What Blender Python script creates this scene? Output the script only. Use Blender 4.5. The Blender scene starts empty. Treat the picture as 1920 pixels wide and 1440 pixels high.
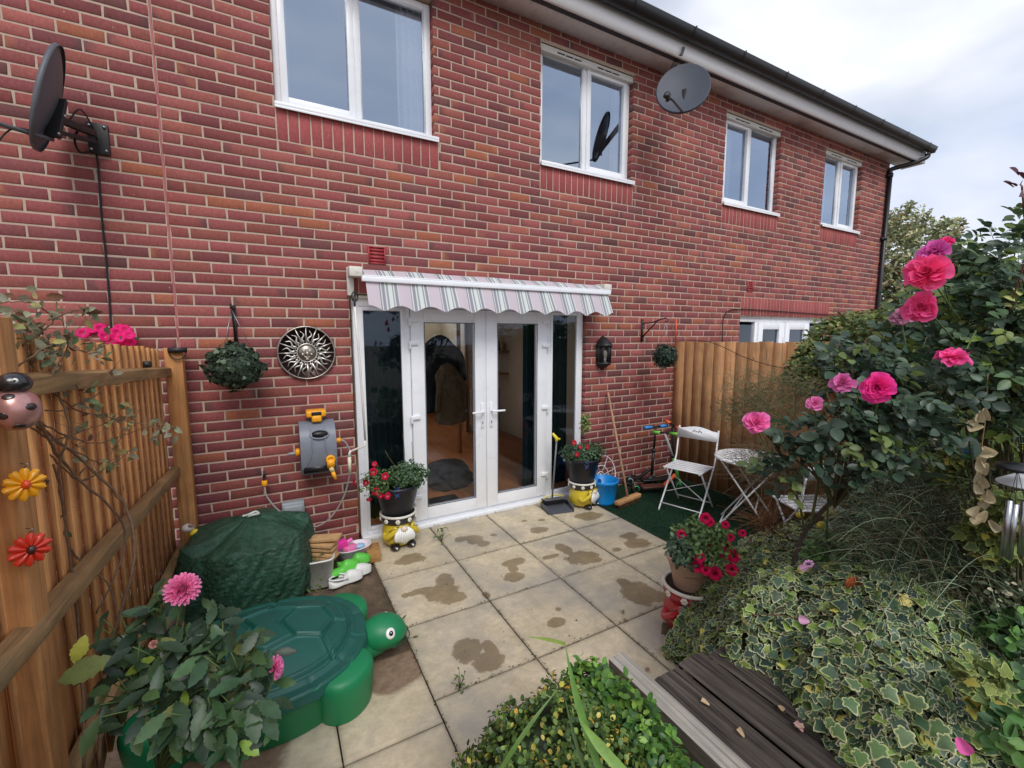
import bpy, math, random
import numpy as np
from math import pi, sin, cos, radians
rng = np.random.default_rng(7); random.seed(7)
S = bpy.context.scene
COL = S.collection
# ---------------- camera ----------------
F = 820.0; YAW = radians(28.65); PIT = radians(6.5); H = 1.755
cy_, sy_ = cos(YAW), sin(YAW)
W = np.array([sy_*cos(PIT), cy_*cos(PIT), -sin(PIT)]); R = np.array([cy_, -sy_, 0.0]); U = np.cross(R, W)
cd = bpy.data.cameras.new('camera'); cam = bpy.data.objects.new('camera', cd); COL.objects.link(cam)
cd.sensor_width = 36; cd.lens = F/1920*36; cd.clip_end = 500; cd.clip_start = 0.02
import mathutils
cam.matrix_world = mathutils.Matrix([[R[0],U[0],-W[0],0],[R[1],U[1],-W[1],0],[R[2],U[2],-W[2],H],[0,0,0,1]])
S.camera = cam
def ray(x, y): return W+R*(x-960)/F-U*(y-720)/F
O3 = np.array([0,0,H])
def dp(x, y, d): return O3+ray(x,y)*d                      # point at depth d
def at(x, y, Y=3.75): d = ray(x,y); return O3+d*(Y/d[1])    # point on the plane y = Y
def gnd(x, y, z=0): d = ray(x,y); return O3+d*((z-H)/d[2])
# ---------------- light ----------------
SUN_EL, SUN_AZ = radians(48), radians(190)   # azimuth from +y clockwise: behind the camera, to the left
w = bpy.data.worlds.new('World'); S.world = w; w.use_nodes = True
nt = w.node_tree; nt.nodes.clear()
N = nt.nodes.new; Lk = nt.links.new
out = N('ShaderNodeOutputWorld'); mix = N('ShaderNodeMixShader'); b1 = N('ShaderNodeBackground'); b2 = N('ShaderNodeBackground')
sky = N('ShaderNodeTexSky'); sky.sky_type = 'NISHITA'; sky.sun_disc = False; sky.sun_elevation = SUN_EL; sky.sun_rotation = SUN_AZ
sky.air_density = 1.2; sky.dust_density = 2.0
b1.inputs[1].default_value = 0.075; Lk(sky.outputs[0], b1.inputs[0])
tc = N('ShaderNodeTexCoord'); mp = N('ShaderNodeMapping'); mp.inputs['Scale'].default_value = (1, 1, 2.2); mp.inputs['Location'].default_value = (.35, .1, .2)
Lk(tc.outputs['Generated'], mp.inputs[0])
n1 = N('ShaderNodeTexNoise'); n1.inputs['Scale'].default_value = 2.1; n1.inputs['Detail'].default_value = 5; n1.inputs['Roughness'].default_value = .5; n1.inputs['Distortion'].default_value = .3
Lk(mp.outputs[0], n1.inputs['Vector'])
r1 = N('ShaderNodeValToRGB'); r1.color_ramp.elements[0].position = .36; r1.color_ramp.elements[1].position = .68
r1.color_ramp.elements[0].color = (.44,.50,.63,1); r1.color_ramp.elements[1].color = (.76,.76,.78,1)
Lk(n1.outputs['Fac'], r1.inputs[0]); Lk(r1.outputs[0], b2.inputs[0]); b2.inputs[1].default_value = 0.84
n2 = N('ShaderNodeTexNoise'); n2.inputs['Scale'].default_value = 1.7; n2.inputs['Detail'].default_value = 4; Lk(mp.outputs[0], n2.inputs['Vector'])
r2 = N('ShaderNodeValToRGB'); r2.color_ramp.elements[0].position = .36; r2.color_ramp.elements[1].position = .5
r2.color_ramp.elements[0].color = (.55,.55,.55,1); r2.color_ramp.elements[1].color = (.97,.97,.97,1)
Lk(n2.outputs['Fac'], r2.inputs[0]); Lk(r2.outputs[0], mix.inputs[0])
Lk(b1.outputs[0], mix.inputs[1]); Lk(b2.outputs[0], mix.inputs[2]); Lk(mix.outputs[0], out.inputs[0])
sd = bpy.data.lights.new('sun', 'SUN'); sd.energy = 1.05; sd.angle = radians(28); sd.color = (1, .965, .92)
so = bpy.data.objects.new('sun', sd); COL.objects.link(so)
sv = mathutils.Vector((sin(SUN_AZ)*cos(SUN_EL), cos(SUN_AZ)*cos(SUN_EL), sin(SUN_EL)))
so.rotation_euler = sv.to_track_quat('Z', 'Y').to_euler()
S.view_settings.view_transform = 'Standard'; S.view_settings.look = 'None'; S.view_settings.gamma = 1
S.view_settings.exposure = 0.86
S.render.engine = 'CYCLES'
S.cycles.max_bounces = 8; S.cycles.transparent_max_bounces = 12
# ---------------- helpers ----------------
def c(r, g, b):
    f = lambda v: (v/255/12.92) if v <= 10.3 else ((v/255+.055)/1.055)**2.4
    return (f(r), f(g), f(b))
def nrm(v): v = np.asarray(v, float); return v/(np.linalg.norm(v, axis=-1, keepdims=True)+1e-12)
def RX(a): return np.array([[1,0,0],[0,cos(a),-sin(a)],[0,sin(a),cos(a)]])
def RY(a): return np.array([[cos(a),0,sin(a)],[0,1,0],[-sin(a),0,cos(a)]])
def RZ(a): return np.array([[cos(a),-sin(a),0],[sin(a),cos(a),0],[0,0,1]])
def frame(n, t=None):
    n = nrm(n); t = np.array([0,0,1.]) if t is None else np.asarray(t, float)
    if abs(n@nrm(t)) > .97: t = np.array([0,1.,0]) if abs(n[1]) < .9 else np.array([1.,0,0])
    x = nrm(np.cross(t, n)); y = np.cross(n, x); return np.stack([x, y, n], 1)   # columns: x, y(up), n
class MB:
    def __init__(s): s.V=[]; s.C=[]; s.L=[]; s.K=[]; s.n=0
    def add(s, V, Fc, col=(1,1,1), M=None, T=None):
        V = np.asarray(V, float).reshape(-1,3)
        if M is not None: V = V@np.asarray(M).T
        if T is not None: V = V+np.asarray(T)
        col = np.asarray(col, float)
        if col.ndim == 1: col = np.tile(col[:3], (len(V),1))
        s.V.append(V); s.C.append(col)
        if isinstance(Fc, np.ndarray):
            s.L.append((Fc+s.n).ravel()); s.K.append(np.full(len(Fc), Fc.shape[1]))
        else:
            s.L.append(np.array([i for f in Fc for i in f], int)+s.n); s.K.append(np.array([len(f) for f in Fc]))
        s.n += len(V); return s
    def box(s, x0, x1, y0, y1, z0, z1, col=(1,1,1), M=None, T=None):
        V = [(x0,y0,z0),(x1,y0,z0),(x1,y1,z0),(x0,y1,z0),(x0,y0,z1),(x1,y0,z1),(x1,y1,z1),(x0,y1,z1)]
        return s.add(V, np.array([(0,3,2,1),(4,5,6,7),(0,1,5,4),(1,2,6,5),(2,3,7,6),(3,0,4,7)]), col, M, T)
    def bar(s, a, b, w_, t_=None, col=(1,1,1), up=(0,0,1)):
        a = np.asarray(a,float); b = np.asarray(b,float); t_ = t_ or w_; L = np.linalg.norm(b-a)
        Fm = frame(b-a, up); return s.box(-w_/2,w_/2,-t_/2,t_/2,0,L,col,Fm,a)
    def tube(s, pts, r, seg=8, col=(1,1,1), closed=False, cap=True):
        P = np.asarray(pts, float); n = len(P); r = np.broadcast_to(np.asarray(r,float), (n,))
        Tn = np.zeros_like(P)
        Tn[1:-1] = P[2:]-P[:-2]; Tn[0] = P[1]-P[0]; Tn[-1] = P[-1]-P[-2]
        if closed: Tn[0] = P[1]-P[-1]; Tn[-1] = P[0]-P[-2]
        Tn = nrm(Tn); A = frame(Tn[0])[:,0]; V = []; an = np.arange(seg)*2*pi/seg
        for i in range(n):
            A = A-Tn[i]*(A@Tn[i]); A = A/np.linalg.norm(A); B = np.cross(Tn[i], A)
            V.append(P[i]+r[i]*(np.cos(an)[:,None]*A+np.sin(an)[:,None]*B))
        Fc = []
        m = n if closed else n-1
        for i in range(m):
            k = (i+1) % n
            for j in range(seg): Fc.append((i*seg+j, i*seg+(j+1)%seg, k*seg+(j+1)%seg, k*seg+j))
        if cap and not closed: Fc.append(tuple(range(seg))[::-1]); Fc.append(tuple((n-1)*seg+j for j in range(seg)))
        return s.add(np.concatenate(V), Fc, col)
    def lathe(s, prof, seg=32, col=(1,1,1), M=None, T=None, wob=None):
        V = []; an = np.arange(seg)*2*pi/seg
        for r, z in prof: V.append(np.stack([r*np.cos(an), r*np.sin(an), np.full(seg, z)],1))
        V = np.concatenate(V); Fc = []
        for i in range(len(prof)-1):
            for j in range(seg): Fc.append((i*seg+j, i*seg+(j+1)%seg, (i+1)*seg+(j+1)%seg, (i+1)*seg+j))
        if prof[0][0] > 1e-4: Fc.append(tuple(range(seg))[::-1])
        if prof[-1][0] > 1e-4: Fc.append(tuple((len(prof)-1)*seg+j for j in range(seg)))
        if wob is not None: V = wob(V)
        return s.add(V, Fc, col, M, T)
    def grid(s, P, col=(1,1,1), cu=False, cv=False, M=None, T=None):   # P: (nu,nv,3)
        nu, nv = P.shape[:2]; I = np.arange(nu*nv).reshape(nu,nv)
        if cu: I = np.concatenate([I, I[:1]],0)
        if cv: I = np.concatenate([I, I[:,:1]],1)
        Fc = np.stack([I[:-1,:-1].ravel(), I[1:,:-1].ravel(), I[1:,1:].ravel(), I[:-1,1:].ravel()],1)
        if not isinstance(col, tuple): col = np.asarray(col).reshape(-1,3)
        return s.add(P.reshape(-1,3), Fc, col, M, T)
    def ball(s, ctr, r, col=(1,1,1), nu=14, nv=20, M=None):
        r = np.broadcast_to(np.asarray(r,float),(3,)); u = np.linspace(0.001,pi-.001,nu)[:,None]; v = (np.arange(nv)*2*pi/nv)[None]
        P = np.stack([np.sin(u)*np.cos(v)*r[0], np.sin(u)*np.sin(v)*r[1], -np.cos(u)*r[2]+0*v],-1)
        return s.grid(P, col, cv=True, M=M, T=ctr)
    def prism(s, pts, y0, y1, col=(1,1,1), M=None, T=None):  # outline in x,z extruded along y
        n = len(pts); V = [(x,y0,z) for x,z in pts]+[(x,y1,z) for x,z in pts]
        Fc = [tuple(range(n)), tuple(range(2*n-1,n-1,-1))]+[((i+1)%n, i, n+i, n+(i+1)%n) for i in range(n)]
        return s.add(V, Fc, col, M, T)
    def leaves(s, tm, P, Nn, Y, sc, col, rim=None, wid=None):
        """tm=(verts,faces,rimmask); P positions, Nn normals, Y growth dirs, sc sizes, col (n,3)"""
        tv, tf, rm = tm; n = len(P)
        if n == 0: return s
        P = np.asarray(P,float); Nn = nrm(Nn); Y = np.asarray(Y,float); Y = Y-Nn*(Y*Nn).sum(1,keepdims=True); Y = nrm(Y+1e-6)
        X = np.cross(Y, Nn); sc = np.broadcast_to(sc,(n,)); wd = np.broadcast_to(1. if wid is None else wid,(n,))
        V = P[:,None]+sc[:,None,None]*(tv[None,:,0:1]*X[:,None]*wd[:,None,None]+tv[None,:,1:2]*Y[:,None]+tv[None,:,2:3]*Nn[:,None])
        m = len(tv); col = np.broadcast_to(np.asarray(col,float),(n,3)); C = np.repeat(col[:,None],m,1)
        if rim is not None: rim = np.broadcast_to(np.asarray(rim,float),(n,3)); C = C*(1-rm[None,:,None])+rim[:,None]*rm[None,:,None]
        Fc = (tf[None]+(np.arange(n)*m)[:,None,None]).reshape(-1,tf.shape[1])
        return s.add(V.reshape(-1,3), Fc, C.reshape(-1,3))
    def build(s, name, m, parent=None, smooth=False, bevel=0, sub=0, loc=None):
        V = np.concatenate(s.V); C = np.concatenate(s.C); Lp = np.concatenate(s.L).astype(np.int32); K = np.concatenate(s.K)
        off = np.zeros(3)
        o_ = parent
        while o_ is not None: off = off+np.array(o_.location); o_ = o_.parent
        if loc is not None: off = off+np.array(loc)
        V = V-off
        me = bpy.data.meshes.new(name); me.vertices.add(len(V)); me.vertices.foreach_set('co', V.astype(np.float32).ravel())
        me.loops.add(len(Lp)); me.loops.foreach_set('vertex_index', Lp)
        me.polygons.add(len(K)); st = np.concatenate([[0],np.cumsum(K)[:-1]]).astype(np.int32); me.polygons.foreach_set('loop_start', st)
        if smooth: me.polygons.foreach_set('use_smooth', np.ones(len(K),bool))
        me.update(calc_edges=True)
        a = me.color_attributes.new('Col', 'FLOAT_COLOR', 'POINT')
        a.data.foreach_set('color', np.concatenate([C, np.ones((len(C),1))],1).astype(np.float32).ravel())
        me.materials.append(m); me.validate()
        o = bpy.data.objects.new(name, me); COL.objects.link(o)
        if parent is not None: o.parent = parent
        if loc is not None: o.location = loc
        if bevel:
            b = o.modifiers.new('bevel','BEVEL'); b.width = bevel; b.segments = 2; b.limit_method = 'ANGLE'; b.angle_limit = radians(40)
        if sub:
            b = o.modifiers.new('subd','SUBSURF'); b.levels = sub; b.render_levels = sub
        return o
def thing(name, label, cat, loc=(0,0,0), group=None):
    o = bpy.data.objects.new(name, None); COL.objects.link(o); o.location = tuple(float(v) for v in loc); o.empty_display_size = .05
    return tag(o, label, cat, group)
def tag(o, label, cat, group=None, kind=None):
    o['label'] = label; o['category'] = cat
    if group: o['group'] = group
    if kind: o['kind'] = kind
    return o
def struct(o): o['kind'] = 'structure'; return o
def bez(a, b, c_, n=12):
    t = np.linspace(0,1,n)[:,None]; a,b,c_ = map(lambda v: np.asarray(v,float),(a,b,c_)); return a*(1-t)**2+b*2*t*(1-t)+c_*t*t
def crom(P, n=8):
    P = [np.asarray(p,float) for p in P]; P = [2*P[0]-P[1]]+P+[2*P[-1]-P[-2]]; o = []
    for i in range(1,len(P)-2):
        for t in np.linspace(0,1,n,endpoint=False):
            a,b,c_,d = P[i-1:i+3]; o.append(.5*((2*b)+(c_-a)*t+(2*a-5*b+4*c_-d)*t*t+(-a+3*b-3*c_+d)*t**3))
    o.append(P[-2]); return np.array(o)
# ---------------- materials ----------------
def newmat(name):
    m = bpy.data.materials.new(name); m.use_nodes = True; t = m.node_tree; return m, t, t.nodes['Principled BSDF']
def lk(t, a, b): t.links.new(a, b)
def nz(t, scale, detail=4, rough=.55, vec=None, dist=0):
    n = t.nodes.new('ShaderNodeTexNoise'); n.inputs['Scale'].default_value = scale; n.inputs['Detail'].default_value = detail
    n.inputs['Roughness'].default_value = rough; n.inputs['Distortion'].default_value = dist
    if vec is not None: lk(t, vec, n.inputs['Vector'])
    return n
def ramp(t, src, p0, p1, c0=(0,0,0), c1=(1,1,1)):
    r = t.nodes.new('ShaderNodeValToRGB'); e = r.color_ramp.elements; e[0].position = p0; e[1].position = p1
    e[0].color = (*c0,1); e[1].color = (*c1,1); lk(t, src, r.inputs[0]); return r
def mixc(t, mode='MIX', fac=None, a=None, b=None):
    m = t.nodes.new('ShaderNodeMix'); m.data_type = 'RGBA'; m.blend_type = mode
    for k, v in ((0,fac),(6,a),(7,b)):
        if v is None: continue
        if hasattr(v,'links') or hasattr(v,'is_output'): lk(t, v, m.inputs[k])
        else: m.inputs[k].default_value = v if k == 0 else (*v,1)
    return m
def objco(t, scale=(1,1,1)):
    tc = t.nodes.new('ShaderNodeTexCoord'); mp = t.nodes.new('ShaderNodeMapping'); mp.inputs['Scale'].default_value = scale
    lk(t, tc.outputs['Object'], mp.inputs[0]); return mp.outputs[0]
def bump(t, b, src, strength=.3, dist=.01):
    n = t.nodes.new('ShaderNodeBump'); n.inputs['Strength'].default_value = strength; n.inputs['Distance'].default_value = dist
    lk(t, src, n.inputs['Height'])
    if b.inputs['Normal'].is_linked: lk(t, b.inputs['Normal'].links[0].from_socket, n.inputs['Normal'])
    lk(t, n.outputs[0], b.inputs['Normal']); return n
def pmat(name, col, rough=.5, metal=0, var=.12, scale=25, bs=0, bscale=150, dirt=None, dscale=6, dpos=(.5,.7), stretch=(1,1,1), spec=None):
    """colour varied by noise, optional dirt colour patches and bump"""
    m, t, b = newmat(name); v = objco(t, stretch)
    n = nz(t, scale, 5, .6, v); lo = tuple(x*(1-var) for x in col); hi = tuple(min(1,x*(1+var)) for x in col)
    r = ramp(t, n.outputs['Fac'], .3, .7, lo, hi); o = r.outputs[0]
    if dirt is not None:
        d = nz(t, dscale, 6, .65, v); dr = ramp(t, d.outputs['Fac'], dpos[0], dpos[1]); o = mixc(t, 'MIX', dr.outputs[0], o, dirt).outputs[2]
    lk(t, o, b.inputs['Base Color']); b.inputs['Metallic'].default_value = metal
    rr = t.nodes.new('ShaderNodeMapRange'); rr.inputs[3].default_value = max(0,rough-.08); rr.inputs[4].default_value = min(1,rough+.1); lk(t, n.outputs['Fac'], rr.inputs[0]); lk(t, rr.outputs[0], b.inputs['Roughness'])
    if bs: bump(t, b, nz(t, bscale, 4, .6, v).outputs['Fac'], bs, .004)
    if spec is not None: b.inputs['Specular IOR Level'].default_value = spec
    return m
def vmat(name, rough=.5, transl=0, var=.15, scale=60, bs=0, bscale=200, spec=.5, metal=0, coat=0):
    """colour from the mesh's own colour attribute, varied by noise"""
    m, t, b = newmat(name); a = t.nodes.new('ShaderNodeAttribute'); a.attribute_name = 'Col'; v = objco(t)
    n = nz(t, scale, 4, .6, v); r = ramp(t, n.outputs['Fac'], .3, .7, (1-var,)*3, (1+var,)*3)
    x = mixc(t, 'MULTIPLY', 1.0, a.outputs['Color'], r.outputs[0]); lk(t, x.outputs[2], b.inputs['Base Color'])
    b.inputs['Roughness'].default_value = rough; b.inputs['Specular IOR Level'].default_value = spec; b.inputs['Metallic'].default_value = metal
    b.inputs['Coat Weight'].default_value = coat
    if bs: bump(t, b, nz(t, bscale, 4, .6, v).outputs['Fac'], bs, .003)
    if transl:
        tr = t.nodes.new('ShaderNodeBsdfTranslucent'); lk(t, x.outputs[2], tr.inputs[0]); ms = t.nodes.new('ShaderNodeMixShader'); ms.inputs[0].default_value = transl
        lk(t, b.outputs[0], ms.inputs[1]); lk(t, tr.outputs[0], ms.inputs[2]); lk(t, ms.outputs[0], t.nodes['Material Output'].inputs[0])
    return m
def woodmat(name, dark, light, grain=(60,60,3), rough=.7, green=0, knots=False, bs=.35):
    m, t, b = newmat(name); v = objco(t, grain); a = t.nodes.new('ShaderNodeAttribute'); a.attribute_name = 'Col'
    n = nz(t, 1.0, 6, .65, v, .6); r = ramp(t, n.outputs['Fac'], .3, .72, dark, light)
    v2 = objco(t); n2 = nz(t, 3.0, 5, .6, v2); r2 = ramp(t, n2.outputs['Fac'], .35, .7, (.72,.72,.72), (1.15,1.15,1.15))
    x = mixc(t, 'MULTIPLY', 1.0, r.outputs[0], r2.outputs[0]); x = mixc(t, 'MULTIPLY', 1.0, x.outputs[2], a.outputs['Color'])
    if green:
        g = nz(t, 5.0, 6, .7, v2); gr = ramp(t, g.outputs['Fac'], .5, .72, (0,0,0), (green,)*3); x = mixc(t, 'MIX', gr.outputs[0], x.outputs[2], c(128,122,92))
    if knots:
        vo = t.nodes.new('ShaderNodeTexVoronoi'); vo.inputs['Scale'].default_value = 1.0; lk(t, objco(t,(7,7,3.5)), vo.inputs['Vector'])
        kr = ramp(t, vo.outputs['Distance'], .04, .09, (1,1,1), (0,0,0)); x = mixc(t, 'MIX', kr.outputs[0], x.outputs[2], tuple(k*.45 for k in dark))
    lk(t, x.outputs[2], b.inputs['Base Color']); b.inputs['Roughness'].default_value = rough; b.inputs['Specular IOR Level'].default_value = .25
    bump(t, b, n.outputs['Fac'], bs, .004); return m
M_leaf = vmat('leaf', .42, .22, .18, 40, spec=.45); M_leafd = vmat('leaf_matt', .62, .18, .2, 50, spec=.3)
M_pet = vmat('petal', .55, .35, .10, 60, spec=.2)
M_stem = vmat('stem', .7, 0, .25, 80, .3, 120, spec=.25)
M_v = vmat('painted', .45, 0, .08, 30); M_vgloss = vmat('glazed_paint', .22, 0, .10, 25, spec=.6, coat=.3)
M_plas = vmat('plastic', .4, 0, .07, 14, .06, 300)
M_white = pmat('white_upvc', c(238,240,244), .28, var=.03, scale=6, dirt=c(206,206,200), dscale=5, dpos=(.65,1))
M_wmetal = pmat('white_painted_metal', c(232,234,236), .4, var=.05, scale=20, dirt=c(168,150,130), dscale=30, dpos=(.66,.8))
M_black = pmat('black_plastic', c(30,31,34), .38, var=.2, scale=30)
M_bmetal = pmat('black_metal', c(34,33,34), .45, var=.3, scale=60, bs=.15, dirt=c(80,52,40), dscale=20, dpos=(.62,.78))
M_rubber = pmat('rubber', c(26,26,27), .75, var=.2)
M_steel = pmat('steel', c(170,172,175), .3, metal=1, var=.1)
M_vsilver = vmat('antique_metal', .33, 0, .2, 40, .2, 90, metal=.85)
M_fpost = woodmat('fence_post_wood', c(164,112,66), c(222,162,104), (50,50,2.5), green=.25)
M_fboard = woodmat('fence_board_wood', c(178,122,74), c(230,170,112), (120,120,4.5), green=.22, bs=.7, knots=True)
M_frail = woodmat('fence_rail_wood', c(128,102,70), c(190,152,106), (50,3,50), green=.6)
M_fright = woodmat('closeboard_wood', c(158,114,78), c(212,164,120), (110,110,4), knots=True, green=.15, bs=.6)
M_deck = woodmat('weathered_deck', c(22,19,18), c(112,102,94), (34,1.3,40), bs=.9)
M_beam = woodmat('grooved_timber', c(118,112,104), c(188,182,172), (120,1.5,60), bs=.8)
M_twood = woodmat('offcut_wood', c(186,140,94), c(236,196,144), (12,90,90), bs=.2)
# ---------------- the ground ----------------
m_soil, t, b = newmat('soil'); v = objco(t); n = nz(t, 9, 8, .7, v); r = ramp(t, n.outputs['Fac'], .3, .75, c(84,70,56), c(138,116,94))
g = nz(t, 4, 6, .7, v); gr = ramp(t, g.outputs['Fac'], .52, .66, (0,0,0), (.8,)*3); x = mixc(t, 'MIX', gr.outputs[0], r.outputs[0], c(78,82,52))
lk(t, x.outputs[2], b.inputs['Base Color']); b.inputs['Roughness'].default_value = .95; bump(t, b, nz(t, 60, 8, .75, v).outputs['Fac'], .9, .02)
mb = MB(); mb.box(-60, 60, -60, 60, -.6, -.035); struct(mb.build('ground', m_soil))
# bare soil strip beside the paving, uneven
nx, ny = 90, 120; X, Y = np.meshgrid(np.linspace(-.9,.66,nx), np.linspace(1.2,3.76,ny), indexing='ij')
Z = -.02+.012*np.sin(X*9+2)*np.cos(Y*7)+.008*np.sin(X*31+Y*23)+.004*rng.standard_normal(X.shape); Z[X>.57] = -.03
mb = MB(); mb.grid(np.stack([X,Y,Z],-1)); struct(mb.build('soil_bed', m_soil, smooth=True))
# paving: riven slabs, wet patches and soil creeping over as shape masks carried by the mesh
m_pav, t, b = newmat('riven_paving'); v = objco(t)
a = t.nodes.new('ShaderNodeAttribute'); a.attribute_name = 'Col'; sp = t.nodes.new('ShaderNodeSeparateColor'); lk(t, a.outputs['Color'], sp.inputs[0])
n = nz(t, 3.2, 8, .68, v); r = ramp(t, n.outputs['Fac'], .28, .72, c(188,174,146), c(228,213,184))
n2 = nz(t, 22, 8, .75, v); r2 = ramp(t, n2.outputs['Fac'], .3, .7, (.76,.76,.77), (1.10,1.09,1.07)); x = mixc(t,'MULTIPLY',1.0,r.outputs[0],r2.outputs[0])
n4 = nz(t, 1.9, 5, .6, v); r4 = ramp(t, n4.outputs['Fac'], .46, .66); x = mixc(t,'MIX',r4.outputs[0],x.outputs[2],c(168,160,148))
ft = nz(t, 110, 3, .7, v); fr = ramp(t, ft.outputs['Fac'], .62, .72, (1,1,1), (.72,.68,.62)); x = mixc(t,'MULTIPLY',1.0,x.outputs[2],fr.outputs[0])
mu = t.nodes.new('ShaderNodeMath'); mu.operation = 'MULTIPLY'; lk(t, sp.outputs[2], mu.inputs[0]); mu.inputs[1].default_value = 1; x = mixc(t,'MULTIPLY',1.0,x.outputs[2],None)
cb = t.nodes.new('ShaderNodeCombineColor'); [lk(t, sp.outputs[2], cb.inputs[i]) for i in range(3)]; lk(t, cb.outputs[0], x.inputs[7])
n3 = nz(t, 11, 8, .72, v)
def edge(src, width=.04, amt=.5):
    s1 = t.nodes.new('ShaderNodeMath'); s1.operation='MULTIPLY_ADD'; lk(t, n3.outputs['Fac'], s1.inputs[0]); s1.inputs[1].default_value = amt; lk(t, src, s1.inputs[2])
    return ramp(t, s1.outputs[0], .5+amt/2-width, .5+amt/2+width)
wet = edge(sp.outputs[0], .035, .95); xw = mixc(t,'MIX',wet.outputs[0],x.outputs[2],None)
dk = mixc(t,'MULTIPLY',1.0,x.outputs[2],(.52,.47,.39)); lk(t, dk.outputs[2], xw.inputs[7])
soil = edge(sp.outputs[1], .05, .5); rs = ramp(t, n2.outputs['Fac'], .3, .7, c(112,92,74), c(156,132,108)); xs = mixc(t,'MIX',soil.outputs[0],xw.outputs[2],rs.outputs[0])
lk(t, xs.outputs[2], b.inputs['Base Color'])
rr = ramp(t, wet.outputs[0], 0, 1, (.85,)*3, (.38,)*3); lk(t, rr.outputs[0], b.inputs['Roughness']); b.inputs['Specular IOR Level'].default_value = .35
vo = nz(t, 6.5, 8, .62, v, 1.2); bump(t, b, vo.outputs['Fac'], .55, .012); bump(t, b, n2.outputs['Fac'], .35, .006)
STAINS = [(.864,3.24,.115,.075),(1.43,3.31,.075,.09),(1.33,3.36,.05,.05),(1.47,3.2,.06,.05),(1.62,3.30,.03,.03),(2.02,3.2,.09,.06),(2.155,3.36,.035,.025),(2.62,3.21,.13,.09),(2.54,3.26,.07,.05),
 (.93,2.70,.13,.10),(.80,2.78,.12,.035),(1.0,2.82,.06,.10),(.97,2.60,.10,.06),(1.55,2.81,.10,.05),(1.45,2.63,.08,.06),(1.50,2.73,.04,.05),(2.02,2.80,.06,.10),(2.07,2.62,.14,.09),(1.86,2.75,.08,.03),(2.13,2.54,.06,.04),
 (2.66,2.72,.08,.06),(2.62,2.58,.11,.09),(2.39,2.58,.04,.03),(2.11,2.04,.13,.13),(2.10,2.19,.05,.06),(2.18,1.96,.08,.06),(1.44,2.06,.06,.045),(1.52,2.16,.02,.02),(.87,2.10,.09,.10),(.93,1.98,.09,.08),(.98,2.05,.04,.08),(1.18,2.53,.025,.04),(.70,2.78,.03,.03),(2.0,3.42,.03,.02)]
def slab(mb, x0, x1, y0, y1, hshift, soilf=None, res=.0115):
    g_ = .0035; x0 += g_; x1 -= g_; y0 += g_; y1 -= g_
    nx = max(4,int((x1-x0)/res)); ny = max(4,int((y1-y0)/res)); X, Y = np.meshgrid(np.linspace(x0,x1,nx), np.linspace(y0,y1,ny), indexing='ij')
    e = np.minimum(np.minimum(X-x0, x1-X), np.minimum(Y-y0, y1-Y)); Z = hshift+.0*X - .006*np.exp(-e/.004)-.0
    wt = np.zeros_like(X)
    for sx, sy, a_, b_ in STAINS:
        d = np.sqrt(((X-sx)/a_)**2+((Y-sy)/b_)**2); wt = np.maximum(wt, np.clip(1-.5*d, 0, 1))
    sl = np.zeros_like(X) if soilf is None else soilf(X, Y)
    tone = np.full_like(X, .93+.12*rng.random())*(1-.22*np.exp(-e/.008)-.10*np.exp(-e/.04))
    C = np.stack([wt, sl, tone], -1); mb.grid(np.stack([X,Y,Z],-1), C)
    # edges down
    for P_ in (np.stack([X[:,0],Y[:,0],Z[:,0]],-1), np.stack([X[:,-1],Y[:,-1],Z[:,-1]],-1), np.stack([X[0],Y[0],Z[0]],-1), np.stack([X[-1],Y[-1],Z[-1]],-1)):
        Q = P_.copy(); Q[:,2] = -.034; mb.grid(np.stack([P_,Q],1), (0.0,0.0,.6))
mb = MB(); xs_ = [.595,1.175,1.745,2.31,2.865]; ys_ = [.05,.69,1.28,1.87,2.46,3.05,3.735]
for i in range(4):
    for j in range(6): slab(mb, xs_[i], xs_[i+1], ys_[j], ys_[j+1], .001*rng.standard_normal())
sf = lambda X, Y: np.clip((Y-(2.14+.03*np.sin(X*22)))*4+.5, 0, 1)+np.clip((X-.5)*0,0,1)
sf2 = lambda X, Y: np.clip((.02-X)*2.5+.3, 0, 1)+np.clip((Y-1.93)*3,0,1)
slab(mb, .163, .595, 1.737, 2.27, 0, lambda X,Y: np.clip((Y-(2.10+.10*np.sin(X*9+.5)))*3.5+.5,0,1)); slab(mb, -.42, .163, 1.737, 2.1, 0, sf2)
for i in range(2): 
    slab(mb, [-.42,.163][i], [.163,.595][i], 1.15, 1.737, .001)
    slab(mb, [-.42,.163][i], [.163,.595][i], .6, 1.15, 0)
struct(mb.build('patio', m_pav, smooth=True))
mb = MB(); mb.box(.60, 2.87, 0, 3.745, -.034, -.012, (1,1,1)); mb.box(-.41,.60,.6,2.0,-.034,-.012); struct(mb.build('paving_bed', pmat('joint_dirt', c(62,52,42), .95, var=.4, scale=30, bs=.5, dirt=c(60,66,38), dscale=5)))
n_ = 1500; P = np.stack([rng.uniform(.6,2.85,n_), rng.uniform(.7,3.72,n_), np.full(n_,.003)],1); jx_ = rng.random(n_)<.55; P[jx_,0] = np.array([.595,1.175,1.745,2.31,2.862])[rng.integers(0,5,jx_.sum())]+rng.normal(0,.007,jx_.sum()); jy_ = (~jx_)&(rng.random(n_)<.75); P[jy_,1] = np.array([1.28,1.87,2.46,3.05,3.73])[rng.integers(0,5,jy_.sum())]+rng.normal(0,.007,jy_.sum())
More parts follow.
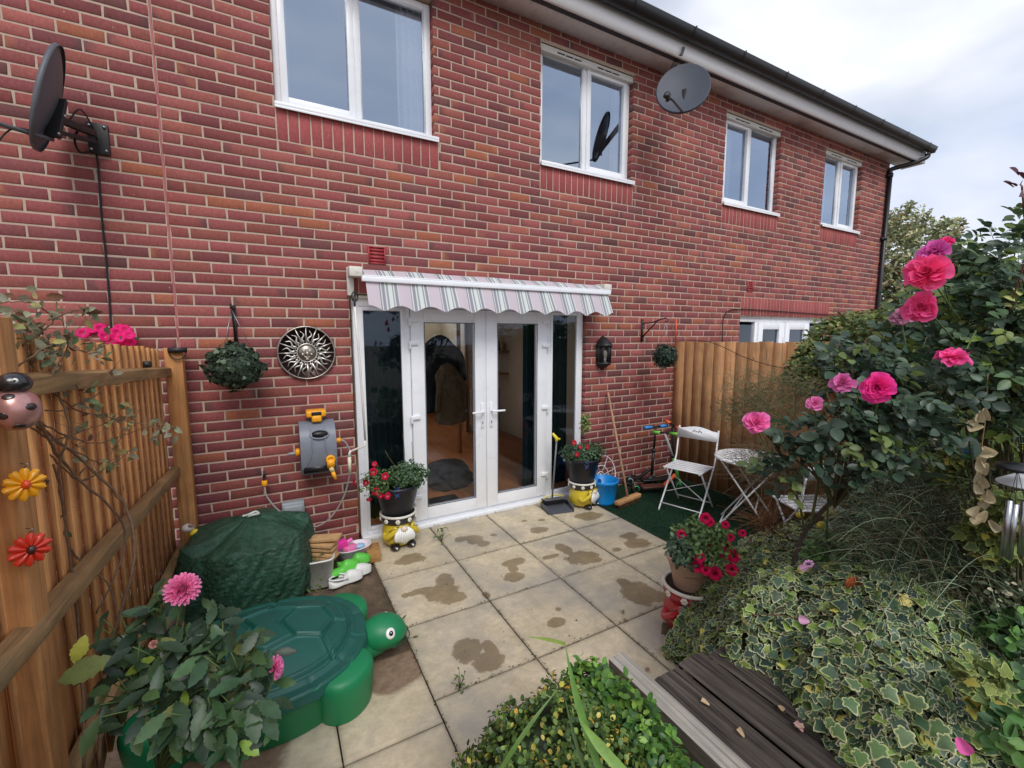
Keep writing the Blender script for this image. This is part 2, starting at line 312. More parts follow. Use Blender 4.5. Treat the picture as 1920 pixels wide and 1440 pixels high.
mb = MB(); o4 = np.array([(-1,-1,0),(1,-1,0),(1,1,.0),(-1,1,0),(0,0,1.)]); sz = rng.uniform(.0012,.0042,(n_,1,1)); V = P[:,None]+o4[None]*sz*rng.uniform(.5,1.4,(n_,1,3)); Fq = np.array([(0,1,4),(1,2,4),(2,3,4),(3,0,4)]); cg = np.array([c(58,50,40),c(88,76,58),c(70,82,44),c(120,104,80)])[rng.integers(0,4,n_)]
mb.add(V.reshape(-1,3),(Fq[None]+(np.arange(n_)*5)[:,None,None]).reshape(-1,3),np.repeat(cg,5,0)); tag(mb.build('grit', M_leafd),'dark grit and moss crumbs along the paving joints','grit',kind='stuff')
# artificial grass
m_turf, t, b = newmat('turf_backing'); v = objco(t); n = nz(t, 300, 3, .7, v); r = ramp(t, n.outputs['Fac'], .3, .7, c(14,44,28), c(40,84,54)); lk(t, r.outputs[0], b.inputs['Base Color']); b.inputs['Roughness'].default_value = .8; bump(t,b,n.outputs['Fac'],1,.01)
mb = MB(); mb.box(2.872, 4.30, .9, 3.747, -.034, .0); struct(mb.build('turf_base', m_turf))
n_ = 42000; P = np.stack([rng.uniform(2.875,4.27,n_), rng.uniform(1.3,3.74,n_), np.zeros(n_)],1); D = nrm(rng.normal(0,.45,(n_,3))+[.15,0,1]); Sd = nrm(np.cross(D, rng.normal(0,1,(n_,3))))
hh = rng.uniform(.012,.022,n_)[:,None]; V = np.stack([P-Sd*.0016, P+Sd*.0016, P+D*hh],1).reshape(-1,3); gcol = np.array(c(26,66,44))*rng.uniform(.6,1.7,(n_,1)); gcol = np.repeat(gcol,3,0)
mb = MB(); mb.add(V, np.arange(3*n_).reshape(-1,3), gcol); o = mb.build('artificial_grass', M_leafd); tag(o, 'dark green artificial grass laid by the right hand fence', 'artificial grass', kind='stuff')
# ---------------- the house ----------------
WZ0 = 2.14 % .075 - .0375     # a bed joint height at the bottom
house = thing('brick_house', 'long red brick terraced house filling the back of the garden', 'house', (4.5,3.75,0))
HOLES = [(.561,2.955,-.05,2.08),(5.55,7.76,-.05,2.0),(.111,1.305,3.395,4.4775),(2.36,3.53,3.395,4.4775),(5.06,6.22,3.395,4.4775),(7.34,8.4405,3.395,4.4775),(.72,.86,2.325,2.465),(5.66,5.78,2.325,2.465)]
SOLD = [(.112,1.333,3.1525,3.395),(2.36,3.555,3.1525,3.395),(5.065,6.24,3.1525,3.395),(7.34,8.44,3.1525,3.395),(5.55,7.78,2.0,2.2525),(.565,2.955,2.08,2.2525)]
WX0, WX1, WTOP = -4.5, 9.33, 4.66
m_brick, t, b = newmat('brick'); a = t.nodes.new('ShaderNodeAttribute'); a.attribute_name = 'Col'; bl = t.nodes.new('ShaderNodeAttribute'); bl.attribute_name = 'Blot'
v = objco(t); n = nz(t, 62, 9, .78, objco(t,(1,1,.6))); r = ramp(t, n.outputs['Fac'], .28, .72, (.66,.64,.65), (1.28,1.28,1.28)); x = mixc(t,'MULTIPLY',1.0,a.outputs['Color'],r.outputs[0])
st = nz(t, 1, 4, .7, objco(t,(170,1,22))); sr = ramp(t, st.outputs['Fac'], .55, .75, (1,1,1), (1.3,1.25,1.25)); x = mixc(t,'MULTIPLY',1.0,x.outputs[2],sr.outputs[0])
spb = t.nodes.new('ShaderNodeSeparateColor'); lk(t, bl.outputs['Color'], spb.inputs[0])
ed = nz(t, 18, 5, .6, v); s1 = t.nodes.new('ShaderNodeMath'); s1.operation='MULTIPLY_ADD'; lk(t, ed.outputs['Fac'], s1.inputs[0]); s1.inputs[1].default_value = .55; lk(t, spb.outputs[0], s1.inputs[2])
br = ramp(t, s1.outputs[0], .72, .95, (0,0,0), (.85,)*3); x = mixc(t,'MIX',br.outputs[0],x.outputs[2],c(94,70,72))
s2 = t.nodes.new('ShaderNodeMath'); s2.operation='MULTIPLY_ADD'; lk(t, ed.outputs['Fac'], s2.inputs[0]); s2.inputs[1].default_value = .55; lk(t, spb.outputs[1], s2.inputs[2])
orr = ramp(t, s2.outputs[0], .72, .98, (0,0,0), (.8,)*3); x = mixc(t,'MIX',orr.outputs[0],x.outputs[2],c(176,116,82))
ef = nz(t, 2.2, 8, .8, v); er = ramp(t, ef.outputs['Fac'], .62, .78, (0,0,0), (.35,)*3); x = mixc(t,'MIX',er.outputs[0],x.outputs[2],c(196,150,146)); lg = nz(t,.9,5,.6,v); lgr = ramp(t,lg.outputs['Fac'],.3,.7,(.84,.82,.84),(1.08,1.06,1.06)); x = mixc(t,'MULTIPLY',1.0,x.outputs[2],lgr.outputs[0])
sk = nz(t, 60, 2, .8, objco(t,(1,1,.35))); skr = ramp(t, sk.outputs['Fac'], .735, .76, (0,0,0), (.75,)*3); x = mixc(t,'MIX',skr.outputs[0],x.outputs[2],c(226,196,190))
# damp, darker brickwork near the ground
sx = t.nodes.new('ShaderNodeSeparateXYZ'); lk(t, t.nodes['Texture Coordinate'].outputs['Object'] if 'Texture Coordinate' in t.nodes else v, sx.inputs[0])
dz = t.nodes.new('ShaderNodeMath'); dz.operation='MULTIPLY_ADD'; dn = nz(t, 1.6, 4, .6, v); lk(t, dn.outputs['Fac'], dz.inputs[0]); dz.inputs[1].default_value = -1.0; lk(t, sx.outputs[2], dz.inputs[2])
dr = ramp(t, dz.outputs[0], .0, .75, (.78,.74,.80), (1,1,1)); x = mixc(t,'MULTIPLY',1.0,x.outputs[2],dr.outputs[0])
lk(t, x.outputs[2], b.inputs['Base Color']); b.inputs['Roughness'].default_value = .82; b.inputs['Specular IOR Level'].default_value = .3
bump(t, b, n.outputs['Fac'], .5, .004)
RED = [c(158,90,86),c(152,84,82),c(164,96,88),c(146,82,82),c(158,94,82),c(152,84,78),c(138,80,80)]
def brickcol(x):
    u = rng.random(); c0 = np.array(RED[rng.integers(len(RED))])*rng.uniform(.72,1.08)
    dark = .18 if x < 2.2 else .46
    if u < dark*.18: c0 = np.array(c(116,74,72))*rng.uniform(.8,1.2)
    elif u < dark*.18+.035: c0 = np.array(c(166,100,76))*rng.uniform(.9,1.05)
    bs_ = [0.,0.]; q = rng.random()
    if q < dark: bs_[0] = 1
    elif q < dark+.13: bs_[1] = 1
    return c0, bs_, rng.integers(4)
BV, BF, BC, BB = [], [], [], []
def brick(x0, x1, z0, z1, deep=.11, col=None):
    if x1-x0 < .012 or z1-z0 < .02: return
    cc, bb, side = brickcol((x0+x1)/2)
    if col is not None: cc = np.array(col)*rng.uniform(.9,1.12); bb = [0,0]
    e = .0035; yo = -.0015*rng.random(); jx = rng.normal(0,.0016,4); jz = rng.normal(0,.0014,4); n = len(BV)*12
    P = []
    for (yy, ee) in ((deep,0),(.003+yo,0),(yo,e)):
        for k,(xx,zz) in enumerate(((x0,z0),(x1,z0),(x1,z1),(x0,z1))):
            P.append((xx+(ee if xx==x0 else -ee)+jx[k]*.8, 3.75+yy, zz+(ee if zz==z0 else -ee)+jz[k]*.8))
    Fq = [(8,9,10,11)]
    for l in (0,4): 
        for k in range(4): Fq.append((l+k, l+(k+1)%4, l+4+(k+1)%4, l+4+k))
    BV.append(P); BF.append(np.array(Fq)+n); BC.append(np.tile(cc,(12,1)))
    s_ = np.zeros((12,3)); w_ = np.array([0,1,1,0]*3) if side % 2 else np.array([1,0,0,1]*3)
    if side == 3: w_ = np.full(12,.62)
    s_[:,0] = bb[0]*w_*.62; s_[:,1] = bb[1]*w_*.62; BB.append(s_)
def cut(iv, a0, a1):
    o = []
    for s0, s1 in iv:
        if a1 <= s0 or a0 >= s1: o.append((s0,s1)); continue
        if a0 > s0: o.append((s0,a0))
        if a1 < s1: o.append((a1,s1))
    return o
k = 0
while True:
    zb = WZ0+k*.075; zt = zb+.075
    if zb > WTOP: break
    z0, z1 = zb+.006, zt-.006; zc = (zb+zt)/2; kk = round((zc-2.14)/.075)
    off = .447+(.1125 if kk % 2 else 0)+rng.normal(0,.004); i0 = int((WX0-off)/.225)-1
    for i in range(i0, int((WX1-off)/.225)+2):
        x0, x1 = max(WX0, off+i*.225+.006), min(WX1, off+(i+1)*.225-.006)
        if x1 <= x0: continue
        if x0 < -.565 < x1: iv = [(x0,-.575),(-.555,x1)]
        else: iv = [(x0,x1)]
        for hx0,hx1,hz0,hz1 in HOLES:
            if hz0 < zc < hz1: iv = cut(iv, hx0, hx1)
        for hx0,hx1,hz0,hz1 in SOLD:
            if hz0 < zc < hz1: iv = cut(iv, hx0-.005, hx1+.005)
        for s0, s1 in iv: brick(s0, s1, z0, z1)
    k += 1
for hx0,hx1,hz0,hz1 in SOLD:
    nb = round((hx1-hx0)/.075); wd = (hx1-hx0)/nb
    for i in range(nb): brick(hx0+i*wd+.005, hx0+(i+1)*wd-.005, hz0+.006, hz1-.004, col=c(160,84,82))
V = np.concatenate([np.array(p) for p in BV]); mb = MB(); mb.add(V, np.concatenate(BF), np.concatenate(BC))
wall_o = mb.build('wall', m_brick, house); at_ = wall_o.data.color_attributes.new('Blot','FLOAT_COLOR','POINT'); bb = np.concatenate(BB)
if len(wall_o.data.vertices) == len(bb): at_.data.foreach_set('color', np.concatenate([bb,np.ones((len(bb),1))],1).astype(np.float32).ravel())
# mortar sheet with openings
m_mort = pmat('mortar', c(190,168,150), .95, var=.14, scale=30, bs=.5, bscale=250, dirt=c(180,160,146), dscale=3, dpos=(.4,.75))
xsM = sorted({WX0,WX1}|{h[0] for h in HOLES}|{h[1] for h in HOLES}); zsM = sorted({-.1,WTOP}|{max(-.1,h[2]) for h in HOLES}|{h[3] for h in HOLES})
mb = MB()
for i in range(len(xsM)-1):
    for j in range(len(zsM)-1):
        xc, zc = (xsM[i]+xsM[i+1])/2, (zsM[j]+zsM[j+1])/2
        if any(h[0]<xc<h[1] and h[2]<zc<h[3] for h in HOLES): continue
        mb.add([(xsM[i],3.7538,zsM[j]),(xsM[i+1],3.7538,zsM[j]),(xsM[i+1],3.7538,zsM[j+1]),(xsM[i],3.7538,zsM[j+1])], [(0,1,2,3)])
for h in HOLES[:6]:
    for xx in (h[0]-.004, h[1]+.004): mb.add([(xx,3.7538,h[2]),(xx,3.87,h[2]),(xx,3.87,h[3]),(xx,3.7538,h[3])],[(0,1,2,3)])
    mb.add([(h[0],3.7538,h[3]+.004),(h[1],3.7538,h[3]+.004),(h[1],3.87,h[3]+.004),(h[0],3.87,h[3]+.004)],[(0,1,2,3)])
mb.build('mortar', m_mort, house)
# gable return at the right and inner leaf
mb = MB(); mb.box(WX1-.22, WX1-.003, 3.87, 12, -.1, 4.62); mb.build('gable_wall', m_mort, house)
mb = MB(); mb.tube([(-.565,3.757,z) for z in np.linspace(0,4.6,90)], .0075+.0018*rng.random(90), 6); mb.build('joint_sealant', pmat('pink_sealant', c(172,104,104), .7, var=.15), house, smooth=True)
# eaves
mb = MB(); mb.box(WX0, 9.75, 3.47, 3.76, 4.62, 4.632); mb.build('soffit', pmat('soffit_board', c(212,206,204), .6, var=.06, dirt=c(170,160,155), dscale=2), house)
mb = MB()
for i in range(int((9.7-WX0)/.026)): x0 = WX0+i*.026; mb.box(x0, x0+.021, 3.472, 3.492, 4.614, 4.6195); mb.box(x0+.013, x0+.034, 3.496, 3.516, 4.614, 4.6195); mb.box(x0, x0+.021, 3.520, 3.540, 4.614, 4.6195)
mb.build('soffit_vent', pmat('vent_grey', c(74,72,78), .7, var=.1), house)
mb = MB(); mb.box(WX0, 9.76, 3.445, 3.469, 4.60, 4.80); mb.box(9.7605, 9.785, 3.445, 3.76, 4.60, 4.83); mb.build('fascia', pmat('fascia_white', c(244,244,246), .35, var=.02, dirt=c(214,212,206), dscale=3, dpos=(.6,.95)), house)
an = np.linspace(0, pi, 12); gp = [(3.372-.070*cos(q), 4.825-.085*sin(q)) for q in an]; gx = np.linspace(WX0, 9.80, 60)
G = np.array([[(xx, yy, zz) for yy, zz in gp] for xx in gx]); mb = MB(); mb.grid(G)
G2 = G.copy(); G2[...,1] = 3.385+(G2[...,1]-3.385)*.93; G2[...,2] = 4.80+(G2[...,2]-4.80)*.93; mb.grid(G2)
for xx in np.arange(-4.1, 9.7, .8): 
    mb.grid(np.array([[(xx+q, 3.385+(yy-3.385)*1.1, 4.803+(zz-4.80)*1.1) for yy,zz in gp] for q in (0,.025)])); mb.box(xx, xx+.025, 3.325, 3.335, 4.80, 4.815)
mb.box(9.80,9.803,3.33,3.44,4.74,4.80); mb.build('gutter', M_black, house, smooth=True)
mb = MB()
for i in range(int(14.4/.30)):
    x0 = WX0+i*.30; mb.box(x0+.004, x0+.296, 3.40, 3.8, 4.842+.006*rng.random(), 4.862, (1,1,1)); 
    for q in range(12):
        yq = 3.40+q*.34; mb.box(x0, x0+.292, yq, yq+.36, 4.865+q*.2, 4.89+q*.2+.004*rng.random())
mb.build('roof', pmat('roof_tile', c(52,48,50), .8, var=.3, bs=.4, dirt=c(90,92,78), dscale=12), house)
dpx = 9.27
mb = MB(); mb.tube(crom([(9.66,3.385,4.72),(9.66,3.39,4.66),(9.45,3.52,4.56),(dpx,3.70,4.5),(dpx,3.71,4.42)],6), .036, 12); mb.tube([(dpx,3.71,4.43),(dpx,3.71,0)], .034, 14)
for zz in (4.38,3.35,1.9,.8): mb.lathe([(.043,0),(.043,.05)],14,T=(dpx,3.71,zz)); mb.box(dpx-.06,dpx+.06,3.70,3.748,zz,zz+.04)
mb.build('downpipe', M_black, house, smooth=False)
# glass
def glassmat(name, base, refl):
    m, t, b = newmat(name); t.nodes.remove(b); tr = t.nodes.new('ShaderNodeBsdfTransparent'); tr.inputs[0].default_value = (*base,1); gl = t.nodes.new('ShaderNodeBsdfGlossy'); gl.inputs['Roughness'].default_value = .015
    gl.inputs[0].default_value = (.70,.83,1,1); fr = t.nodes.new('ShaderNodeFresnel'); fr.inputs[0].default_value = 1.5
    mm = t.nodes.new('ShaderNodeMath'); mm.operation = 'MULTIPLY_ADD'; mm.use_clamp = True; lk(t, fr.outputs[0], mm.inputs[0]); mm.inputs[1].default_value = 1.7; mm.inputs[2].default_value = refl
    w_ = t.nodes.new('ShaderNodeBump'); w_.inputs['Strength'].default_value = .05; w_.inputs['Distance'].default_value = .003; lk(t, nz(t,3,2,.5,objco(t)).outputs['Fac'], w_.inputs['Height']); lk(t, w_.outputs[0], gl.inputs['Normal'])
    ms = t.nodes.new('ShaderNodeMixShader'); lk(t, mm.outputs[0], ms.inputs[0]); lk(t, tr.outputs[0], ms.inputs[1]); lk(t, gl.outputs[0], ms.inputs[2]); lk(t, ms.outputs[0], t.nodes['Material Output'].inputs[0]); return m
M_glass = glassmat('window_glass', (.96,.97,1), .34); M_glassd = glassmat('door_glass', (1,1,1), .0)
M_curt = vmat('curtain_fabric', .85, .25, .06, 30)
def rframe(mb, x0,x1,z0,z1, w_, y0, y1):
    mb.box(x0,x0+w_,y0,y1,z0,z1); mb.box(x1-w_,x1,y0,y1,z0,z1); mb.box(x0+w_,x1-w_,y0,y1,z0,z0+w_); mb.box(x0+w_,x1-w_,y0,y1,z1-w_,z1)
def curtain(x0,x1,z0,z1,y,parent,col,name='curtain'):
    u = np.linspace(0,1,90)[:,None]; zz = np.linspace(z0,z1,6)[None]; nf = max(2,(x1-x0)/.055)
    P = np.stack([x0+(x1-x0)*u+0*zz, y+.018*np.sin(u*nf*2*pi)*(1.1-.3*(zz-z0)/(z1-z0))+.006*np.sin(u*nf*5), zz+0*u],-1); m_ = MB(); m_.grid(P,col); m_.build(name,M_curt,parent,smooth=True)
def window(x0,x1,z0,z1,opener,vent=True):
    mb = MB(); y0,y1 = 3.815,3.865; rframe(mb,x0+.002,x1-.002,z0+.002,z1-.002,.052,y0,y1); xm = x0+(x1-x0)*.49; mb.box(xm-.028,xm+.028,y0,y1,z0+.054,z1-.054)
    f = mb.build('window', M_white, house, bevel=.004)
    mb = MB(); a0,a1 = (x0+.054,xm-.028) if opener==0 else (xm+.028,x1-.054); rframe(mb,a0-.012,a1+.012,z0+.044,z1-.044,.05,y0-.014,y0+.03); mb.build('sash', M_white, f, bevel=.004)
    mb = MB(); b0,b1 = (x0+.054,xm-.028) if opener==1 else (xm+.028,x1-.054); rframe(mb,b0-.004,b1+.004,z0+.05,z1-.05,.014,y0+.008,y0+.03); mb.build('glazing_bead', M_white, f)
    mb = MB()
    for q0,q1,i_ in ((a0,a1,.03),(b0,b1,.006)): mb.add([(q0+i_,y0+.024,z0+.05+i_),(q1-i_,y0+.024,z0+.05+i_),(q1-i_,y0+.024,z1-.05-i_),(q0+i_,y0+.024,z1-.05-i_)],[(0,1,2,3)])
    mb.build('pane', M_glass, f)
    mb = MB(); mb.box(x0-.005,x1+.028,3.718,3.80,z0-.012,z0+.012); mb.box(x0-.005,x1+.028,3.718,3.724,z0-.03,z0-.012); mb.build('sill', M_white, f, bevel=.003)
    if vent:
        mb = MB(); mb.box(x0,x1+.02,3.765,3.815,z1-.06,z1-.001); mb.build('trickle_vent', pmat('vent_white',c(214,212,206),.5,var=.03), f, bevel=.004)
        for q in (.2,.62):
            for s_ in range(3):
                mb = MB(); mb.box(x0+(x1-x0)*q+s_*.1-.04,x0+(x1-x0)*q+s_*.1+.045,3.7625,3.766,z1-.042,z1-.03); mb.build('vent_slot', M_black, f)
    return f
f1 = window(.113,1.305,3.395,4.475,0,False); curtain(1.03,1.24,3.45,4.42,3.885,f1,c(244,244,248)); curtain(.15,.22,3.45,4.42,3.885,f1,c(200,200,205))
f2 = window(2.36,3.53,3.395,4.475,1); curtain(3.34,3.48,3.45,4.42,3.885,f2,c(215,215,222)); curtain(2.4,2.45,3.45,4.42,3.885,f2,c(190,190,200))
f3 = window(5.062,6.22,3.395,4.475,0); curtain(5.10,5.35,3.45,4.42,3.885,f3,c(205,205,212))
f4 = window(7.34,8.44,3.395,4.475,1); curtain(7.42,7.62,3.45,4.42,3.885,f4,c(220,222,225)); curtain(7.95,8.36,3.45,4.42,3.885,f4,c(150,140,120))
for vx, vz in ((.72,2.325),(5.66,2.325)):
    mb = MB(); w_ = .14 if vx < 1 else .12; rframe(mb,vx,vx+w_,vz,vz+.14,.012,3.742,3.76); mb.box(vx+.012,vx+w_-.012,3.752,3.76,vz+.012,vz+.128)
    for q in range(4): mb.box(vx+.012,vx+w_-.012,3.744,3.75,vz+.02+q*.028,vz+.036+q*.028)
    mb.build('air_vent', pmat('vent_red', c(160,52,56), .5, var=.08), house)
# rooms behind the openings
m_in = pmat('plaster', c(232,218,192), .9, var=.05, scale=3); m_up = pmat('upstairs_plaster', c(170,166,170), .9, var=.05)
mb = MB(); mb.box(.3,.34,3.88,4.1,0,2.45); mb.box(.3,.34,6.9,7,0,2.45); mb.box(.3,.34,4.1,6.9,0,.3); mb.box(.3,.34,4.1,6.9,2.4,2.45); mb.box(3.5,3.54,3.88,7,0,2.45); mb.box(.3,2.15,7,7.05,0,2.45); mb.box(2.9,3.5,7,7.05,0,2.45); mb.box(2.15,2.9,7,7.05,2.0,2.45); mb.box(.3,3.54,3.88,7.05,2.45,2.5); mb.build('room_wall', m_in, house)  # opening in the unseen left wall is added to let daylight in
m_fl, t, b = newmat('laminate'); v = objco(t,(8,.8,1)); n = nz(t,1,6,.6,v,.5); r = ramp(t,n.outputs['Fac'],.3,.7,c(206,120,64),c(242,166,104)); lk(t,r.outputs[0],b.inputs['Base Color']); b.inputs['Roughness'].default_value = .3
mb = MB(); mb.box(.34,3.5,3.90,9,-.02,.05); mb.build('room_floor', m_fl, house)
mb = MB(); mb.box(5.3,5.34,3.9,6,0,2.45); mb.box(8,8.04,3.9,6,0,2.45); mb.box(5.3,8,6,6.05,0,2.45); mb.box(5.3,8,3.9,6,2.46,2.5); mb.box(5.3,8,3.9,6,0,.05)
mb.box(-.3,9,6.5,6.55,2.6,4.6); mb.box(-.3,9,3.9,6.5,2.58,2.62); mb.box(-.3,9,3.9,6.5,4.55,4.6)
for xx in (-.3,1.8,4.2,6.7,8.9): mb.box(xx,xx+.06,3.9,6.5,2.6,4.6)
mb.build('inner_room', m_up, house)
mb = MB(); mb.box(1.9,3.2,9,9.05,0,2.4); mb.box(1.9,1.95,7.05,9,0,2.4); mb.box(3.2,3.25,7.05,9,0,2.4); mb.build('hall_wall', m_in, house)  # hall left without a ceiling, out of view, so daylight pours in
mb = MB(); mb.box(2.10,2.15,6.985,7.0,0.05,2.05); mb.box(2.9,2.95,6.985,7.0,.05,2.05); mb.box(2.1,2.95,6.985,7.0,2.05,2.1); mb.build('door_lining', pmat('varnished_pine', c(168,120,82), .4), house)
# french doors with side lights
y0,y1 = 3.80,3.86
px = lambda X_: float(at(X_, 620, y0)[0]); zz = lambda Y_, X_=850: float(at(X_, Y_, y0)[2])
fx0,fx1,ft,fb = .59,2.945,2.05,-.01
L0,L1,LC = px(769), px(1024), px(909.5)
mb = MB(); mb.box(fx0,fx0+.055,y0,y1,fb,ft); mb.box(fx1-.055,fx1,y0,y1,fb,ft); mb.box(fx0+.055,fx1-.055,y0,y1,ft-.07,ft); mb.box(fx0+.055,fx1-.055,y0,y1,fb,fb+.06)
for xx in (L0,L1): mb.box(xx-.055,xx-.003,y0,y1,fb+.06,ft-.07) if xx==L0 else mb.box(xx+.003,xx+.055,y0,y1,fb+.06,ft-.07)
door = mb.build('patio_doors', M_white, house, bevel=.004)
mb = MB(); mb.box(fx0,fx1,3.735,3.80,-.02,.028); mb.build('threshold', M_white, door, bevel=.006)
mb = MB(); mb.box(fx0-.01,fx1+.01,3.775,3.80,ft-.005,ft+.02); mb.build('drip_bar', pmat('cream_upvc',c(214,208,196),.5,var=.04), door, bevel=.003)
gz0, gz1 = .18, 1.875
for (a0,a1,sd) in ((L0,LC-.002,1),(LC+.002,L1,-1)):
    mb = MB(); rframe(mb,a0,a1,.055,ft-.075,.118,y0-.022,y0+.035); mb.build('door_leaf', M_white, door, bevel=.005)
    mb = MB(); mb.add([(a0+.115,y0,.17),(a1-.115,y0,.17),(a1-.115,y0,ft-.19),(a0+.115,y0,ft-.19)],[(0,1,2,3)]); mb.build('pane', M_glassd, door)
    mb = MB(); rframe(mb,a0+.116,a1-.116,.171,ft-.191,.008,y0-.024,y0-.02); mb.build('gasket', pmat('grey_gasket',c(120,120,124),.7), door)
    hx = a1-.045 if sd==1 else a0+.045
    mb = MB(); mb.box(hx-.016,hx+.016,y0-.034,y0-.022,.86,1.10); mb.tube([(hx,y0-.034,1.02),(hx,y0-.075,1.02),(hx-sd*.03,y0-.082,1.02),(hx-sd*.125,y0-.080,1.018)],.010,10); mb.build('handle', M_white, door, bevel=.003)
    mb = MB(); mb.lathe([(.006,0),(.006,.002)],10,M=RX(pi/2),T=(hx,y0-.034,.915)); mb.box(hx-.003,hx+.003,y0-.0365,y0-.034,.895,.912); mb.build('keyhole', M_black, door)
    for hz in (.27,1.0,1.66,1.86) if sd==1 else (.27,.98,1.62,1.86):
        hxx = a0+.0 if sd==1 else a1; mb = MB(); mb.box(min(hxx-.02*sd,hxx+.062*sd),max(hxx-.02*sd,hxx+.062*sd),y0-.042,y0-.022,hz,hz+.034); mb.lathe([(.012,-.035),(.012,.036)],10,T=(hxx-.012*sd,y0-.03,hz)); mb.build('hinge', M_white, door, bevel=.003)
for (a0,a1) in ((fx0+.055,L0-.055),(L1+.055,fx1-.055)):
    mb = MB(); rframe(mb,a0-.002,a1+.002,fb+.062,ft-.072,.028,y0-.006,y0+.03); mb.build('side_bead', M_white, door, bevel=.003)
    mb = MB(); mb.add([(a0,y0+.012,fb+.06),(a1,y0+.012,fb+.06),(a1,y0+.012,ft-.07),(a0,y0+.012,ft-.07)],[(0,1,2,3)]); mb.build('pane', M_glassd, door)
curtain(fx0+.06,L0-.03,.06,1.98,4.02,door,c(18,46,48)); curtain(L1+.0,fx1-.05,.06,1.98,4.02,door,c(26,54,56))
curtain(L1-.10,L1+.04,.06,1.98,4.10,door,c(26,64,72))
# neighbour's doors
mb = MB(); n0,n1,nt_ = 5.555,7.755,1.985; rframe(mb,n0,n1,0,nt_,.06,y0,y1); 
for q in (.2,.5,.8): mb.box(n0+(n1-n0)*q-.03,n0+(n1-n0)*q+.03,y0,y1,.06,nt_-.06)
d2 = mb.build('patio_doors', M_white, house, bevel=.004)
mb = MB()
for q0,q1 in ((.2,.5),(.5,.8)): rframe(mb,n0+(n1-n0)*q0+.032,n0+(n1-n0)*q1-.032,.062,nt_-.062,.1,y0-.02,y0+.03)
mb.build('door_leaf', M_white, d2, bevel=.004)
mb = MB()
for q0,q1,e_ in ((0,.2,.06),(.2,.5,.1),(.5,.8,.1),(.8,1,.06)): a0 = n0+(n1-n0)*q0+e_-.01; a1 = n0+(n1-n0)*q1-e_+.01; mb.add([(a0,y0+.012,.06),(a1,y0+.012,.06),(a1,y0+.012,nt_-.1),(a0,y0+.012,nt_-.1)],[(0,1,2,3)])
mb.build('pane', M_glassd, d2); mb = MB(); mb.box(n0-.01,n1+.01,3.77,3.80,nt_-.004,nt_+.012); mb.build('drip_bar', M_white, d2)
# ---------------- fences ----------------
fl = thing('timber_fence', 'orange brown closeboard fence with green stained rails along the left', 'fence', (-.62,2.7,0))
sl = lambda y: .055*(3.6-y)          # the ground and the fence climb towards the camera
mb = MB(); y = 3.66
while y > -.3:
    w_ = .118+.006*rng.random(); tone = rng.uniform(.85,1.12); z1 = 1.665+sl(y)+rng.normal(0,.004); z0 = .03+sl(y); x0 = -.662
    V = [(x0+.0,y,z0),(x0+.017,y-w_,z0),(x0+.002,y-w_,z0),(x0-.006,y,z0),(x0+.0,y,z1),(x0+.017,y-w_,z1),(x0+.002,y-w_,z1),(x0-.006,y,z1)]
    mb.add(V, np.array([(0,1,2,3),(4,7,6,5),(0,4,5,1),(1,5,6,2),(2,6,7,3),(3,7,4,0)]), (tone,tone*.98,tone*.94)); y -= w_-.004
mb.build('board_panel', M_fboard, fl)
for zt in (1.545,.875,.33):
    mb = MB(); V = []
    for y in (3.60,-.3):
        z = zt+sl(y); V += [(-.637,y,z-.068),(-.592,y,z-.066),(-.592,y,z-.012),(-.637,y,z)]
    mb.add(V,[(0,1,2,3),(4,7,6,5),(0,4,5,1),(1,5,6,2),(2,6,7,3),(3,7,4,0)]); mb.build('rail', M_frail, fl, bevel=.004)
mb = MB(); mb.box(-.625,-.53,3.60,3.70,-.1,1.665); mb.build('post', M_fpost, fl, bevel=.004)
mb = MB(); mb.box(-.70,-.60,1.57,1.665,-.1,1.80); mb.build('post', M_fpost, fl, bevel=.004)
for (y,z) in ((3.595,1.655),(2.95,1.60)):
    mb = MB(); mb.box(-.60,-.50 if y>3.5 else -.57,y-.02,y+.02,z-.02,z+.012)
    an = np.linspace(pi,2*pi,9); 
    if y>3.5: mb.tube([(-.55+.045*cos(a_),y-.01,z-.02+.045*sin(a_)) for a_ in an],.004,6)
    mb.build('bracket', M_bmetal, fl)
fr_ = thing('timber_fence', 'tall reddish brown closeboard fence behind the white table and chairs', 'fence', (4.32,1.5,0))
mb = MB(); y = 3.745
while y > -1.2:
    w_ = .138+.010*rng.random(); tone = rng.uniform(.82,1.15); z1 = 1.665+.012*(3.7-y)+rng.normal(0,.004); x0 = 4.31
    V = [(x0,y,.0),(x0-.005,y-w_,.0),(x0+.004,y-w_,.0),(x0+.012,y,.0),(x0,y,z1),(x0-.005,y-w_,z1),(x0+.004,y-w_,z1),(x0+.012,y,z1)]
    mb.add(V, np.array([(0,3,2,1),(4,5,6,7),(0,1,5,4),(1,2,6,5),(2,3,7,6),(3,0,4,7)]), (tone,tone*.97,tone*.92)); y -= w_-.014
mb.build('board_panel', M_fright, fr_)
mb = MB(); P = [(4.27,3.60,1.69),(4.27,3.2,1.66),(4.27,2.75,1.50),(4.27,2.3,1.42),(4.27,1.8,1.42),(4.26,1.4,1.50)]; mb.tube(crom(P,10),.0035,6)
tag(mb.build('fairy_light_cable', M_rubber, smooth=True), 'thin dark cable drooping along the right hand fence', 'cable')
mb = MB(); mb.tube(crom([at(1354,642,3.72),at(1356,600,3.72),at(1368,582,3.73),at(1400,580,3.735),at(1480,585,3.735),at(1560,590,3.735),at(1640,592,3.735)],8),.006,6)
tag(mb.build('wall_cable', M_rubber, smooth=True), 'black cable arching above the fence across the neighbouring wall', 'cable')
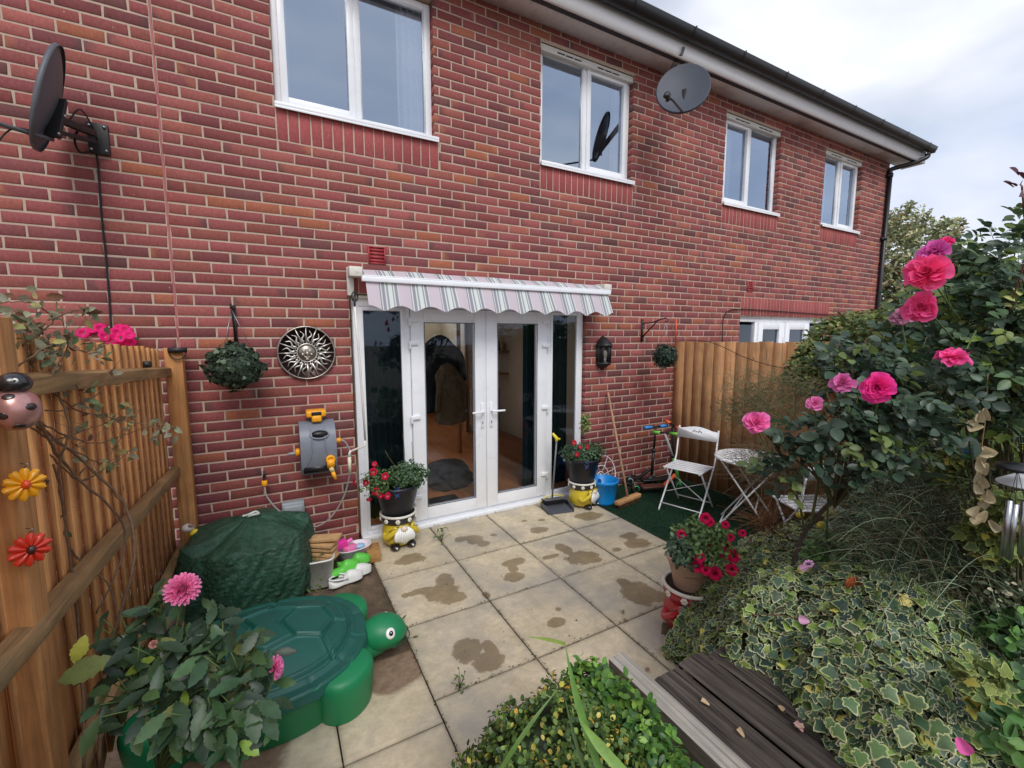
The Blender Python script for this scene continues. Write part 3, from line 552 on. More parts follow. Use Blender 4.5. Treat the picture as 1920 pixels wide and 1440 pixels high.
mb = MB(); mb.tube([at(1267,640,3.70),at(1268,598,3.70)],.009,8); tag(mb.build('garden_cane', pmat('orange_plastic',c(214,92,60),.5)), 'thin orange rod standing against the wall behind the fence', 'rod')
# ---------------- awning ----------------
aw = thing('awning', 'retracted striped awning with scalloped valance above the french doors', 'awning', (1.85,3.7,2.2))
m_aw, t, b = newmat('striped_canvas'); a = t.nodes.new('ShaderNodeAttribute'); a.attribute_name='Col'; v = objco(t); n = nz(t,260,2,.6,v); r = ramp(t,n.outputs['Fac'],.3,.7,(.93,)*3,(1.05,)*3); x = mixc(t,'MULTIPLY',1.0,a.outputs['Color'],r.outputs[0]); lk(t,x.outputs[2],b.inputs['Base Color']); b.inputs['Roughness'].default_value=.85
tr = t.nodes.new('ShaderNodeBsdfTranslucent'); lk(t,x.outputs[2],tr.inputs[0]); ms = t.nodes.new('ShaderNodeMixShader'); ms.inputs[0].default_value=.25; lk(t,b.outputs[0],ms.inputs[1]); lk(t,tr.outputs[0],ms.inputs[2]); lk(t,ms.outputs[0],t.nodes['Material Output'].inputs[0])
def stripe(u):   # u in metres along the awning
    p = (u % .243)/.243; pk = c(216,204,211); g1 = c(158,157,168); wt_ = c(226,232,230); g2 = c(158,164,164)
    if p < .40: return pk
    if p < .43: return c(150,146,154)
    if p < .47: return wt_
    if p < .57: return g1
    if p < .62: return wt_
    if p < .67: return g2
    if p < .80: return wt_
    if p < .84: return g2
    if p < .88: return wt_
    if p < .97: return g1
    return wt_
U_ = np.linspace(0,2.405,830); SC = np.array([stripe(u) for u in U_])
ax0 = .655; P = []
prof = [(3.735,2.262),(3.70,2.27),(3.66,2.262),(3.60,2.225),(3.565,2.205),(3.55,2.19)]
P = np.stack([np.stack([ax0+U_, np.full_like(U_,yy), np.full_like(U_,zz_)+.004*np.sin(U_*9+yy*30)],-1) for yy,zz_ in prof],1)
mb = MB(); mb.grid(P, np.repeat(SC[:,None],len(prof),1)); mb.build('canopy', m_aw, aw, smooth=True)
dz = .232-.042*np.abs(np.cos(pi*(U_/.243)))**1.3
P = np.stack([np.stack([ax0+U_, 3.545-.012*k+.010*np.sin(U_*6.5)*k/8+.004*np.sin(U_*40)*k/8, 2.165-dz*k/8],-1) for k in range(9)],1)
mb = MB(); mb.grid(P, np.repeat(SC[:,None],9,1)); mb.build('valance', m_aw, aw, smooth=True)
mb = MB(); mb.box(ax0-.03,ax0+2.425,3.515,3.56,2.155,2.195); mb.box(ax0-.03,ax0+2.425,3.518,3.54,2.195,2.205); mb.build('front_bar', M_white, aw, bevel=.006)
mb = MB(); mb.tube([(ax0,3.70,2.24),(ax0+2.43,3.70,2.24)],.028,14); mb.build('roller', M_white, aw, smooth=True)
for q in (.545,3.06):
    mb = MB(); mb.box(q,q+.05,3.70,3.748,2.06,2.28); mb.box(q+.004,q+.10,3.60,3.72,2.20,2.275); mb.build('bracket', pmat('aged_white_metal',c(214,210,200),.5,var=.1,dirt=c(120,100,80),dscale=20,dpos=(.55,.75)), aw, bevel=.004)
for q0 in (.9,2.8):
    mb = MB(); mb.bar((q0,3.70,2.20),(q0+(.5 if q0<1 else -.5),3.62,2.185),.04,.03); mb.bar((q0+(.5 if q0<1 else -.5),3.62,2.185),(q0+.05,3.56,2.175),.03,.025); mb.build('arm', M_white, aw, bevel=.003)
yk = 3.50; K = [at(665,575,yk),at(671,640,yk),at(679,740,yk),at(685,826,yk)]
mb = MB(); mb.tube([at(665,545,3.56),at(665,575,yk)],.008,8); ez = at(665,556,3.55); mb.tube([ez+np.array([.022*cos(a_),0,.035*sin(a_)]) for a_ in np.linspace(0,2*pi,14)],.005,6); mb.build('gear_hook', M_bmetal, aw)
mb = MB(); mb.tube(K,.0085,10,c(226,222,210)); mb.tube([K[-1],at(683,836,yk),at(658,846,yk)],.009,10,c(226,222,210)); mb.tube([at(658,845,yk),at(655,850,yk),at(655,858,yk)],.009,8,c(226,222,210)); mb.tube([at(655,857,yk),at(656,886,yk)],.013,12,c(222,214,190)); mb.build('crank_handle', M_plas, aw, smooth=True)
# ---------------- satellite dishes ----------------
M_dish = pmat('dish_metal', c(92,94,100), .5, var=.1, scale=12, bs=.1, dirt=c(70,72,62), dscale=8, dpos=(.55,.8))
M_dishl = pmat('dish_metal_blue', c(62,68,80), .55, var=.08, scale=12)
def dish(name, label, ctr, nrm_, up, rx, ry, arm_pts, lnb, wallpt, mat_):
    Tn = thing(name, label, 'satellite dish', wallpt); Fm = frame(nrm_, up)
    th = np.arange(48)*2*pi/48; rr = np.linspace(0.02,1,9); dep = .045
    P = np.stack([np.stack([rx*r_*np.cos(th), ry*r_*np.sin(th), np.full(48,dep*(r_*r_-1))],-1) for r_ in rr]); mb = MB(); mb.grid(P, cv=True, M=Fm, T=ctr)
    P2 = P.copy(); P2[...,2] -= .006; mb.grid(P2, cv=True, M=Fm, T=ctr)
    rim = np.stack([np.stack([(rx+q)*np.cos(th),(ry+q)*np.sin(th),np.full(48,z_)],-1) for q,z_ in ((0,0),(.006,0),(.008,-.022),(.002,-.022))]); mb.grid(rim, cv=True, M=Fm, T=ctr)
    mb.build('reflector', mat_, Tn, smooth=True)
    bk = ctr-Fm[:,2]*.07-Fm[:,1]*ry*.35
    mb = MB(); mb.bar(ctr-Fm[:,2]*.05+Fm[:,1]*.02, bk-Fm[:,1]*.12, .07,.02); mb.bar(bk, np.array(wallpt)+[0,-.10,0], .035,.035); mb.bar(bk-Fm[:,1]*.08, np.array(wallpt)+[0,-.08,-.04], .02,.02); mb.box(-.05,.05,-.02,0,-.09,.09,T=np.array(wallpt)+[0,-.002,0]); mb.build('mount', M_bmetal, Tn, bevel=.002)
    mb = MB()
    for dx in (-.035,.035):
        for dz_ in (-.07,.07): mb.ball(np.array(wallpt)+[dx,-.026,dz_],.009,nu=6,nv=8)
    for q in ((.02,.02),(-.02,.02),(.02,-.1),(-.02,-.1)): mb.ball(bk+Fm[:,0]*q[0]+Fm[:,1]*q[1]-Fm[:,2]*.02,.009,nu=6,nv=8)
    mb.build('bolt', M_steel, Tn, smooth=True)
    mb = MB(); mb.tube(arm_pts,.011,8); mb.build('arm', mat_, Tn, smooth=True)
    mb = MB(); Lf = frame(ctr-lnb); mb.lathe([(.028,.0),(.030,.015),(.022,.03),(.018,.09)],14,M=frame(lnb-ctr),T=lnb); mb.tube([lnb,lnb-[0,0,.05]],.018,8); mb.build('receiver', M_black, Tn, smooth=True)
    return Tn
c1 = at(85,182,3.42); wp = tuple(at(186,262,3.748))
vr_ = nrm(c1-O3); n1_ = nrm(np.cross((0,0,1),vr_)*.95+vr_*.08+np.array([0,0,.20])); low = c1+np.array([.03,0,-.27])
d1 = dish('satellite_dish', 'dark grey satellite dish seen side on high on the left', c1, n1_, (0.1,.35,1), .25, .29, [at(100,262,3.38),at(50,248,3.30),at(-20,226,3.2),at(-90,205,3.1)], at(-100,190,3.1), wp, M_dish)
mb = MB(); mb.tube(crom([at(60,245,3.30),at(30,240,3.28),at(10,250,3.25),at(-10,275,3.22)],6),.004,6); mb.tube(crom([at(150,235,3.6),at(140,262,3.62),at(150,285,3.7),at(172,285,3.742),at(183,300,3.742),at(190,400,3.742),at(200,500,3.742),at(208,612,3.742),at(210,700,3.742)],8),.006,6); mb.tube(crom([at(130,225,3.5),at(150,205,3.55),at(172,235,3.65),at(182,262,3.72)],6),.004,6)
mb.build('coaxial_cable', M_rubber, d1, smooth=True)
c2 = at(1281,164,3.22); wp2 = tuple(at(1262,128,3.745)); 
d2_ = dish('satellite_dish', 'round blue grey satellite dish under the eaves beside the upper window', c2, nrm(np.array([-.62,-.62,.30])), (.25,.05,1), .245, .275, [c2+np.array([-.02,-.03,-.25]), at(1262,188,2.98), at(1255,183,2.95)], at(1252,178,2.95), wp2, M_dishl)
mb = MB()
for q in range(3): mb.tube(crom([at(1255+q*3,142,3.70),at(1262+q*4,118,3.55),at(1276+q*2,102,3.43),at(1280+q*2,88,3.43)],6),.004,6)
mb.build('coaxial_cable', M_rubber, d2_, smooth=True)
# ---------------- on the wall ----------------
# lantern
ln = at(1138,662,3.66); lt = thing('wall_lantern', 'black half lantern with clear panes beside the french doors', 'lantern', ln+[0,.085,-.1])
mb = MB(); X0,Y0,Z0 = ln; hx = [(X0+.075*cos(a_), 3.735-.10*max(0,sin(a_))) for a_ in np.linspace(0,pi,5)]
def hexring(s_, z): return [(X0+(x_-X0)*s_, 3.737+(y_-3.737)*s_, z) for x_,y_ in hx]
def stack(mb, L_, col=(1,1,1)):
    P = np.array([hexring(s_,z_) for s_,z_ in L_]); mb.grid(P)
stack(mb, [(1.2,Z0+.095),(1.28,Z0+.085),(1.25,Z0+.075),(1.05,Z0+.07)]); stack(mb,[(1.2,Z0+.095),(.9,Z0+.13),(.45,Z0+.17),(.2,Z0+.175),(.05,Z0+.19)])
stack(mb,[(1.0,Z0-.10),(1.12,Z0-.105),(1.12,Z0-.12),(.8,Z0-.14),(.5,Z0-.165),(.25,Z0-.17),(.2,Z0-.185),(.02,Z0-.19)])
for x_,y_ in hx: mb.bar((x_,y_,Z0-.105),(X0+(x_-X0)*1.08,3.737+(y_-3.737)*1.08,Z0+.075),.011)
mb.box(X0-.06,X0+.06,3.735,3.749,Z0-.13,Z0+.13); mb.build('lantern_case', M_black, lt)
mb = MB(); stack(mb,[(.97,Z0-.10),(1.05,Z0+.07)]); mb.build('pane', M_glassd, lt)
mb = MB(); mb.tube([(X0,3.69,Z0-.10),(X0,3.69,Z0-.05)],.014,10,c(225,225,220)); mb.ball((X0,3.69,Z0-.01),(.024,.024,.04),c(236,232,215)); mb.build('bulb', M_vgloss, lt, smooth=True)
# sun plaque
sp_ = np.array([.232,3.735,1.612]); sn = thing('sun_plaque', 'round pewter sun face plaque with straight and wavy rays', 'wall plaque', sp_)
mb = MB(); q = lambda r_,z_: (r_,z_); Mx = RX(pi/2)
mb.lathe([(.0,0),(.193,0),(.196,.012),(.204,.014),(.206,.004),(.206,-.01)],56,c(62,46,44),M=Mx,T=sp_); 
an = np.linspace(0,2*pi,57)[:-1]; mb.tube([sp_+[.2*cos(a_),-.012,.2*sin(a_)] for a_ in an],.006,6,c(176,170,160),closed=True); mb.build('disc', M_vsilver, sn, smooth=True)
mb = MB()
for k in range(16):
    a_ = k*pi/8; d_ = np.array([cos(a_),0,sin(a_)]); mb.tube([sp_+d_*.083+[0,-.016,0],sp_+d_*.195+[0,-.016,0]],[.009,.0035],6,c(206,202,194))
    a_ += pi/16; d_ = np.array([cos(a_),0,sin(a_)]); e_ = np.array([-sin(a_),0,cos(a_)])
    mb.tube([sp_+d_*r_+e_*.011*sin((r_-.085)*85)+[0,-.016,0] for r_ in np.linspace(.085,.17,12)],np.linspace(.011,.003,12),6,c(196,192,184))
mb.build('ray', M_vsilver, sn, smooth=True)
mb = MB(); mb.lathe([(.0,.040),(.025,.038),(.05,.030),(.064,.018),(.067,.006)],32,c(150,140,130),M=Mx,T=sp_); mb.tube([sp_+[.069*cos(a_),-.02,.069*sin(a_)] for a_ in an],.0055,6,c(210,206,198),closed=True)
for a_ in np.linspace(0,2*pi,25)[:-1]: mb.ball(sp_+[.078*cos(a_),-.016,.078*sin(a_)],.006,c(190,186,178),6,8)
mb.tube([sp_+[0,-.043,.018],sp_+[0,-.052,-.006],sp_+[0,-.044,-.014]],[.004,.010,.008],8,c(214,208,198))
for s_ in (-1,1):
    mb.tube([sp_+[s_*x_,-.044+abs(x_)*.15,.015+.006*sin((x_-.008)*90)] for x_ in (.008,.018,.028,.038)],.003,6,c(214,208,198)); mb.tube([sp_+[s_*x_,-.042+abs(x_)*.2,.028-.2*(x_-.02)**2*40] for x_ in (.006,.018,.03,.042)],.0035,6,c(214,208,198)); mb.ball(sp_+[s_*.03,-.034,-.012],(.013,.008,.011),c(180,172,162),8,10)
mb.tube([sp_+[x_,-.040+abs(x_)*.2,-.034+.012*(x_/.022)**2] for x_ in np.linspace(-.022,.022,9)],[.002,.003,.004,.005,.005,.005,.004,.003,.002],6,c(200,190,180)); mb.ball(sp_+[0,-.034,-.048],(.015,.008,.008),c(180,172,162),8,10)
mb.build('face', M_vsilver, sn, smooth=True)
# hose reel
hc = at(596,838,3.62); X0,Z0 = hc[0],hc[2]+.0; hr = thing('hose_reel', 'grey wall mounted hose reel with orange fittings left of the doors', 'hose reel', (X0,3.74,Z0))
pr_ = [(3.735,.19),(3.66,.205),(3.58,.175),(3.53,.10),(3.515,0),(3.52,-.10),(3.55,-.185),(3.575,-.20),(3.735,-.20)]
mb = MB(); P = np.array([[(X0+x_, y_, Z0+z_*(1-.0*abs(x_))) for y_,z_ in pr_] for x_ in np.linspace(-.125,.125,12)]); mb.grid(P, c(120,125,136))
for x_ in (-.125,.125): mb.add([(X0+x_,y_,Z0+z_) for y_,z_ in pr_],[tuple(range(len(pr_)))],c(110,115,126))
# raised side ribs, carved oval and bottom slot
for s_ in (-1,1): mb.tube(crom([(X0+s_*.06,3.62,Z0+.2),(X0+s_*.045,3.535,Z0+.12),(X0+s_*.05,3.51,Z0+.0),(X0+s_*.08,3.517,Z0-.09),(X0+s_*.12,3.535,Z0-.14)],6),.005,6,c(128,134,146))
mb.build('case', M_plas, hr, smooth=False, bevel=.006)
mb = MB(); mb.ball((X0+.01,3.545,Z0+.115),(.062,.03,.028),c(22,22,24)); mb.build('oval_opening', M_plas, hr, smooth=True); mb = MB(); mb.box(X0-.11,X0+.11,3.53,3.56,Z0-.172,Z0-.125,c(30,30,32)); mb.build('slot_opening', M_plas, hr)
mb = MB(); ang = np.linspace(0,2*pi,25)[:-1]; mb.tube([(X0+.01+.064*cos(a_),3.535+.02*sin(a_),Z0+.115+.03*sin(a_)) for a_ in ang],.006,6,c(120,126,138),closed=True); mb.box(X0-.055,X0+.055,3.66,3.74,Z0+.19,Z0+.24,c(110,114,126)); mb.build('trim', M_plas, hr)
OR = c(246,168,30)
mb = MB(); mb.box(X0-.07,X0+.07,3.60,3.73,Z0+.235,Z0+.285,OR); mb.box(X0-.035,X0+.035,3.58,3.62,Z0+.20,Z0+.25,OR); mb.build('wall_clip', M_plas, hr, bevel=.012)
mb = MB(); mb.box(X0-.035,X0+.035,3.594,3.60,Z0+.25,Z0+.278,c(34,30,34)); mb.build('clip_recess', M_plas, hr, bevel=.003)
mb = MB(); mb.lathe([(.026,0),(.03,.008),(.03,.022),(.024,.03)],18,OR,M=RY(-pi/2),T=(X0-.128,3.60,Z0-.02)); mb.tube([(X0-.15,3.60,Z0-.025),(X0-.205,3.60,Z0-.025)],.012,10,c(150,152,156)); mb.build('winding_knob', M_plas, hr)
mb = MB(); mb.lathe([(.017,0),(.02,.005),(.02,.03),(.014,.038)],16,OR,M=RY(pi/2),T=(X0+.128,3.60,Z0+.04)); mb.build('hose_connector', M_plas, hr)
mb = MB(); n0_ = np.array([X0+.075,3.50,Z0-.11]); mb.lathe([(.028,0),(.034,.006),(.034,.03),(.02,.034),(.018,.028),(.0,.028)],18,OR,M=RX(pi/2),T=n0_+[0,.02,.03]); mb.box(n0_[0]-.026,n0_[0]+.026,3.485,3.52,n0_[2]-.03,n0_[2]+.03,OR); mb.tube([n0_+[0,0,-.03],n0_+[.01,-.005,-.065]],[.02,.017],12,c(212,190,130)); mb.tube([n0_+[.01,-.005,-.065],n0_+[.028,-.01,-.125]],[.016,.012],12,OR); mb.build('spray_nozzle', M_plas, hr)
mb = MB(); mb.tube(crom([(X0+.165,3.60,Z0+.04),at(648,830,3.6),at(657,850,3.6),at(657,880,3.62),at(645,930,3.64),at(620,970,3.66),at(590,988,3.68),at(560,980,3.6)],8),.0065,8); mb.build('hose', pmat('grey_hose',c(150,146,144),.5), hr, smooth=True)
tp = at(496,905,3.68); tt = thing('garden_tap', 'outdoor tap with orange hose connector low on the wall', 'tap', tp)
mb = MB(); mb.tube([tp+[0,.06,.05],tp+[0,.0,.05],tp+[0,-.005,.02]],.01,8,c(60,56,50)); mb.box(-.006,.006,-.02,.02,.05,.085,c(50,48,44),T=tp); mb.build('tap_body', M_v, tt)
mb = MB(); mb.lathe([(.015,-.025),(.02,-.018),(.02,.012),(.016,.018)],16,OR,T=tp); mb.build('connector', M_plas, tt)
mb = MB(); mb.tube(crom([tp+[0,0,-.02],at(500,930,3.66),at(520,955,3.64),at(545,972,3.62),at(575,990,3.6)],8),.0065,8); mb.build('hose', bpy.data.materials['grey_hose'], tt, smooth=True)
jb = at(550,952,3.70); mb = MB(); mb.box(-.078,.078,-.03,.045,-.045,.05,T=jb); mb.box(-.066,.066,-.046,-.03,-.03,.03,T=jb); mb.box(-.066,.072,-.012,.045,-.12,-.045,T=jb)
tag(mb.build('socket_box', pmat('grey_plastic',c(150,158,164),.45,var=.05), bevel=.008), 'grey weatherproof socket box low on the wall above the green cover', 'socket box')
# left bracket
hb = thing('wall_bracket', 'straight black iron bracket carrying the left leaf ball', 'bracket', at(437,620,3.74))
kp = at(438,575,3.74)
mb = MB(); mb.box(kp[0]-.012,kp[0]+.012,3.735,3.749,kp[2]-.30,kp[2]+.01); mb.bar((kp[0],3.74,kp[2]-.005),(kp[0],3.50,kp[2]-.02),.014); mb.bar((kp[0],3.74,kp[2]-.26),(kp[0],3.56,kp[2]-.03),.012); mb.tube([(kp[0],3.50,kp[2]-.02),(kp[0],3.485,kp[2]-.0),(kp[0],3.475,kp[2]-.02)],.006,6); mb.build('bracket_arm', M_bmetal, hb)
k2 = at(1204,600,3.745); hb2 = thing('wall_bracket', 'scrolled rusty iron hanging basket bracket beside the right fence', 'bracket', k2)
mb = MB(); x_ = k2[0]; mb.box(x_-.012,x_+.012,3.735,3.749,k2[2]-.25,k2[2]+.01); mb.tube([(x_,3.74,k2[2]-.04),(x_,3.6,k2[2]-.035),(x_,3.46,k2[2]+.0),(x_,3.40,k2[2]+.012),(x_,3.37,k2[2]-.01),(x_,3.385,k2[2]-.03),(x_,3.40,k2[2]-.02)],.007,6); mb.bar((x_,3.74,k2[2]-.20),(x_,3.50,k2[2]-.005),.011)
for zc_,yc_ in ((k2[2]-.07,3.725),(k2[2]-.20,3.72)): mb.tube([(x_,yc_-.018*cos(a_),zc_+.018*sin(a_)) for a_ in np.linspace(0,5.2,10)],.004,6)
mb.build('bracket_arm', M_bmetal, hb2, smooth=False)
# ---------------- covered table ----------------
tb = np.array([-.20,3.30]); 
def tarp():
    nth, nt_ = 200, 90; th = np.arange(nth)*2*pi/nth; P = np.zeros((nt_,nth,3)); corners = np.array([.35,1.35,2.5,3.55,4.45,5.45])
    for i in range(nt_):
        u = i/(nt_-1)
        d_ = np.min(np.abs((th[:,None]-corners[None]+pi)%(2*pi)-pi),1); pf = 1-.13*np.clip(d_/.5,0,1)**1.4; 
        Rr = .375*pf; 
        if u < .42: q = u/.42; r_ = Rr*q; z = .555-.115*q**1.25+.018*np.cos(6*(th-.35))*q+.008*np.sin(th*13+q*5)*q
        else:
            q = (u-.42)/.58; r_ = Rr*(1+.10*sin(q*pi*.9)-.03*q)+.030*q*np.abs(np.sin(th*3.5+1.2*np.sin(th*2)))-.01*q+.012*q*np.sin(th*15+q*2); z = .44-.42*q+.012*(1-q)*np.cos(6*(th-.35))
            z = z+.0*th
        r_ = r_+.004*np.sin(th*31+u*40)+.003*rng.standard_normal(nth)*(u>.05); 
        P[i,:,0] = tb[0]+r_*np.cos(th)*1.02; P[i,:,1] = tb[1]+r_*np.sin(th)*1.0; P[i,:,2] = z
    return P
m_tarp, t, b = newmat('green_tarpaulin'); v = objco(t); n = nz(t,7,6,.62,v,1.5); r = ramp(t,n.outputs['Fac'],.3,.75,c(26,58,44),c(56,96,76)); b.inputs['Roughness'].default_value=.36
n2 = nz(t,30,6,.7,objco(t,(1,1,.5)),1.0); s_ = ramp(t,n2.outputs['Fac'],.62,.8,(0,0,0),(.5,)*3); x = mixc(t,'MIX',s_.outputs[0],r.outputs[0],c(140,165,150)); lk(t,x.outputs[2],b.inputs['Base Color'])
vo = t.nodes.new('ShaderNodeTexVoronoi'); vo.inputs['Scale'].default_value=14; vo.feature='SMOOTH_F1'; nv = nz(t,5,4,.6,v); mxv = mixc(t,'ADD',.25,objco(t,(1,1,1)),nv.outputs['Color']); lk(t,mxv.outputs[2],vo.inputs['Vector']); bump(t,b,vo.outputs['Distance'],.25,.03); bump(t,b,nz(t,1,6,.7,objco(t,(38,38,7)),1.6).outputs['Fac'],.9,.010); bump(t,b,n2.outputs['Fac'],.6,.008); bump(t,b,nz(t,400,2,.5,v).outputs['Fac'],.15,.002)
ct = thing('covered_table', 'low garden table under a dark green crinkled tarpaulin cover', 'covered table', (tb[0],tb[1],0))
mb = MB(); mb.grid(tarp(), cv=True); mb.build('tarpaulin', m_tarp, ct, smooth=True)
mb = MB(); mb.tube(crom([(-.20,3.27,.556),(-.17,3.25,.571),(-.14,3.28,.561),(-.16,3.31,.568),(-.20,3.30,.559),(-.23,3.27,.566)],5),.008,6,c(200,205,200)); mb.build('tie_knot', M_v, ct, smooth=True)
# ---------------- turtle sandbox ----------------
m_lid = pmat('dark_green_plastic', c(26,88,78), .46, var=.06, scale=9, bs=.1, bscale=90, dirt=c(70,112,96), dscale=5, dpos=(.58,.9)); m_tub = pmat('green_plastic', c(24,128,80), .46, var=.05, scale=7, bs=.1, bscale=90, dirt=c(120,130,100), dscale=6, dpos=(.66,.95))
tc_ = np.array([-.095,2.33]); TA = radians(-5); TR = RZ(TA); RXL, RYL = .455, .405
tu = thing('turtle_sandbox', 'green plastic turtle sandbox with moulded shell lid on bare soil', 'sandbox', (*tc_,0)); T3 = np.array([*tc_,0])
def sup(th, a_, b_, e=2.25): return np.stack([a_*np.sign(np.cos(th))*np.abs(np.cos(th))**(2/e), b_*np.sign(np.sin(th))*np.abs(np.sin(th))**(2/e)],-1)
th = np.arange(96)*2*pi/96
mb = MB(); P = []
for s_,z_ in ((.90,.0),(.92,.01),(.975,.19),(1.0,.205),(1.0,.215),(.9,.215)): e_ = sup(th,RXL*s_,RYL*s_); P.append(np.concatenate([e_,np.full((96,1),z_)],1))
mb.grid(np.array(P), cv=True, M=TR, T=T3); mb.build('tub', m_tub, tu, smooth=True)
def foot(ang, dist, rot, sx_, sy_):
    sx_ *= .95
    mb = MB(); ct_ = np.array([dist*cos(ang)*RXL/.45, dist*sin(ang)*RYL/.43]); P = []
    for s_,z_ in ((.86,0),(.9,.01),(1.0,.15),(1.0,.17),(.95,.195),(.8,.208),(.0,.212)): e_ = sup(th,sx_*s_,sy_*s_,2.1)@np.array([[cos(rot),sin(rot)],[-sin(rot),cos(rot)]]); P.append(np.concatenate([e_+ct_,np.full((96,1),z_)],1))
    mb.grid(np.array(P), cv=True, M=TR, T=T3); mb.build('foot', m_tub, tu, smooth=True)
foot(-.68,.425,-.80+pi/2,.15,.12); foot(.66,.44,.75+pi/2,.15,.12); foot(pi+.6,.44,.6,.15,.12); foot(pi-.6,.44,-.6,.15,.12)
# lid: dome with raised scutes and a stepped rim
NU, NV = 110, 220; rr = np.linspace(0,1,NU); th2 = np.arange(NV)*2*pi/NV; Rg, Tg = np.meshgrid(rr, th2, indexing='ij')
Xn, Yn = Rg*np.cos(Tg), Rg*np.sin(Tg); E = sup(th2,1.02,1.02); Xp, Yp = Rg*E[None,:,0]*RXL, Rg*E[None,:,1]*RYL
dome = .225+.115*(1-np.clip(Rg/.88,0,1)**2.2)+.0*Rg
def seg(ax_,ay_,bx_,by_): 
    d_ = np.array([bx_-ax_,by_-ay_]); L2 = d_@d_; q = np.clip(((Xn-ax_)*d_[0]+(Yn-ay_)*d_[1])/L2,0,1); return np.hypot(Xn-ax_-q*d_[0], Yn-ay_-q*d_[1])
hexs = [(-.62,0,-.34,.0),]
SG = []
cx6 = [(-.42,0),(.0,0),(.42,0)]
H6 = lambda cx_,cy_,r_: [(cx_+r_*cos(a_), cy_+r_*1.15*sin(a_)) for a_ in np.arange(6)*pi/3]
for cx_,cy_ in ((-.39,0),(.39,0)):
    h_ = H6(cx_,cy_,.26)
    for i in range(6): SG.append((*h_[i],*h_[(i+1)%6]))
SG += [(-.13,0,.13,0)] if False else []
SG += [(-.26,.26,-.0,.40),(.26,.26,.0,.40),(-.26,-.26,.0,-.40),(.26,-.26,.0,-.40),(.0,.40,.0,.78),(.0,-.40,.0,-.78),(-.52,.26,-.60,.55),(.52,.26,.60,.55),(-.52,-.26,-.60,-.55),(.52,-.26,.60,-.55),(.65,0,.80,0),(-.65,0,-.8,0)]
dg = np.min([seg(*s_) for s_ in SG],0)
dome += -.016*np.exp(-(dg/.014)**2)+.007*np.exp(-((dg-.034)/.012)**2)
dome += -.014*np.exp(-((Rg-.80)/.014)**2)+.008*np.exp(-((Rg-.765)/.012)**2)
rs_ = (Rg>.82); notch = np.abs(((Tg/(2*pi)*14)%1)-.5); dome = np.where(rs_, dome-.010*np.exp(-(notch/.035)**2), dome)
dome = np.where(Rg>.975, dome-.05*((Rg-.975)/.025), dome)
mb = MB(); mb.grid(np.stack([Xp,Yp,dome],-1), cv=True, M=TR, T=T3); mb.build('lid', m_lid, tu, smooth=True)
mb = MB(); hd = np.array([.515,-.005,.13]); P = []
u_ = np.linspace(0.01,pi-.01,26)[:,None]; v_ = (np.arange(40)*2*pi/40)[None]
hp = np.stack([np.cos(u_)*.132+0*v_, np.sin(u_)*np.cos(v_)*.096, np.sin(u_)*np.sin(v_)*.088],-1); hp[...,0] = hp[...,0]+.02; hp[...,2] += .02*np.sin(u_); hp[...,1] *= (1+.25*np.cos(u_)*0+.15*np.clip(hp[...,0]/.14,-1,1))
mth = np.exp(-((hp[...,2]+.022)/.007)**2)*(hp[...,0]>.02); hp *= (1-.05*mth)[...,None]
mb.grid(hp, cv=True, M=TR, T=T3+TR@hd)
nk = [T3+TR@np.array(p_) for p_ in ((.38,0,.10),(.46,-.0,.105),(.54,0,.11))]; mb.tube(nk,[.115,.085,.07],24); mb.build('head', m_tub, tu, smooth=True)
mb = MB(); mb.tube([T3+TR@(hd+np.array([.020+.150*cos(q_)*.985,.1*sin(q_)*1.04,-.030+.012*abs(sin(q_))])) for q_ in np.linspace(-1.3,1.3,24)],.003,6,c(12,78,50)); mb.build('mouth', M_plas, tu, smooth=True)
for s_ in (-1,1):
    e0 = TR@(hd+np.array([.056,s_*.084,.054])); od = TR@nrm(np.array([.25,s_*.8,.45])); Fm = frame(od)
    mb = MB(); mb.ball((0,0,0),(.026,.028,.010),c(238,238,232),M=Fm).V[-1][:] += T3+e0; mb.build('eye', M_vgloss, tu, smooth=True)
    mb = MB(); mb.ball((0,0,0),(.013,.014,.008),c(24,24,24),M=Fm).V[-1][:] += T3+e0+od*.006; mb.ball(T3+e0+od*.013+[0,0,.004],.003,c(240,240,240),5,6); mb.build('pupil', M_vgloss, tu, smooth=True)
# ---------------- clutter between the table cover and the doors ----------------
bx = np.array([.21,3.26,0]); wb = thing('storage_tub', 'white plastic tub holding split firewood beside the green cover', 'tub', bx)
mb = MB(); P = []
for s_,z_ in ((.8,0),(.84,.004),(1,.20),(1.06,.2),(1.06,.21),(.97,.21),(.93,.15),(0,.15)): e_ = sup(th,.10*s_,.14*s_,5); P.append(np.concatenate([e_,np.full((96,1),z_)],1))
mb.grid(np.array(P), cv=True, M=RZ(-.1), T=bx); mb.build('tub_shell', pmat('white_plastic',c(222,222,218),.45,var=.05,dirt=c(150,140,120),dscale=9,dpos=(.6,.85)), wb, smooth=True)
for k in range(5):
    mb = MB(); z_ = .16+.034*k; a_ = -.25+.12*rng.standard_normal(); L_ = .11+.01*k; mb.box(-.045,.045,-L_,L_,0,.024,(1-.1*rng.random(),)*3,M=RZ(a_+1.2)@RX(.04*rng.standard_normal()),T=bx+[.015*rng.standard_normal(),.01,z_])
    tag(mb.build('firewood', M_twood, bevel=.003), 'split pale wood length stacked in the white tub', 'firewood', 'firewood lengths in the white tub')
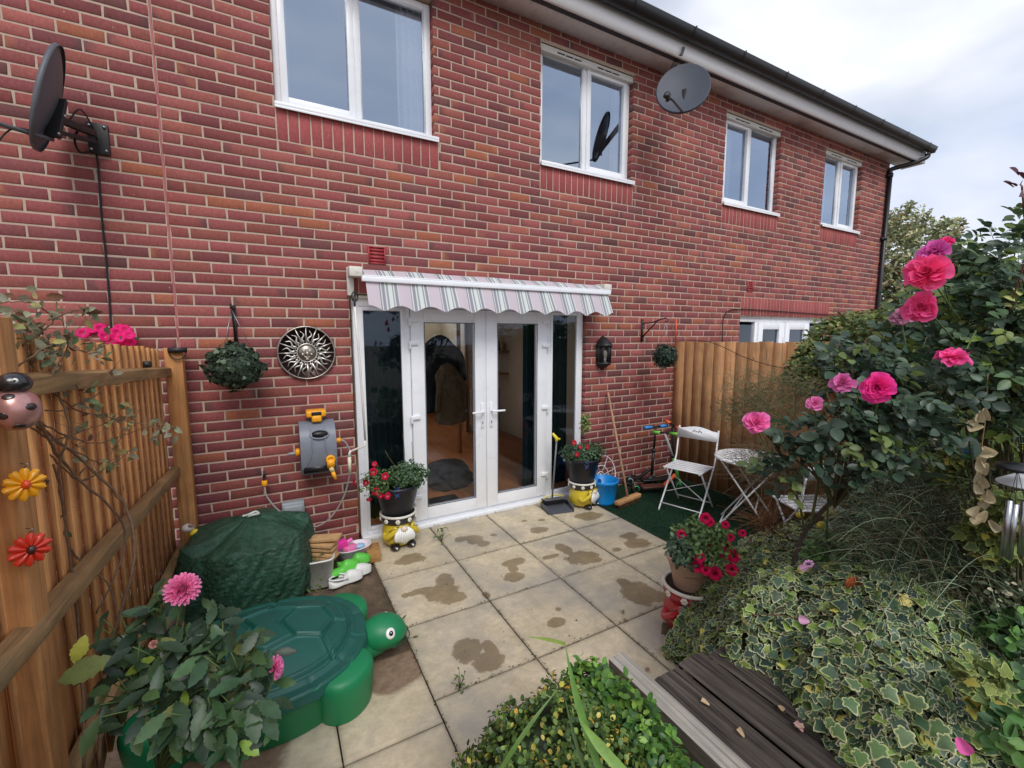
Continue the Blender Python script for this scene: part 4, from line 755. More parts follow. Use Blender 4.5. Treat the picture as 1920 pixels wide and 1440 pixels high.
def shoe(ctr, rz_, col, nm, lab, clogz=0, group=None):
    mb = MB(); Mr = RZ(rz_); n_ = 22; P = []
    for i in range(n_):
        u = i/(n_-1); x_ = -.12+.24*u; wd = .042*(1-.25*np.exp(-((u-.42)/.18)**2))*(max(0,1-abs(2*u-1)**4))**.5+.002; ht = .028+(.042*np.clip((u-.42)/.14,0,1)*(1-np.clip((u-.62)/.42,0,1)**1.6)+.012*np.exp(-(u/.12)**2)); an = np.linspace(0,2*pi,21)[:-1]
        P.append(np.stack([np.full(20,x_), wd*np.cos(an)*(1+.08*(np.sin(an)<0)), np.where(np.sin(an)>0, .018+np.sin(an)*ht, .018+np.sin(an)*.018)],-1))
    mb.grid(np.array(P), col, cv=True, M=Mr, T=ctr); o = thing(nm, lab, 'clog', ctr, group); mb.build('upper', M_plas, o, smooth=True)
    if col[1] > col[0]*1.5: return o
    mb = MB(); mb.ball((0,0,0),(.062,.027,.014),tuple(v_*.45 for v_ in col)); mb.V[0] = mb.V[0]@Mr.T+ctr+Mr@np.array([-.05,0,.040]); mb.build('foot_opening', M_plas, o, smooth=True)
    mb = MB(); mb.tube([ctr+Mr@np.array([.0-.115*sin(a_)*1.0,.043*cos(a_),.055+.012*sin(a_)]) for a_ in np.linspace(0,pi,12)],.006,6,col); mb.build('heel_strap', M_plas, o, smooth=True)
g_ = c(96,196,70)
shoe(np.array([.36,3.20,.045]),.25,g_,'garden_clog','bright green clog lying on top of the white clogs'); shoe(np.array([.45,3.30,.03]),.05,tuple(v_*.9 for v_ in g_),'garden_clog','bright green clog behind its pair beside the toy basket')
shoe(np.array([.37,3.13,.0]),.22,c(226,226,222),'garden_clog','white clog under the green one beside the tub'); shoe(np.array([.44,3.19,.0]),.18,c(218,218,214),'garden_clog','white clog half hidden by the green clogs')
mb = MB(); pk = np.array([.33,3.44,.13]); mb.box(-.10,.10,-.03,.03,-.02,.03,c(232,60,160),M=RZ(.35)@RY(-.12),T=pk); mb.box(-.11,-.05,-.02,.02,-.09,-.02,c(214,50,140),M=RZ(.35)@RY(.2),T=pk); mb.tube([pk+[.09,.03,.01],pk+[.14,.05,.02]],.014,10,c(240,120,190)); tag(mb.build('toy_water_pistol', M_plas, bevel=.006), 'bright pink plastic water pistol lying by the wall', 'toy')
bk = np.array([.47,3.44,0]); tk = thing('toy_basket', 'small white oval basket with pink toys beside the door frame', 'basket', bk)
mb = MB(); P = []
for s_,z_ in ((.7,0),(.74,.004),(1,.11),(1.05,.112),(1.05,.118),(.96,.118),(.72,.01),(0,.01)): e_ = sup(th,.13*s_,.085*s_,2.3); P.append(np.concatenate([e_,np.full((96,1),z_)],1))
mb.grid(np.array(P),cv=True,M=RZ(.15),T=bk); mb.build('basket_shell', pmat('pale_pink_plastic',c(230,218,226),.4,var=.04), tk, smooth=True)
mb = MB(); mb.box(-.05,.05,-.03,.03,.05,.10,c(236,130,180),M=RZ(.6),T=bk+[-.02,0,.02]); mb.ball(bk+[.05,.01,.10],(.04,.03,.02),c(150,190,220)); tag(mb.build('toy', M_plas, bevel=.004),'pink and pale blue plastic toys inside the white basket','toy')
wo = np.array([.615,3.42,0]); mb = MB(); mb.box(-.05,.05,-.10,.10,0,.07,(.75,.66,.5),M=RZ(-.12),T=wo); tag(mb.build('timber_offcut', M_twood, bevel=.004), 'short brown timber block lying beside the left gnome', 'timber block')
mb = MB(); mb.box(-.12,.12,-.035,.035,0,.04,(.5,.48,.45),M=RZ(-.08),T=(.42,3.62,0)); tag(mb.build('kerb_block', M_twood, bevel=.004), 'weathered timber strip lying along the foot of the wall', 'timber strip')
# ---------------- gnome planters ----------------
M_ceram = vmat('ceramic_glaze', .28, 0, .10, 22, .15, 60, spec=.6, coat=.25)
def gnome(name, label, base, rz_, body, scale=1.0, beardc=c(232,232,228), band=c(44,42,46), feet=True):
    G_ = thing(name, label, 'gnome planter', base); Mr = RZ(rz_)*scale; T_ = np.asarray(base)
    mb = MB(); pf = [(.0,.012),(.085,.012),(.115,.03),(.128,.07),(.128,.12),(.118,.17),(.112,.20),(.10,.20)]; mb.lathe(pf,40,body,M=Mr,T=T_); mb.build('body', M_ceram, G_, smooth=True)
    mb = MB(); mb.lathe([(.10,.195),(.125,.195),(.132,.205),(.132,.238),(.126,.245),(.10,.245)],40,band,M=Mr,T=T_)
    mb.build('hat_band', M_ceram, G_, smooth=True)
    mb = MB(); an = np.linspace(0,2*pi,41)[:-1]; mb.tube([T_+Mr@np.array([.132*cos(a_),.132*sin(a_),.252]) for a_ in an],.010*scale,8,c(226,222,210),closed=True); mb.lathe([(.128,.25),(.118,.245),(.11,.10),(0,.10)],30,c(60,50,42),M=Mr,T=T_); mb.build('rim', M_ceram, G_, smooth=True)
    mb = MB()
    for a_ in np.arange(9)*2*pi/9-.5:
        ct_ = np.array([.134*cos(a_),.134*sin(a_),.222]); Fm = frame((cos(a_),sin(a_),0)); 
        mb = MB()
        for k in range(6): mb.ball(T_+Mr@(ct_+Fm@np.array([.011*cos(k*pi/3),.011*sin(k*pi/3),0])),.0075*scale,c(238,238,236),6,8)
        mb.ball(T_+Mr@(ct_+Fm@np.array([0,0,.005])),.006*scale,c(236,190,50),6,8); mb.build('daisy', M_ceram, G_, smooth=True)
    mb = MB()   # beard of separate locks on a shield
    for i,x0_ in enumerate(np.linspace(-.062,.062,9)):
        zb_ = .045+.9*abs(x0_)**1.25; pts = [(x0_*.55,-.118,.168),(x0_*1.0,-.145,.135),(x0_*1.08,-.148,.09),(x0_*.72,-.136,zb_)]; mb.tube([T_+Mr@np.array(p_) for p_ in crom(pts,5)],np.concatenate([np.linspace(.008,.0135,8),np.linspace(.0135,.004,8)])*scale,8,beardc)
    mb.build('beard', M_ceram, G_, smooth=True)
    mb = MB(); mb.ball(T_+Mr@np.array([0,-.142,.168]),np.array([.026,.022,.022])*scale,c(232,214,190)); mb.build('nose', M_ceram, G_, smooth=True)
    for s_ in (-1,1):
        mb = MB(); mb.tube([T_+Mr@np.array(p_) for p_ in crom([(s_*.115,-.03,.11),(s_*.125,-.08,.10),(s_*.09,-.125,.14),(s_*.055,-.125,.185)],5)],.021*scale,10,body); mb.build('arm', M_ceram, G_, smooth=True)
        mb = MB(); mb.tube([T_+Mr@np.array(p_) for p_ in ((s_*.035,-.140,.195),(s_*.075,-.142,.178),(s_*.11,-.12,.160))],.0035*scale,6,c(50,40,30)); mb.build('sleeve_line', M_ceram, G_)
        if feet: mb = MB(); mb.ball(T_+Mr@np.array([s_*.062,-.105,.026]),np.array([.038,.05,.026])*scale,c(26,25,27)); mb.ball(T_+Mr@np.array([s_*.062,-.152,.03]),.008*scale,c(225,222,215),6,8); mb.build('boot', M_ceram, G_, smooth=True)
    return G_
Y_ = c(214,190,52)
gnome('gnome_planter','yellow bearded gnome planter left of the french doors',(.855,3.56,0),.05,Y_,1.08)
gnome('gnome_planter','yellow bearded gnome planter beside the blue bucket',(2.72,3.48,0),.45,Y_,1.02)
gnome('gnome_planter','red bearded gnome planter half hidden by ivy',(2.10,1.64,0),-.75,c(176,24,40),1.12, c(226,214,212), c(170,30,44))
M_bpot = pmat('dark_plastic_pot', c(24,26,38), .42, var=.12, scale=20, dirt=c(60,70,110), dscale=16, dpos=(.7,.9))
def pot(name, label, base, r0, r1, h, mat_, lean=0):
    p_ = thing(name, label, 'plant pot', base); mb = MB(); mb.lathe([(r0*.96,0),(r0,.006),(r1*.97,h-.035),(r1*1.04,h-.032),(r1*1.06,h),(r1*.98,h),(r1*.93,h-.04)],36,M=RX(lean),T=base); mb.build('pot_shell', mat_, p_, smooth=True)
    mb = MB(); mb.lathe([(0,h-.03),(r1*.95,h-.03)],24,M=RX(lean),T=base); mb.build('compost', m_soil, p_); return p_
pot('plant_pot','dark plastic pot of pink red petunias on the left gnome',np.array([.85,3.56,.235]),.115,.18,.29,M_bpot)
pot('plant_pot','dark plastic pot of red petunias on the right gnome',np.array([2.72,3.48,.225]),.115,.18,.29,M_bpot)
m_terra = pmat('terracotta', c(200,164,146), .85, var=.1, scale=20, bs=.2, dirt=c(190,170,150), dscale=9)
pot('plant_pot','terracotta pot of bright petunias on the red gnome',np.array([2.09,1.64,.275]),.085,.125,.19,m_terra)
for (px_,py_,Y_p,nm_) in ((745,925,3.375,'left'),(1101,872,3.295,'right')):
    mb = MB(); q0 = at(px_,py_,Y_p)
    for k in range(4):
        pts = [q0+np.array([.022*sin(k*2.1+j*1.3), .004*abs(j-3), .035-.022*k+.010*sin(j*2.2+k)]) for j in range(7)]; mb.tube(crom(pts,4),.0013,4,c(70,98,170))
    tag(mb.build('pen_scribble', M_v), 'faint blue pen scribble on the dark pot of the '+nm_+' gnome', 'scribble')
# ---------------- bucket, broom, dustpan, fan guard ----------------
bc = np.array([2.965,3.42,0]); bu = thing('bucket', 'bright blue plastic bucket standing on the patio edge', 'bucket', bc)
m_blue = pmat('blue_plastic', c(20,138,216), .38, var=.04, scale=8, dirt=c(60,130,180), dscale=6, dpos=(.6,.9))
mb = MB(); mb.lathe([(.10,0),(.104,.005),(.112,.02),(.112,.025),(.142,.225),(.148,.228),(.150,.25),(.144,.256),(.138,.25),(.105,.012),(0,.012)],44,T=bc); mb.build('bucket_shell', m_blue, bu, smooth=True)
mb = MB(); mb.tube([bc+[-.150*cos(a_),.04+.10*sin(a_)*0-.150*sin(a_)*.98,.232-.01*sin(a_)] for a_ in np.linspace(0.15,pi-.15,20)],.005,6); mb.build('handle', m_blue, bu, smooth=True)
mb = MB(); mb.lathe([(.10,0),(.14,.20),(.146,.215),(.13,.21),(.1,.01),(0,.01)],36,T=(2.86,3.56,0)); tag(mb.build('bucket', pmat('deep_blue_plastic',c(16,78,140),.4), smooth=True),'darker blue bucket tucked behind the bright blue one','bucket')
br = thing('broom', 'old wooden yard broom leaning on the brick wall', 'broom', (3.30,3.38,0)); b0 = gnd(1178,938,.05); b1_ = at(1140,736,3.72)
mb = MB(); mb.tube([b0,b1_],.0125,10,(1.0,.92,.86)); mb.build('broom_handle', woodmat('grey_handle_wood',c(150,118,92),c(196,166,140),(30,30,6)), br, smooth=True)
d_ = nrm(gnd(1220,922)-gnd(1165,945)); a_ = math.atan2(d_[1],d_[0]); mb = MB(); mb.box(-.20,.19,-.032,.032,.045,.085,(.85,.78,.72),M=RZ(a_),T=(b0[0]-.0,b0[1],0)); mb.build('broom_head', M_twood, br, bevel=.008)
mb = MB(); n_ = 900; q = rng.uniform(-1,1,(n_,2))*[.185,.026]; V = []
Pq = np.stack([q[:,0],q[:,1],np.full(n_,.046)],1); Pe = Pq+np.stack([rng.normal(0,.006,n_),rng.normal(0,.008,n_),np.full(n_,-.045)],1); sd_ = np.array([.0014,0,0]); V = np.stack([Pq-sd_,Pq+sd_,Pe],1).reshape(-1,3); mb.add(V,np.arange(3*n_).reshape(-1,3),np.repeat(np.array(c(120,84,60))*rng.uniform(.6,1.3,(n_,1)),3,0),M=RZ(a_),T=(b0[0],b0[1],0)); mb.build('bristles', M_stem, br)
dpn = np.array([2.43,3.50,0]); du = thing('dustpan', 'grey long handled dustpan with yellow trim by the door sill', 'dustpan', dpn)
mb = MB(); Mr = RZ(-.2); mb.add([(-.14,-.11,.004),(.14,-.11,.004),(.13,.10,.02),(-.13,.10,.02)],[(0,1,2,3)],c(88,90,98),M=Mr,T=dpn)
for s_ in (-1,1): mb.box(s_*.137-.003,s_*.137+.003,-.10,.10,.004,.06,c(84,86,94),M=Mr,T=dpn)
mb.box(-.135,.135,.095,.102,.01,.09,c(84,86,94),M=Mr,T=dpn); mb.add([(-.135,.10,.09),(.135,.10,.09),(.12,.0,.10),(-.12,.0,.10)],[(0,1,2,3)],c(92,94,102),M=Mr,T=dpn); mb.build('pan', M_plas, du)
mb = MB(); mb.tube([dpn+Mr@np.array([.14*cos(q_),.10-.0*q_,.04+.075*sin(q_)]) for q_ in np.linspace(0,pi,14)],.009,8,c(206,190,100)); mb.build('yellow_trim', M_plas, du, smooth=True)
hb0 = dpn+[.0,.09,.09]; hb1 = at(1044,822,3.62); mb = MB(); mb.tube([hb0,hb1],.009,8,c(112,112,118)); mb.build('handle_tube', M_plas, du, smooth=True)
mb = MB(); mb.tube([hb1+[.0,0,-.03],hb1,hb1+[-.05,-.0,.055]],[.014,.018,.013],10,c(240,220,60)); mb.tube([hb1,hb1+[.04,0,-.012]],.010,8,c(240,220,60)); mb.build('grip', M_plas, du, smooth=True)
fc = at(1126,893,3.66); fg = thing('fan_guard', 'round white wire guard leaning on the wall behind the bucket', 'wire guard', (fc[0],3.66,0)); Fm = frame((.1,-1,.12))
mb = MB(); an = np.linspace(0,2*pi,49)[:-1]
for r_,w_ in ((.235,.0065),(.12,.005),(.05,.006)): mb.tube([fc+Fm@np.array([r_*cos(q),r_*sin(q),0]) for q in an],w_,6,closed=True)
for q in np.arange(8)*pi/4+.2: mb.tube([fc+Fm@np.array([.05*cos(q),.05*sin(q),0]),fc+Fm@np.array([.235*cos(q),.235*sin(q),0])],.0035,6)
mb.ball(fc,(.03,.012,.03)); mb.build('wire_ring', M_wmetal, fg, smooth=True)
# ---------------- scooters ----------------
def wheel(mb, ctr, ax, r_, col): 
    Fm = frame(ax); mb.lathe([(r_*.55,-.012),(r_*.95,-.014),(r_,-.006),(r_,.006),(r_*.95,.014),(r_*.55,.012)],24,c(28,28,30),M=Fm,T=ctr); mb.lathe([(0,-.010),(r_*.62,-.0125),(r_*.62,.0125),(0,.010)],20,col,M=Fm,T=ctr)
def scooter(label, rear, front, top, deckc, stemc, stem2, gripc, wc, grip_dir, neckc):
    s_ = thing('kick_scooter', label, 'scooter', rear); rear = np.array(rear); front = np.array(front); top = np.array(top); d_ = nrm(front-rear); side = np.cross(d_,(0,0,1))
    for p_,nm in ((rear,'wheel'),(front,'wheel')): mb = MB(); wheel(mb,p_+[0,0,.06],side,.06,wc); mb.build('wheel', M_plas, s_)
    mb = MB(); mb.bar(rear+d_*.06+[0,0,.075],front-d_*.17+[0,0,.075],.11,.022,deckc); mb.build('deck', M_plas, s_, bevel=.006)
    mb = MB(); mb.bar(front-d_*.18+[0,0,.075],front+(top-front)*.14+[0,0,.10]-d_*.02,.035,.03,neckc); mb.build('neck', M_plas, s_, bevel=.006)
    mb = MB(); mb.tube([rear+[0,0,.06]+side*.03-d_*.05,rear+[0,0,.13]-d_*.02,rear+d_*.08+[0,0,.115]],.012,8,deckc); mb.build('rear_brake', M_plas, s_, smooth=True)
    m_ = front+[0,0,.10]+(top-front)*.45
    mb = MB(); 
    for q in (-.022,.022): mb.bar(front+[0,0,.055]+side*q,front+[0,0,.14]+side*q*.8,.01,.02,stemc)
    mb.tube([front+[0,0,.12],m_],.017,10,stemc); mb.build('fork', M_plas, s_, smooth=True)
    mb = MB(); mb.tube([m_,top],.012,10,stem2); mb.tube([m_-[0,0,.015],m_+[0,0,.02]],.021,10,c(40,40,42)); mb.build('steering_column', M_plas, s_, smooth=True)
    g = nrm(np.array(grip_dir)); mb = MB(); mb.tube([top-g*.15,top+g*.15],.011,8,c(30,30,32)); mb.build('handlebar', M_plas, s_, smooth=True)
    for q in (-1,1): mb = MB(); mb.tube([top+g*q*.06,top+g*q*.16],.018,10,gripc); mb.build('grip', M_plas, s_, smooth=True)
    return s_
scooter('black scooter with blue grips against the brick wall',(3.56,3.66,0),(3.80,3.56,0),tuple(at(1230,800,3.55)),c(28,28,30),c(30,30,34),c(26,26,28),c(40,140,210),c(150,170,175),(1,-.12,0),c(28,28,30))
scooter('green and orange scooter standing in front of the black one',(3.44,3.44,0),(3.93,3.28,0),tuple(at(1247,812,3.36)),c(96,58,50),c(84,196,84),c(206,214,214),c(120,190,70),c(70,180,110),(.2,-1,.1),c(232,96,50))
s3 = thing('kick_scooter','dark scooter with orange grips leaning on the fence corner','scooter',(4.12,3.45,0)); tpz = at(1262,797,3.42); mb = MB(); mb.tube([(4.05,3.46,.1),tpz],.014,10,c(28,28,30)); mb.build('steering_column', M_plas, s3, smooth=True)
g = nrm(np.array(at(1271,804,3.3)-at(1248,790,3.55))); mb = MB(); mb.tube([tpz-g*.14,tpz+g*.14],.011,8,c(30,28,28)); mb.build('handlebar', M_plas, s3, smooth=True)
for q in (-1,1): mb = MB(); mb.tube([tpz+g*q*.07,tpz+g*q*.17],.018,10,c(240,112,50)); mb.build('grip', M_plas, s3, smooth=True)
mb = MB(); wheel(mb,np.array([4.06,3.47,.06]),np.array([0,1,0]),.06,c(110,200,80)); mb.build('wheel', M_plas, s3); mb = MB(); mb.bar((4.05,3.46,.08),(3.66,3.58,.08),.10,.02,c(34,32,34)); mb.build('deck', M_plas, s3, bevel=.006)
# ---------------- bistro set ----------------
def bistro_chair(label, loc, rz_):
    ch = thing('folding_chair', label, 'chair', (0,0,0), 'white folding bistro chairs'); sw, sd_, sh = .19, .17, .44
    mb = MB()
    for k in range(6): y_ = -sd_+.02+k*.058; mb.box(-sw,sw,y_-.019,y_+.019,sh-.004,sh+.004)
    for s_ in (-1,1): mb.box(s_*(sw-.02)-.008,s_*(sw-.02)+.008,-sd_,sd_,sh-.016,sh-.004)
    mb.build('seat', M_wmetal, ch, bevel=.001)
    for s_ in (-1,1):
        x_ = s_*(sw+.006); mb = MB(); mb.tube([(x_,-.21,.0),(x_,-.20,.02),(x_,.14,sh),(x_,.17,sh+.06),(x_,.225,.80)],.0085,8); mb.build('leg', M_wmetal, ch, smooth=True)
        x_ = s_*(sw-.016); mb = MB(); mb.tube([(x_,.23,.0),(x_,.215,.02),(x_,-.13,sh-.01)],.0085,8); mb.build('leg', M_wmetal, ch, smooth=True)
    mb = MB(); mb.tube([(-sw,-.17,.07),(sw,-.17,.07)],.006,8); mb.tube([(-sw+.016,.195,.055),(sw-.016,.195,.055)],.006,8); mb.tube([(-sw,-.09,.165),(sw,.09,.30)],.004,6); mb.tube([(sw,-.09,.165),(-sw,.09,.30)],.004,6); mb.build('stretcher', M_wmetal, ch, smooth=True)
    xs = np.linspace(-sw-.012,sw+.012,25); top_ = [(x_, .80+.028*np.cos(np.clip(x_/(sw*.78),-1,1)*pi/2)**1+(-.012 if abs(x_)>sw else 0)) for x_ in xs]; pts = [(xs[0],.70)]+[(xs[-1],.70)]+top_[::-1]
    mb = MB(); mb.prism(pts,-.003,.003,M=RX(-.14),T=(0,.335-.0,-.005)); bp_ = mb; bp_.V[0] = bp_.V[0]*1.0; yoff = .20-bp_.V[0][:,1].mean(); bp_.V[0][:,1] += yoff; bp_.build('back_panel', M_wmetal, ch)
    ob = bp_.V[0]; 
    mb = MB()
    for s_ in (-1,1):
        for k in range(6): q = k/5; mb.ball((0,0,0),(.010,.001,.004),c(60,50,44),8,10,M=RY(s_*(.5+q*2))).V[-1][:] += np.array([s_*(.012+.075*q),.2-.0045+(-.0)*q-.0,.752+.022*sin(q*5+.6)])+[0,-.004,0]
    mb.build('leaf_cutout', M_v, ch)
    ch.location = loc; ch.rotation_euler = (0,0,rz_); return ch
bistro_chair('white folding bistro chair left of the round table',(3.58,2.88,0),radians(-72))
bistro_chair('white folding bistro chair right of the table behind the rose',(3.62,1.78,0),radians(154))
tcn = np.array([3.72,2.33,0]); ta = thing('bistro_table', 'round white metal folding table with petal pattern top', 'table', tcn)
mb = MB(); mb.lathe([(0,.665),(.27,.665),(.292,.660),(.30,.652),(.30,.640),(.294,.640),(.294,.650),(0,.658)],56,T=tcn); mb.build('table_top', M_wmetal, ta, smooth=False)
mb = MB()
for k in range(18):
    a_ = k*2*pi/18; P_ = [tcn+[r_*cos(a_+.35*sin(r_*11)),r_*sin(a_+.35*sin(r_*11)),.6665] for r_ in np.linspace(.05,.24,12)]; mb.tube(P_,np.concatenate([np.linspace(.001,.0035,6),np.linspace(.0035,.001,6)]),5,c(60,52,50))
mb.build('petal_pattern', M_v, ta)
Mt = RZ(radians(28))
for s_ in (-1,1):
    for u_ in (-1,1): 
        x_ = s_*.20*(1 if u_>0 else .88); mb = MB(); mb.bar(tcn+Mt@np.array([x_,-u_*.24,.0]),tcn+Mt@np.array([x_,u_*.22,.65]),.018,.012); mb.build('leg', M_wmetal, ta, bevel=.002)
mb = MB()
for u_,z_ in ((-1,.05),(1,.05),(-1,.24)): k_ = .24-.46*z_/.65; mb.bar(tcn+Mt@np.array([-.19,u_*k_,z_]),tcn+Mt@np.array([.19,u_*k_,z_]),.012,.010)
mb.bar(tcn+Mt@np.array([-.19,.16,.10]),tcn+Mt@np.array([.19,-.02,.38]),.008); mb.build('stretcher', M_wmetal, ta)
# ---------------- deck and edging beam ----------------
DZ = .45; dk = thing('timber_deck', 'dark cracked boards of the raised deck at the bottom right', 'deck', (1.35,.5,0))
for x0,x1,y1 in ((1.207,1.346,1.082),(1.355,1.495,1.095),(1.505,1.64,1.07)):
    mb = MB(); xs = np.linspace(x0,x1,16); ys = np.linspace(y1,-.9,160); X,Y = np.meshgrid(xs,ys,indexing='ij'); e_ = np.minimum(X-x0,x1-X); Z = DZ-.006*np.exp(-e_/.004)-.0025*np.abs(np.sin(X*95+1.6*np.sin(Y*3.1)+.5*np.sin(Y*9)))**14-.003*(rng.random((16,1))>.75)
    tn = rng.uniform(.8,1.25); mb.grid(np.stack([X,Y,Z],-1),(tn,tn,tn)); mb.add([(x0,y1,DZ-.006),(x1,y1,DZ-.006),(x1,y1,DZ-.04),(x0,y1,DZ-.04)],[(0,1,2,3)],(tn,tn,tn)); mb.build('deck_board', M_deck, dk, smooth=True)
mb = MB(); mb.box(1.21,1.63,-.9,1.05,0,DZ-.045,(.5,.5,.5)); mb.build('deck_frame', M_deck, dk)
mb = MB(); xs = np.linspace(1.118,1.196,60); ys = np.linspace(1.235,-.9,60); X,Y = np.meshgrid(xs,ys,indexing='ij'); u_ = (X-1.118)/.078; Z = DZ+.012-.0035*(np.sin(u_*pi*2*8)>.1)*(u_>.08)*(u_<.92)-.004*(np.abs(u_-.5)>.47); mb.grid(np.stack([X,Y,Z],-1))
for (a_,b_) in ((1.118,1.235),): mb.add([(1.118,1.235,DZ+.01),(1.196,1.235,DZ+.01),(1.196,1.235,0),(1.118,1.235,0)],[(0,1,2,3)]); mb.add([(1.118,1.235,DZ+.008),(1.118,-.9,DZ+.008),(1.118,-.9,0),(1.118,1.235,0)],[(0,1,2,3)],(.5,.45,.4))
tag(mb.build('edging_beam', M_beam), 'pale grey grooved timber edging between hedge and dark deck', 'edging')
# soil of the raised borders
def heap(name, x0,x1,y0,y1,zf,label=None):
    X,Y = np.meshgrid(np.linspace(x0,x1,50),np.linspace(y0,y1,50),indexing='ij'); mb = MB(); mb.grid(np.stack([X,Y,zf(X,Y)+.012*rng.standard_normal(X.shape)],-1)); struct(mb.build(name, m_soil, smooth=True))
ivz = lambda X,Y: np.clip(.02+(1.75-Y)*.55,-.06,.50)*np.clip((X-1.52-.34*np.clip((Y-1.0)*5,0,1))*8,0,1)-.04
heap('border_soil',1.5,4.25,-.9,1.85,ivz)
heap('border_soil_left',-.55,.02,-.6,1.62,lambda X,Y: np.clip((1.62-Y)*1.2,-.03,.40))
heap('bed_soil',.3,1.06,-.9,1.2,lambda X,Y: np.clip((1.0-Y)*1.3,-.04,.30)*np.clip((X-.32)*8,0,1))
# ---------------- ornaments on the post ----------------
def daisy_orn(label, ctr, col, ccol, n_, r_):
    o = thing('flower_ornament', label, 'ornament', ctr); mb = MB(); Fm = frame((.66,-.75,.03))
    for k in range(n_):
        a_ = k*2*pi/n_+.2; d_ = np.array([cos(a_),sin(a_),0]); e_ = np.array([-sin(a_),cos(a_),0]); P = []
        for q,wd in ((.15,.09),(.4,.14),(.7,.23),(.9,.22),(1.0,.08)): P.append([d_*r_*q+e_*r_*wd*s_+np.array([0,0,.008*(1-abs(s_)**2)+.004*sin(q*3)]) for s_ in np.linspace(-1,1,7)])
        mb.grid(np.array(P),col,M=Fm,T=ctr)
    mb.build('petal', M_vgloss, o, smooth=True); mb = MB(); mb.ball((0,0,0),(r_*.24,r_*.30,.011),ccol); mb.V[0] = mb.V[0]@Fm.T+ctr+Fm@np.array([0,0,.008]); mb.build('flower_centre', M_vgloss, o, smooth=True)
    mb = MB(); mb.tube([ctr+Fm@np.array([r_*.1,r_*1.0,0]),ctr+Fm@np.array([r_*.1+.004,r_*1.22,.01]),ctr+Fm@np.array([r_*.1,r_*1.25,-.012])],.0015,6); mb.build('hook', M_steel, o)
daisy_orn('orange yellow metal flower ornament hanging on the fence post',at(45,908,1.545),c(246,172,28),c(224,78,30),10,.042)
daisy_orn('red metal flower ornament hanging on the fence post',at(55,1030,1.55),c(222,58,36),c(70,30,24),10,.043)
lb = at(36,764,1.50); lo_ = thing('ladybird_ornament', 'faded pinkish ladybird ornament on the left fence post', 'ornament', lb)
mb = MB(); mb.ball(lb+[-.004,0,-.004],(.043,.046,.052),c(190,140,134),20,28); mb.build('body', vmat('metallic_paint',.3,0,.1,30,metal=.5,coat=.5), lo_, smooth=True)
mb = MB(); mb.ball(lb+[-.002,-.004,.060],(.032,.032,.027),c(34,33,36));  mb.build('head', M_vgloss, lo_, smooth=True)
mb = MB(); cd_ = nrm(O3-lb)
for dx,dz_ in ((.0,.028),(-.008,-.006),(.043,.008),(.012,-.038),(-.04,.01)):
    d_ = nrm(np.array([dx,-.03,dz_])); mb = MB(); mb.ball((0,0,0),(.012,.0095,.003),c(52,42,44),8,12,M=frame(d_)).V[-1][:] += lb+[-.004,0,-.004]+d_*np.array([.0415,.0445,.0505]); mb.build('spot', M_vgloss, lo_, smooth=True)
mb = MB(); e0 = lb+[.010,-.030,.068]; mb.ball(e0,(.006,.004,.006),c(235,235,230),8,10); mb.ball(e0+[0,-.003,0],(.003,.002,.003),c(20,20,20),6,8); mb.build('eye', M_vgloss, lo_, smooth=True)
# wind chimes, bird dish, caterpillar, skep and stake ornaments on the right
wc = thing('wind_chime', 'silver tube wind chime hanging in the shrubs at the right edge', 'wind chime', at(1895,930,1.25)*[1,1,1])
for (xa,ya,xb,yb,r_) in ((1893,938,1879,1042,.0075),(1904,945,1892,1048,.0075),(1922,940,1915,1040,.009)):
    mb = MB(); mb.tube([dp(xa,ya,1.25),dp(xb,yb,1.27)],r_,12); mb.build('chime_tube', M_steel, wc, smooth=True)
tp_ = dp(1908,880,1.26); mb = MB(); mb.lathe([(.05,0),(.045,.012),(0,.02)],24,T=tp_-[0,0,.0]); [mb.tube([tp_,dp(x_,y_,1.25)],.0008,4) for x_,y_ in ((1893,938),(1904,945),(1922,940))]; mb.build('chime_top', M_black, wc)
bd = dp(1925,903,1.3); mb = MB(); mb.lathe([(.0,.03),(.03,.026),(.062,.004),(.064,0),(.06,.0),(.03,.02),(0,.024)],32,T=bd-[0,0,.01]); tag(mb.build('bird_dish', pmat('white_enamel',c(226,230,236),.3,var=.03), smooth=True),'small white enamel dish hanging at the right edge','dish')
cp = dp(1818,812,1.6); co = thing('caterpillar_ornament', 'green eyed caterpillar ornament hanging among the leaves', 'ornament', cp)
mb = MB(); mb.ball(cp,(.030,.024,.028),c(104,176,96)); mb.build('head', M_vgloss, co, smooth=True)
mb = MB(); 
for k,cc_ in enumerate((c(206,206,160),c(94,160,150),c(60,110,150),c(70,130,90))): mb.ball(cp+[.008+.010*k,.004,-.03-.020*k],(.026-.003*k,.022,.015),cc_)
mb.build('body', M_vgloss, co, smooth=True)
mb = MB()
for s_ in (-1,1): mb.ball(cp+[s_*.013-.004,-.021,.006],(.011,.006,.012),c(150,220,130),8,12); mb.ball(cp+[s_*.013-.004,-.026,.005],(.006,.003,.007),c(20,40,24),8,10); mb.tube(crom([cp+[s_*.008,0,.025],cp+[s_*.02,-.004,.05],cp+[s_*.034,-.006,.042]],5),.0015,5,c(40,60,50))
mb.build('eye', M_vgloss, co, smooth=True); mb = MB(); mb.tube([cp+[x_,-.024+x_*x_*10,-.012+x_*x_*25] for x_ in np.linspace(-.015,.013,7)],.002,5,c(20,60,30)); mb.build('mouth', M_vgloss, co)
hk = dp(1553,955,2.3); ho = thing('skep_ornament', 'small yellow beehive ornament among the border plants', 'ornament', hk)
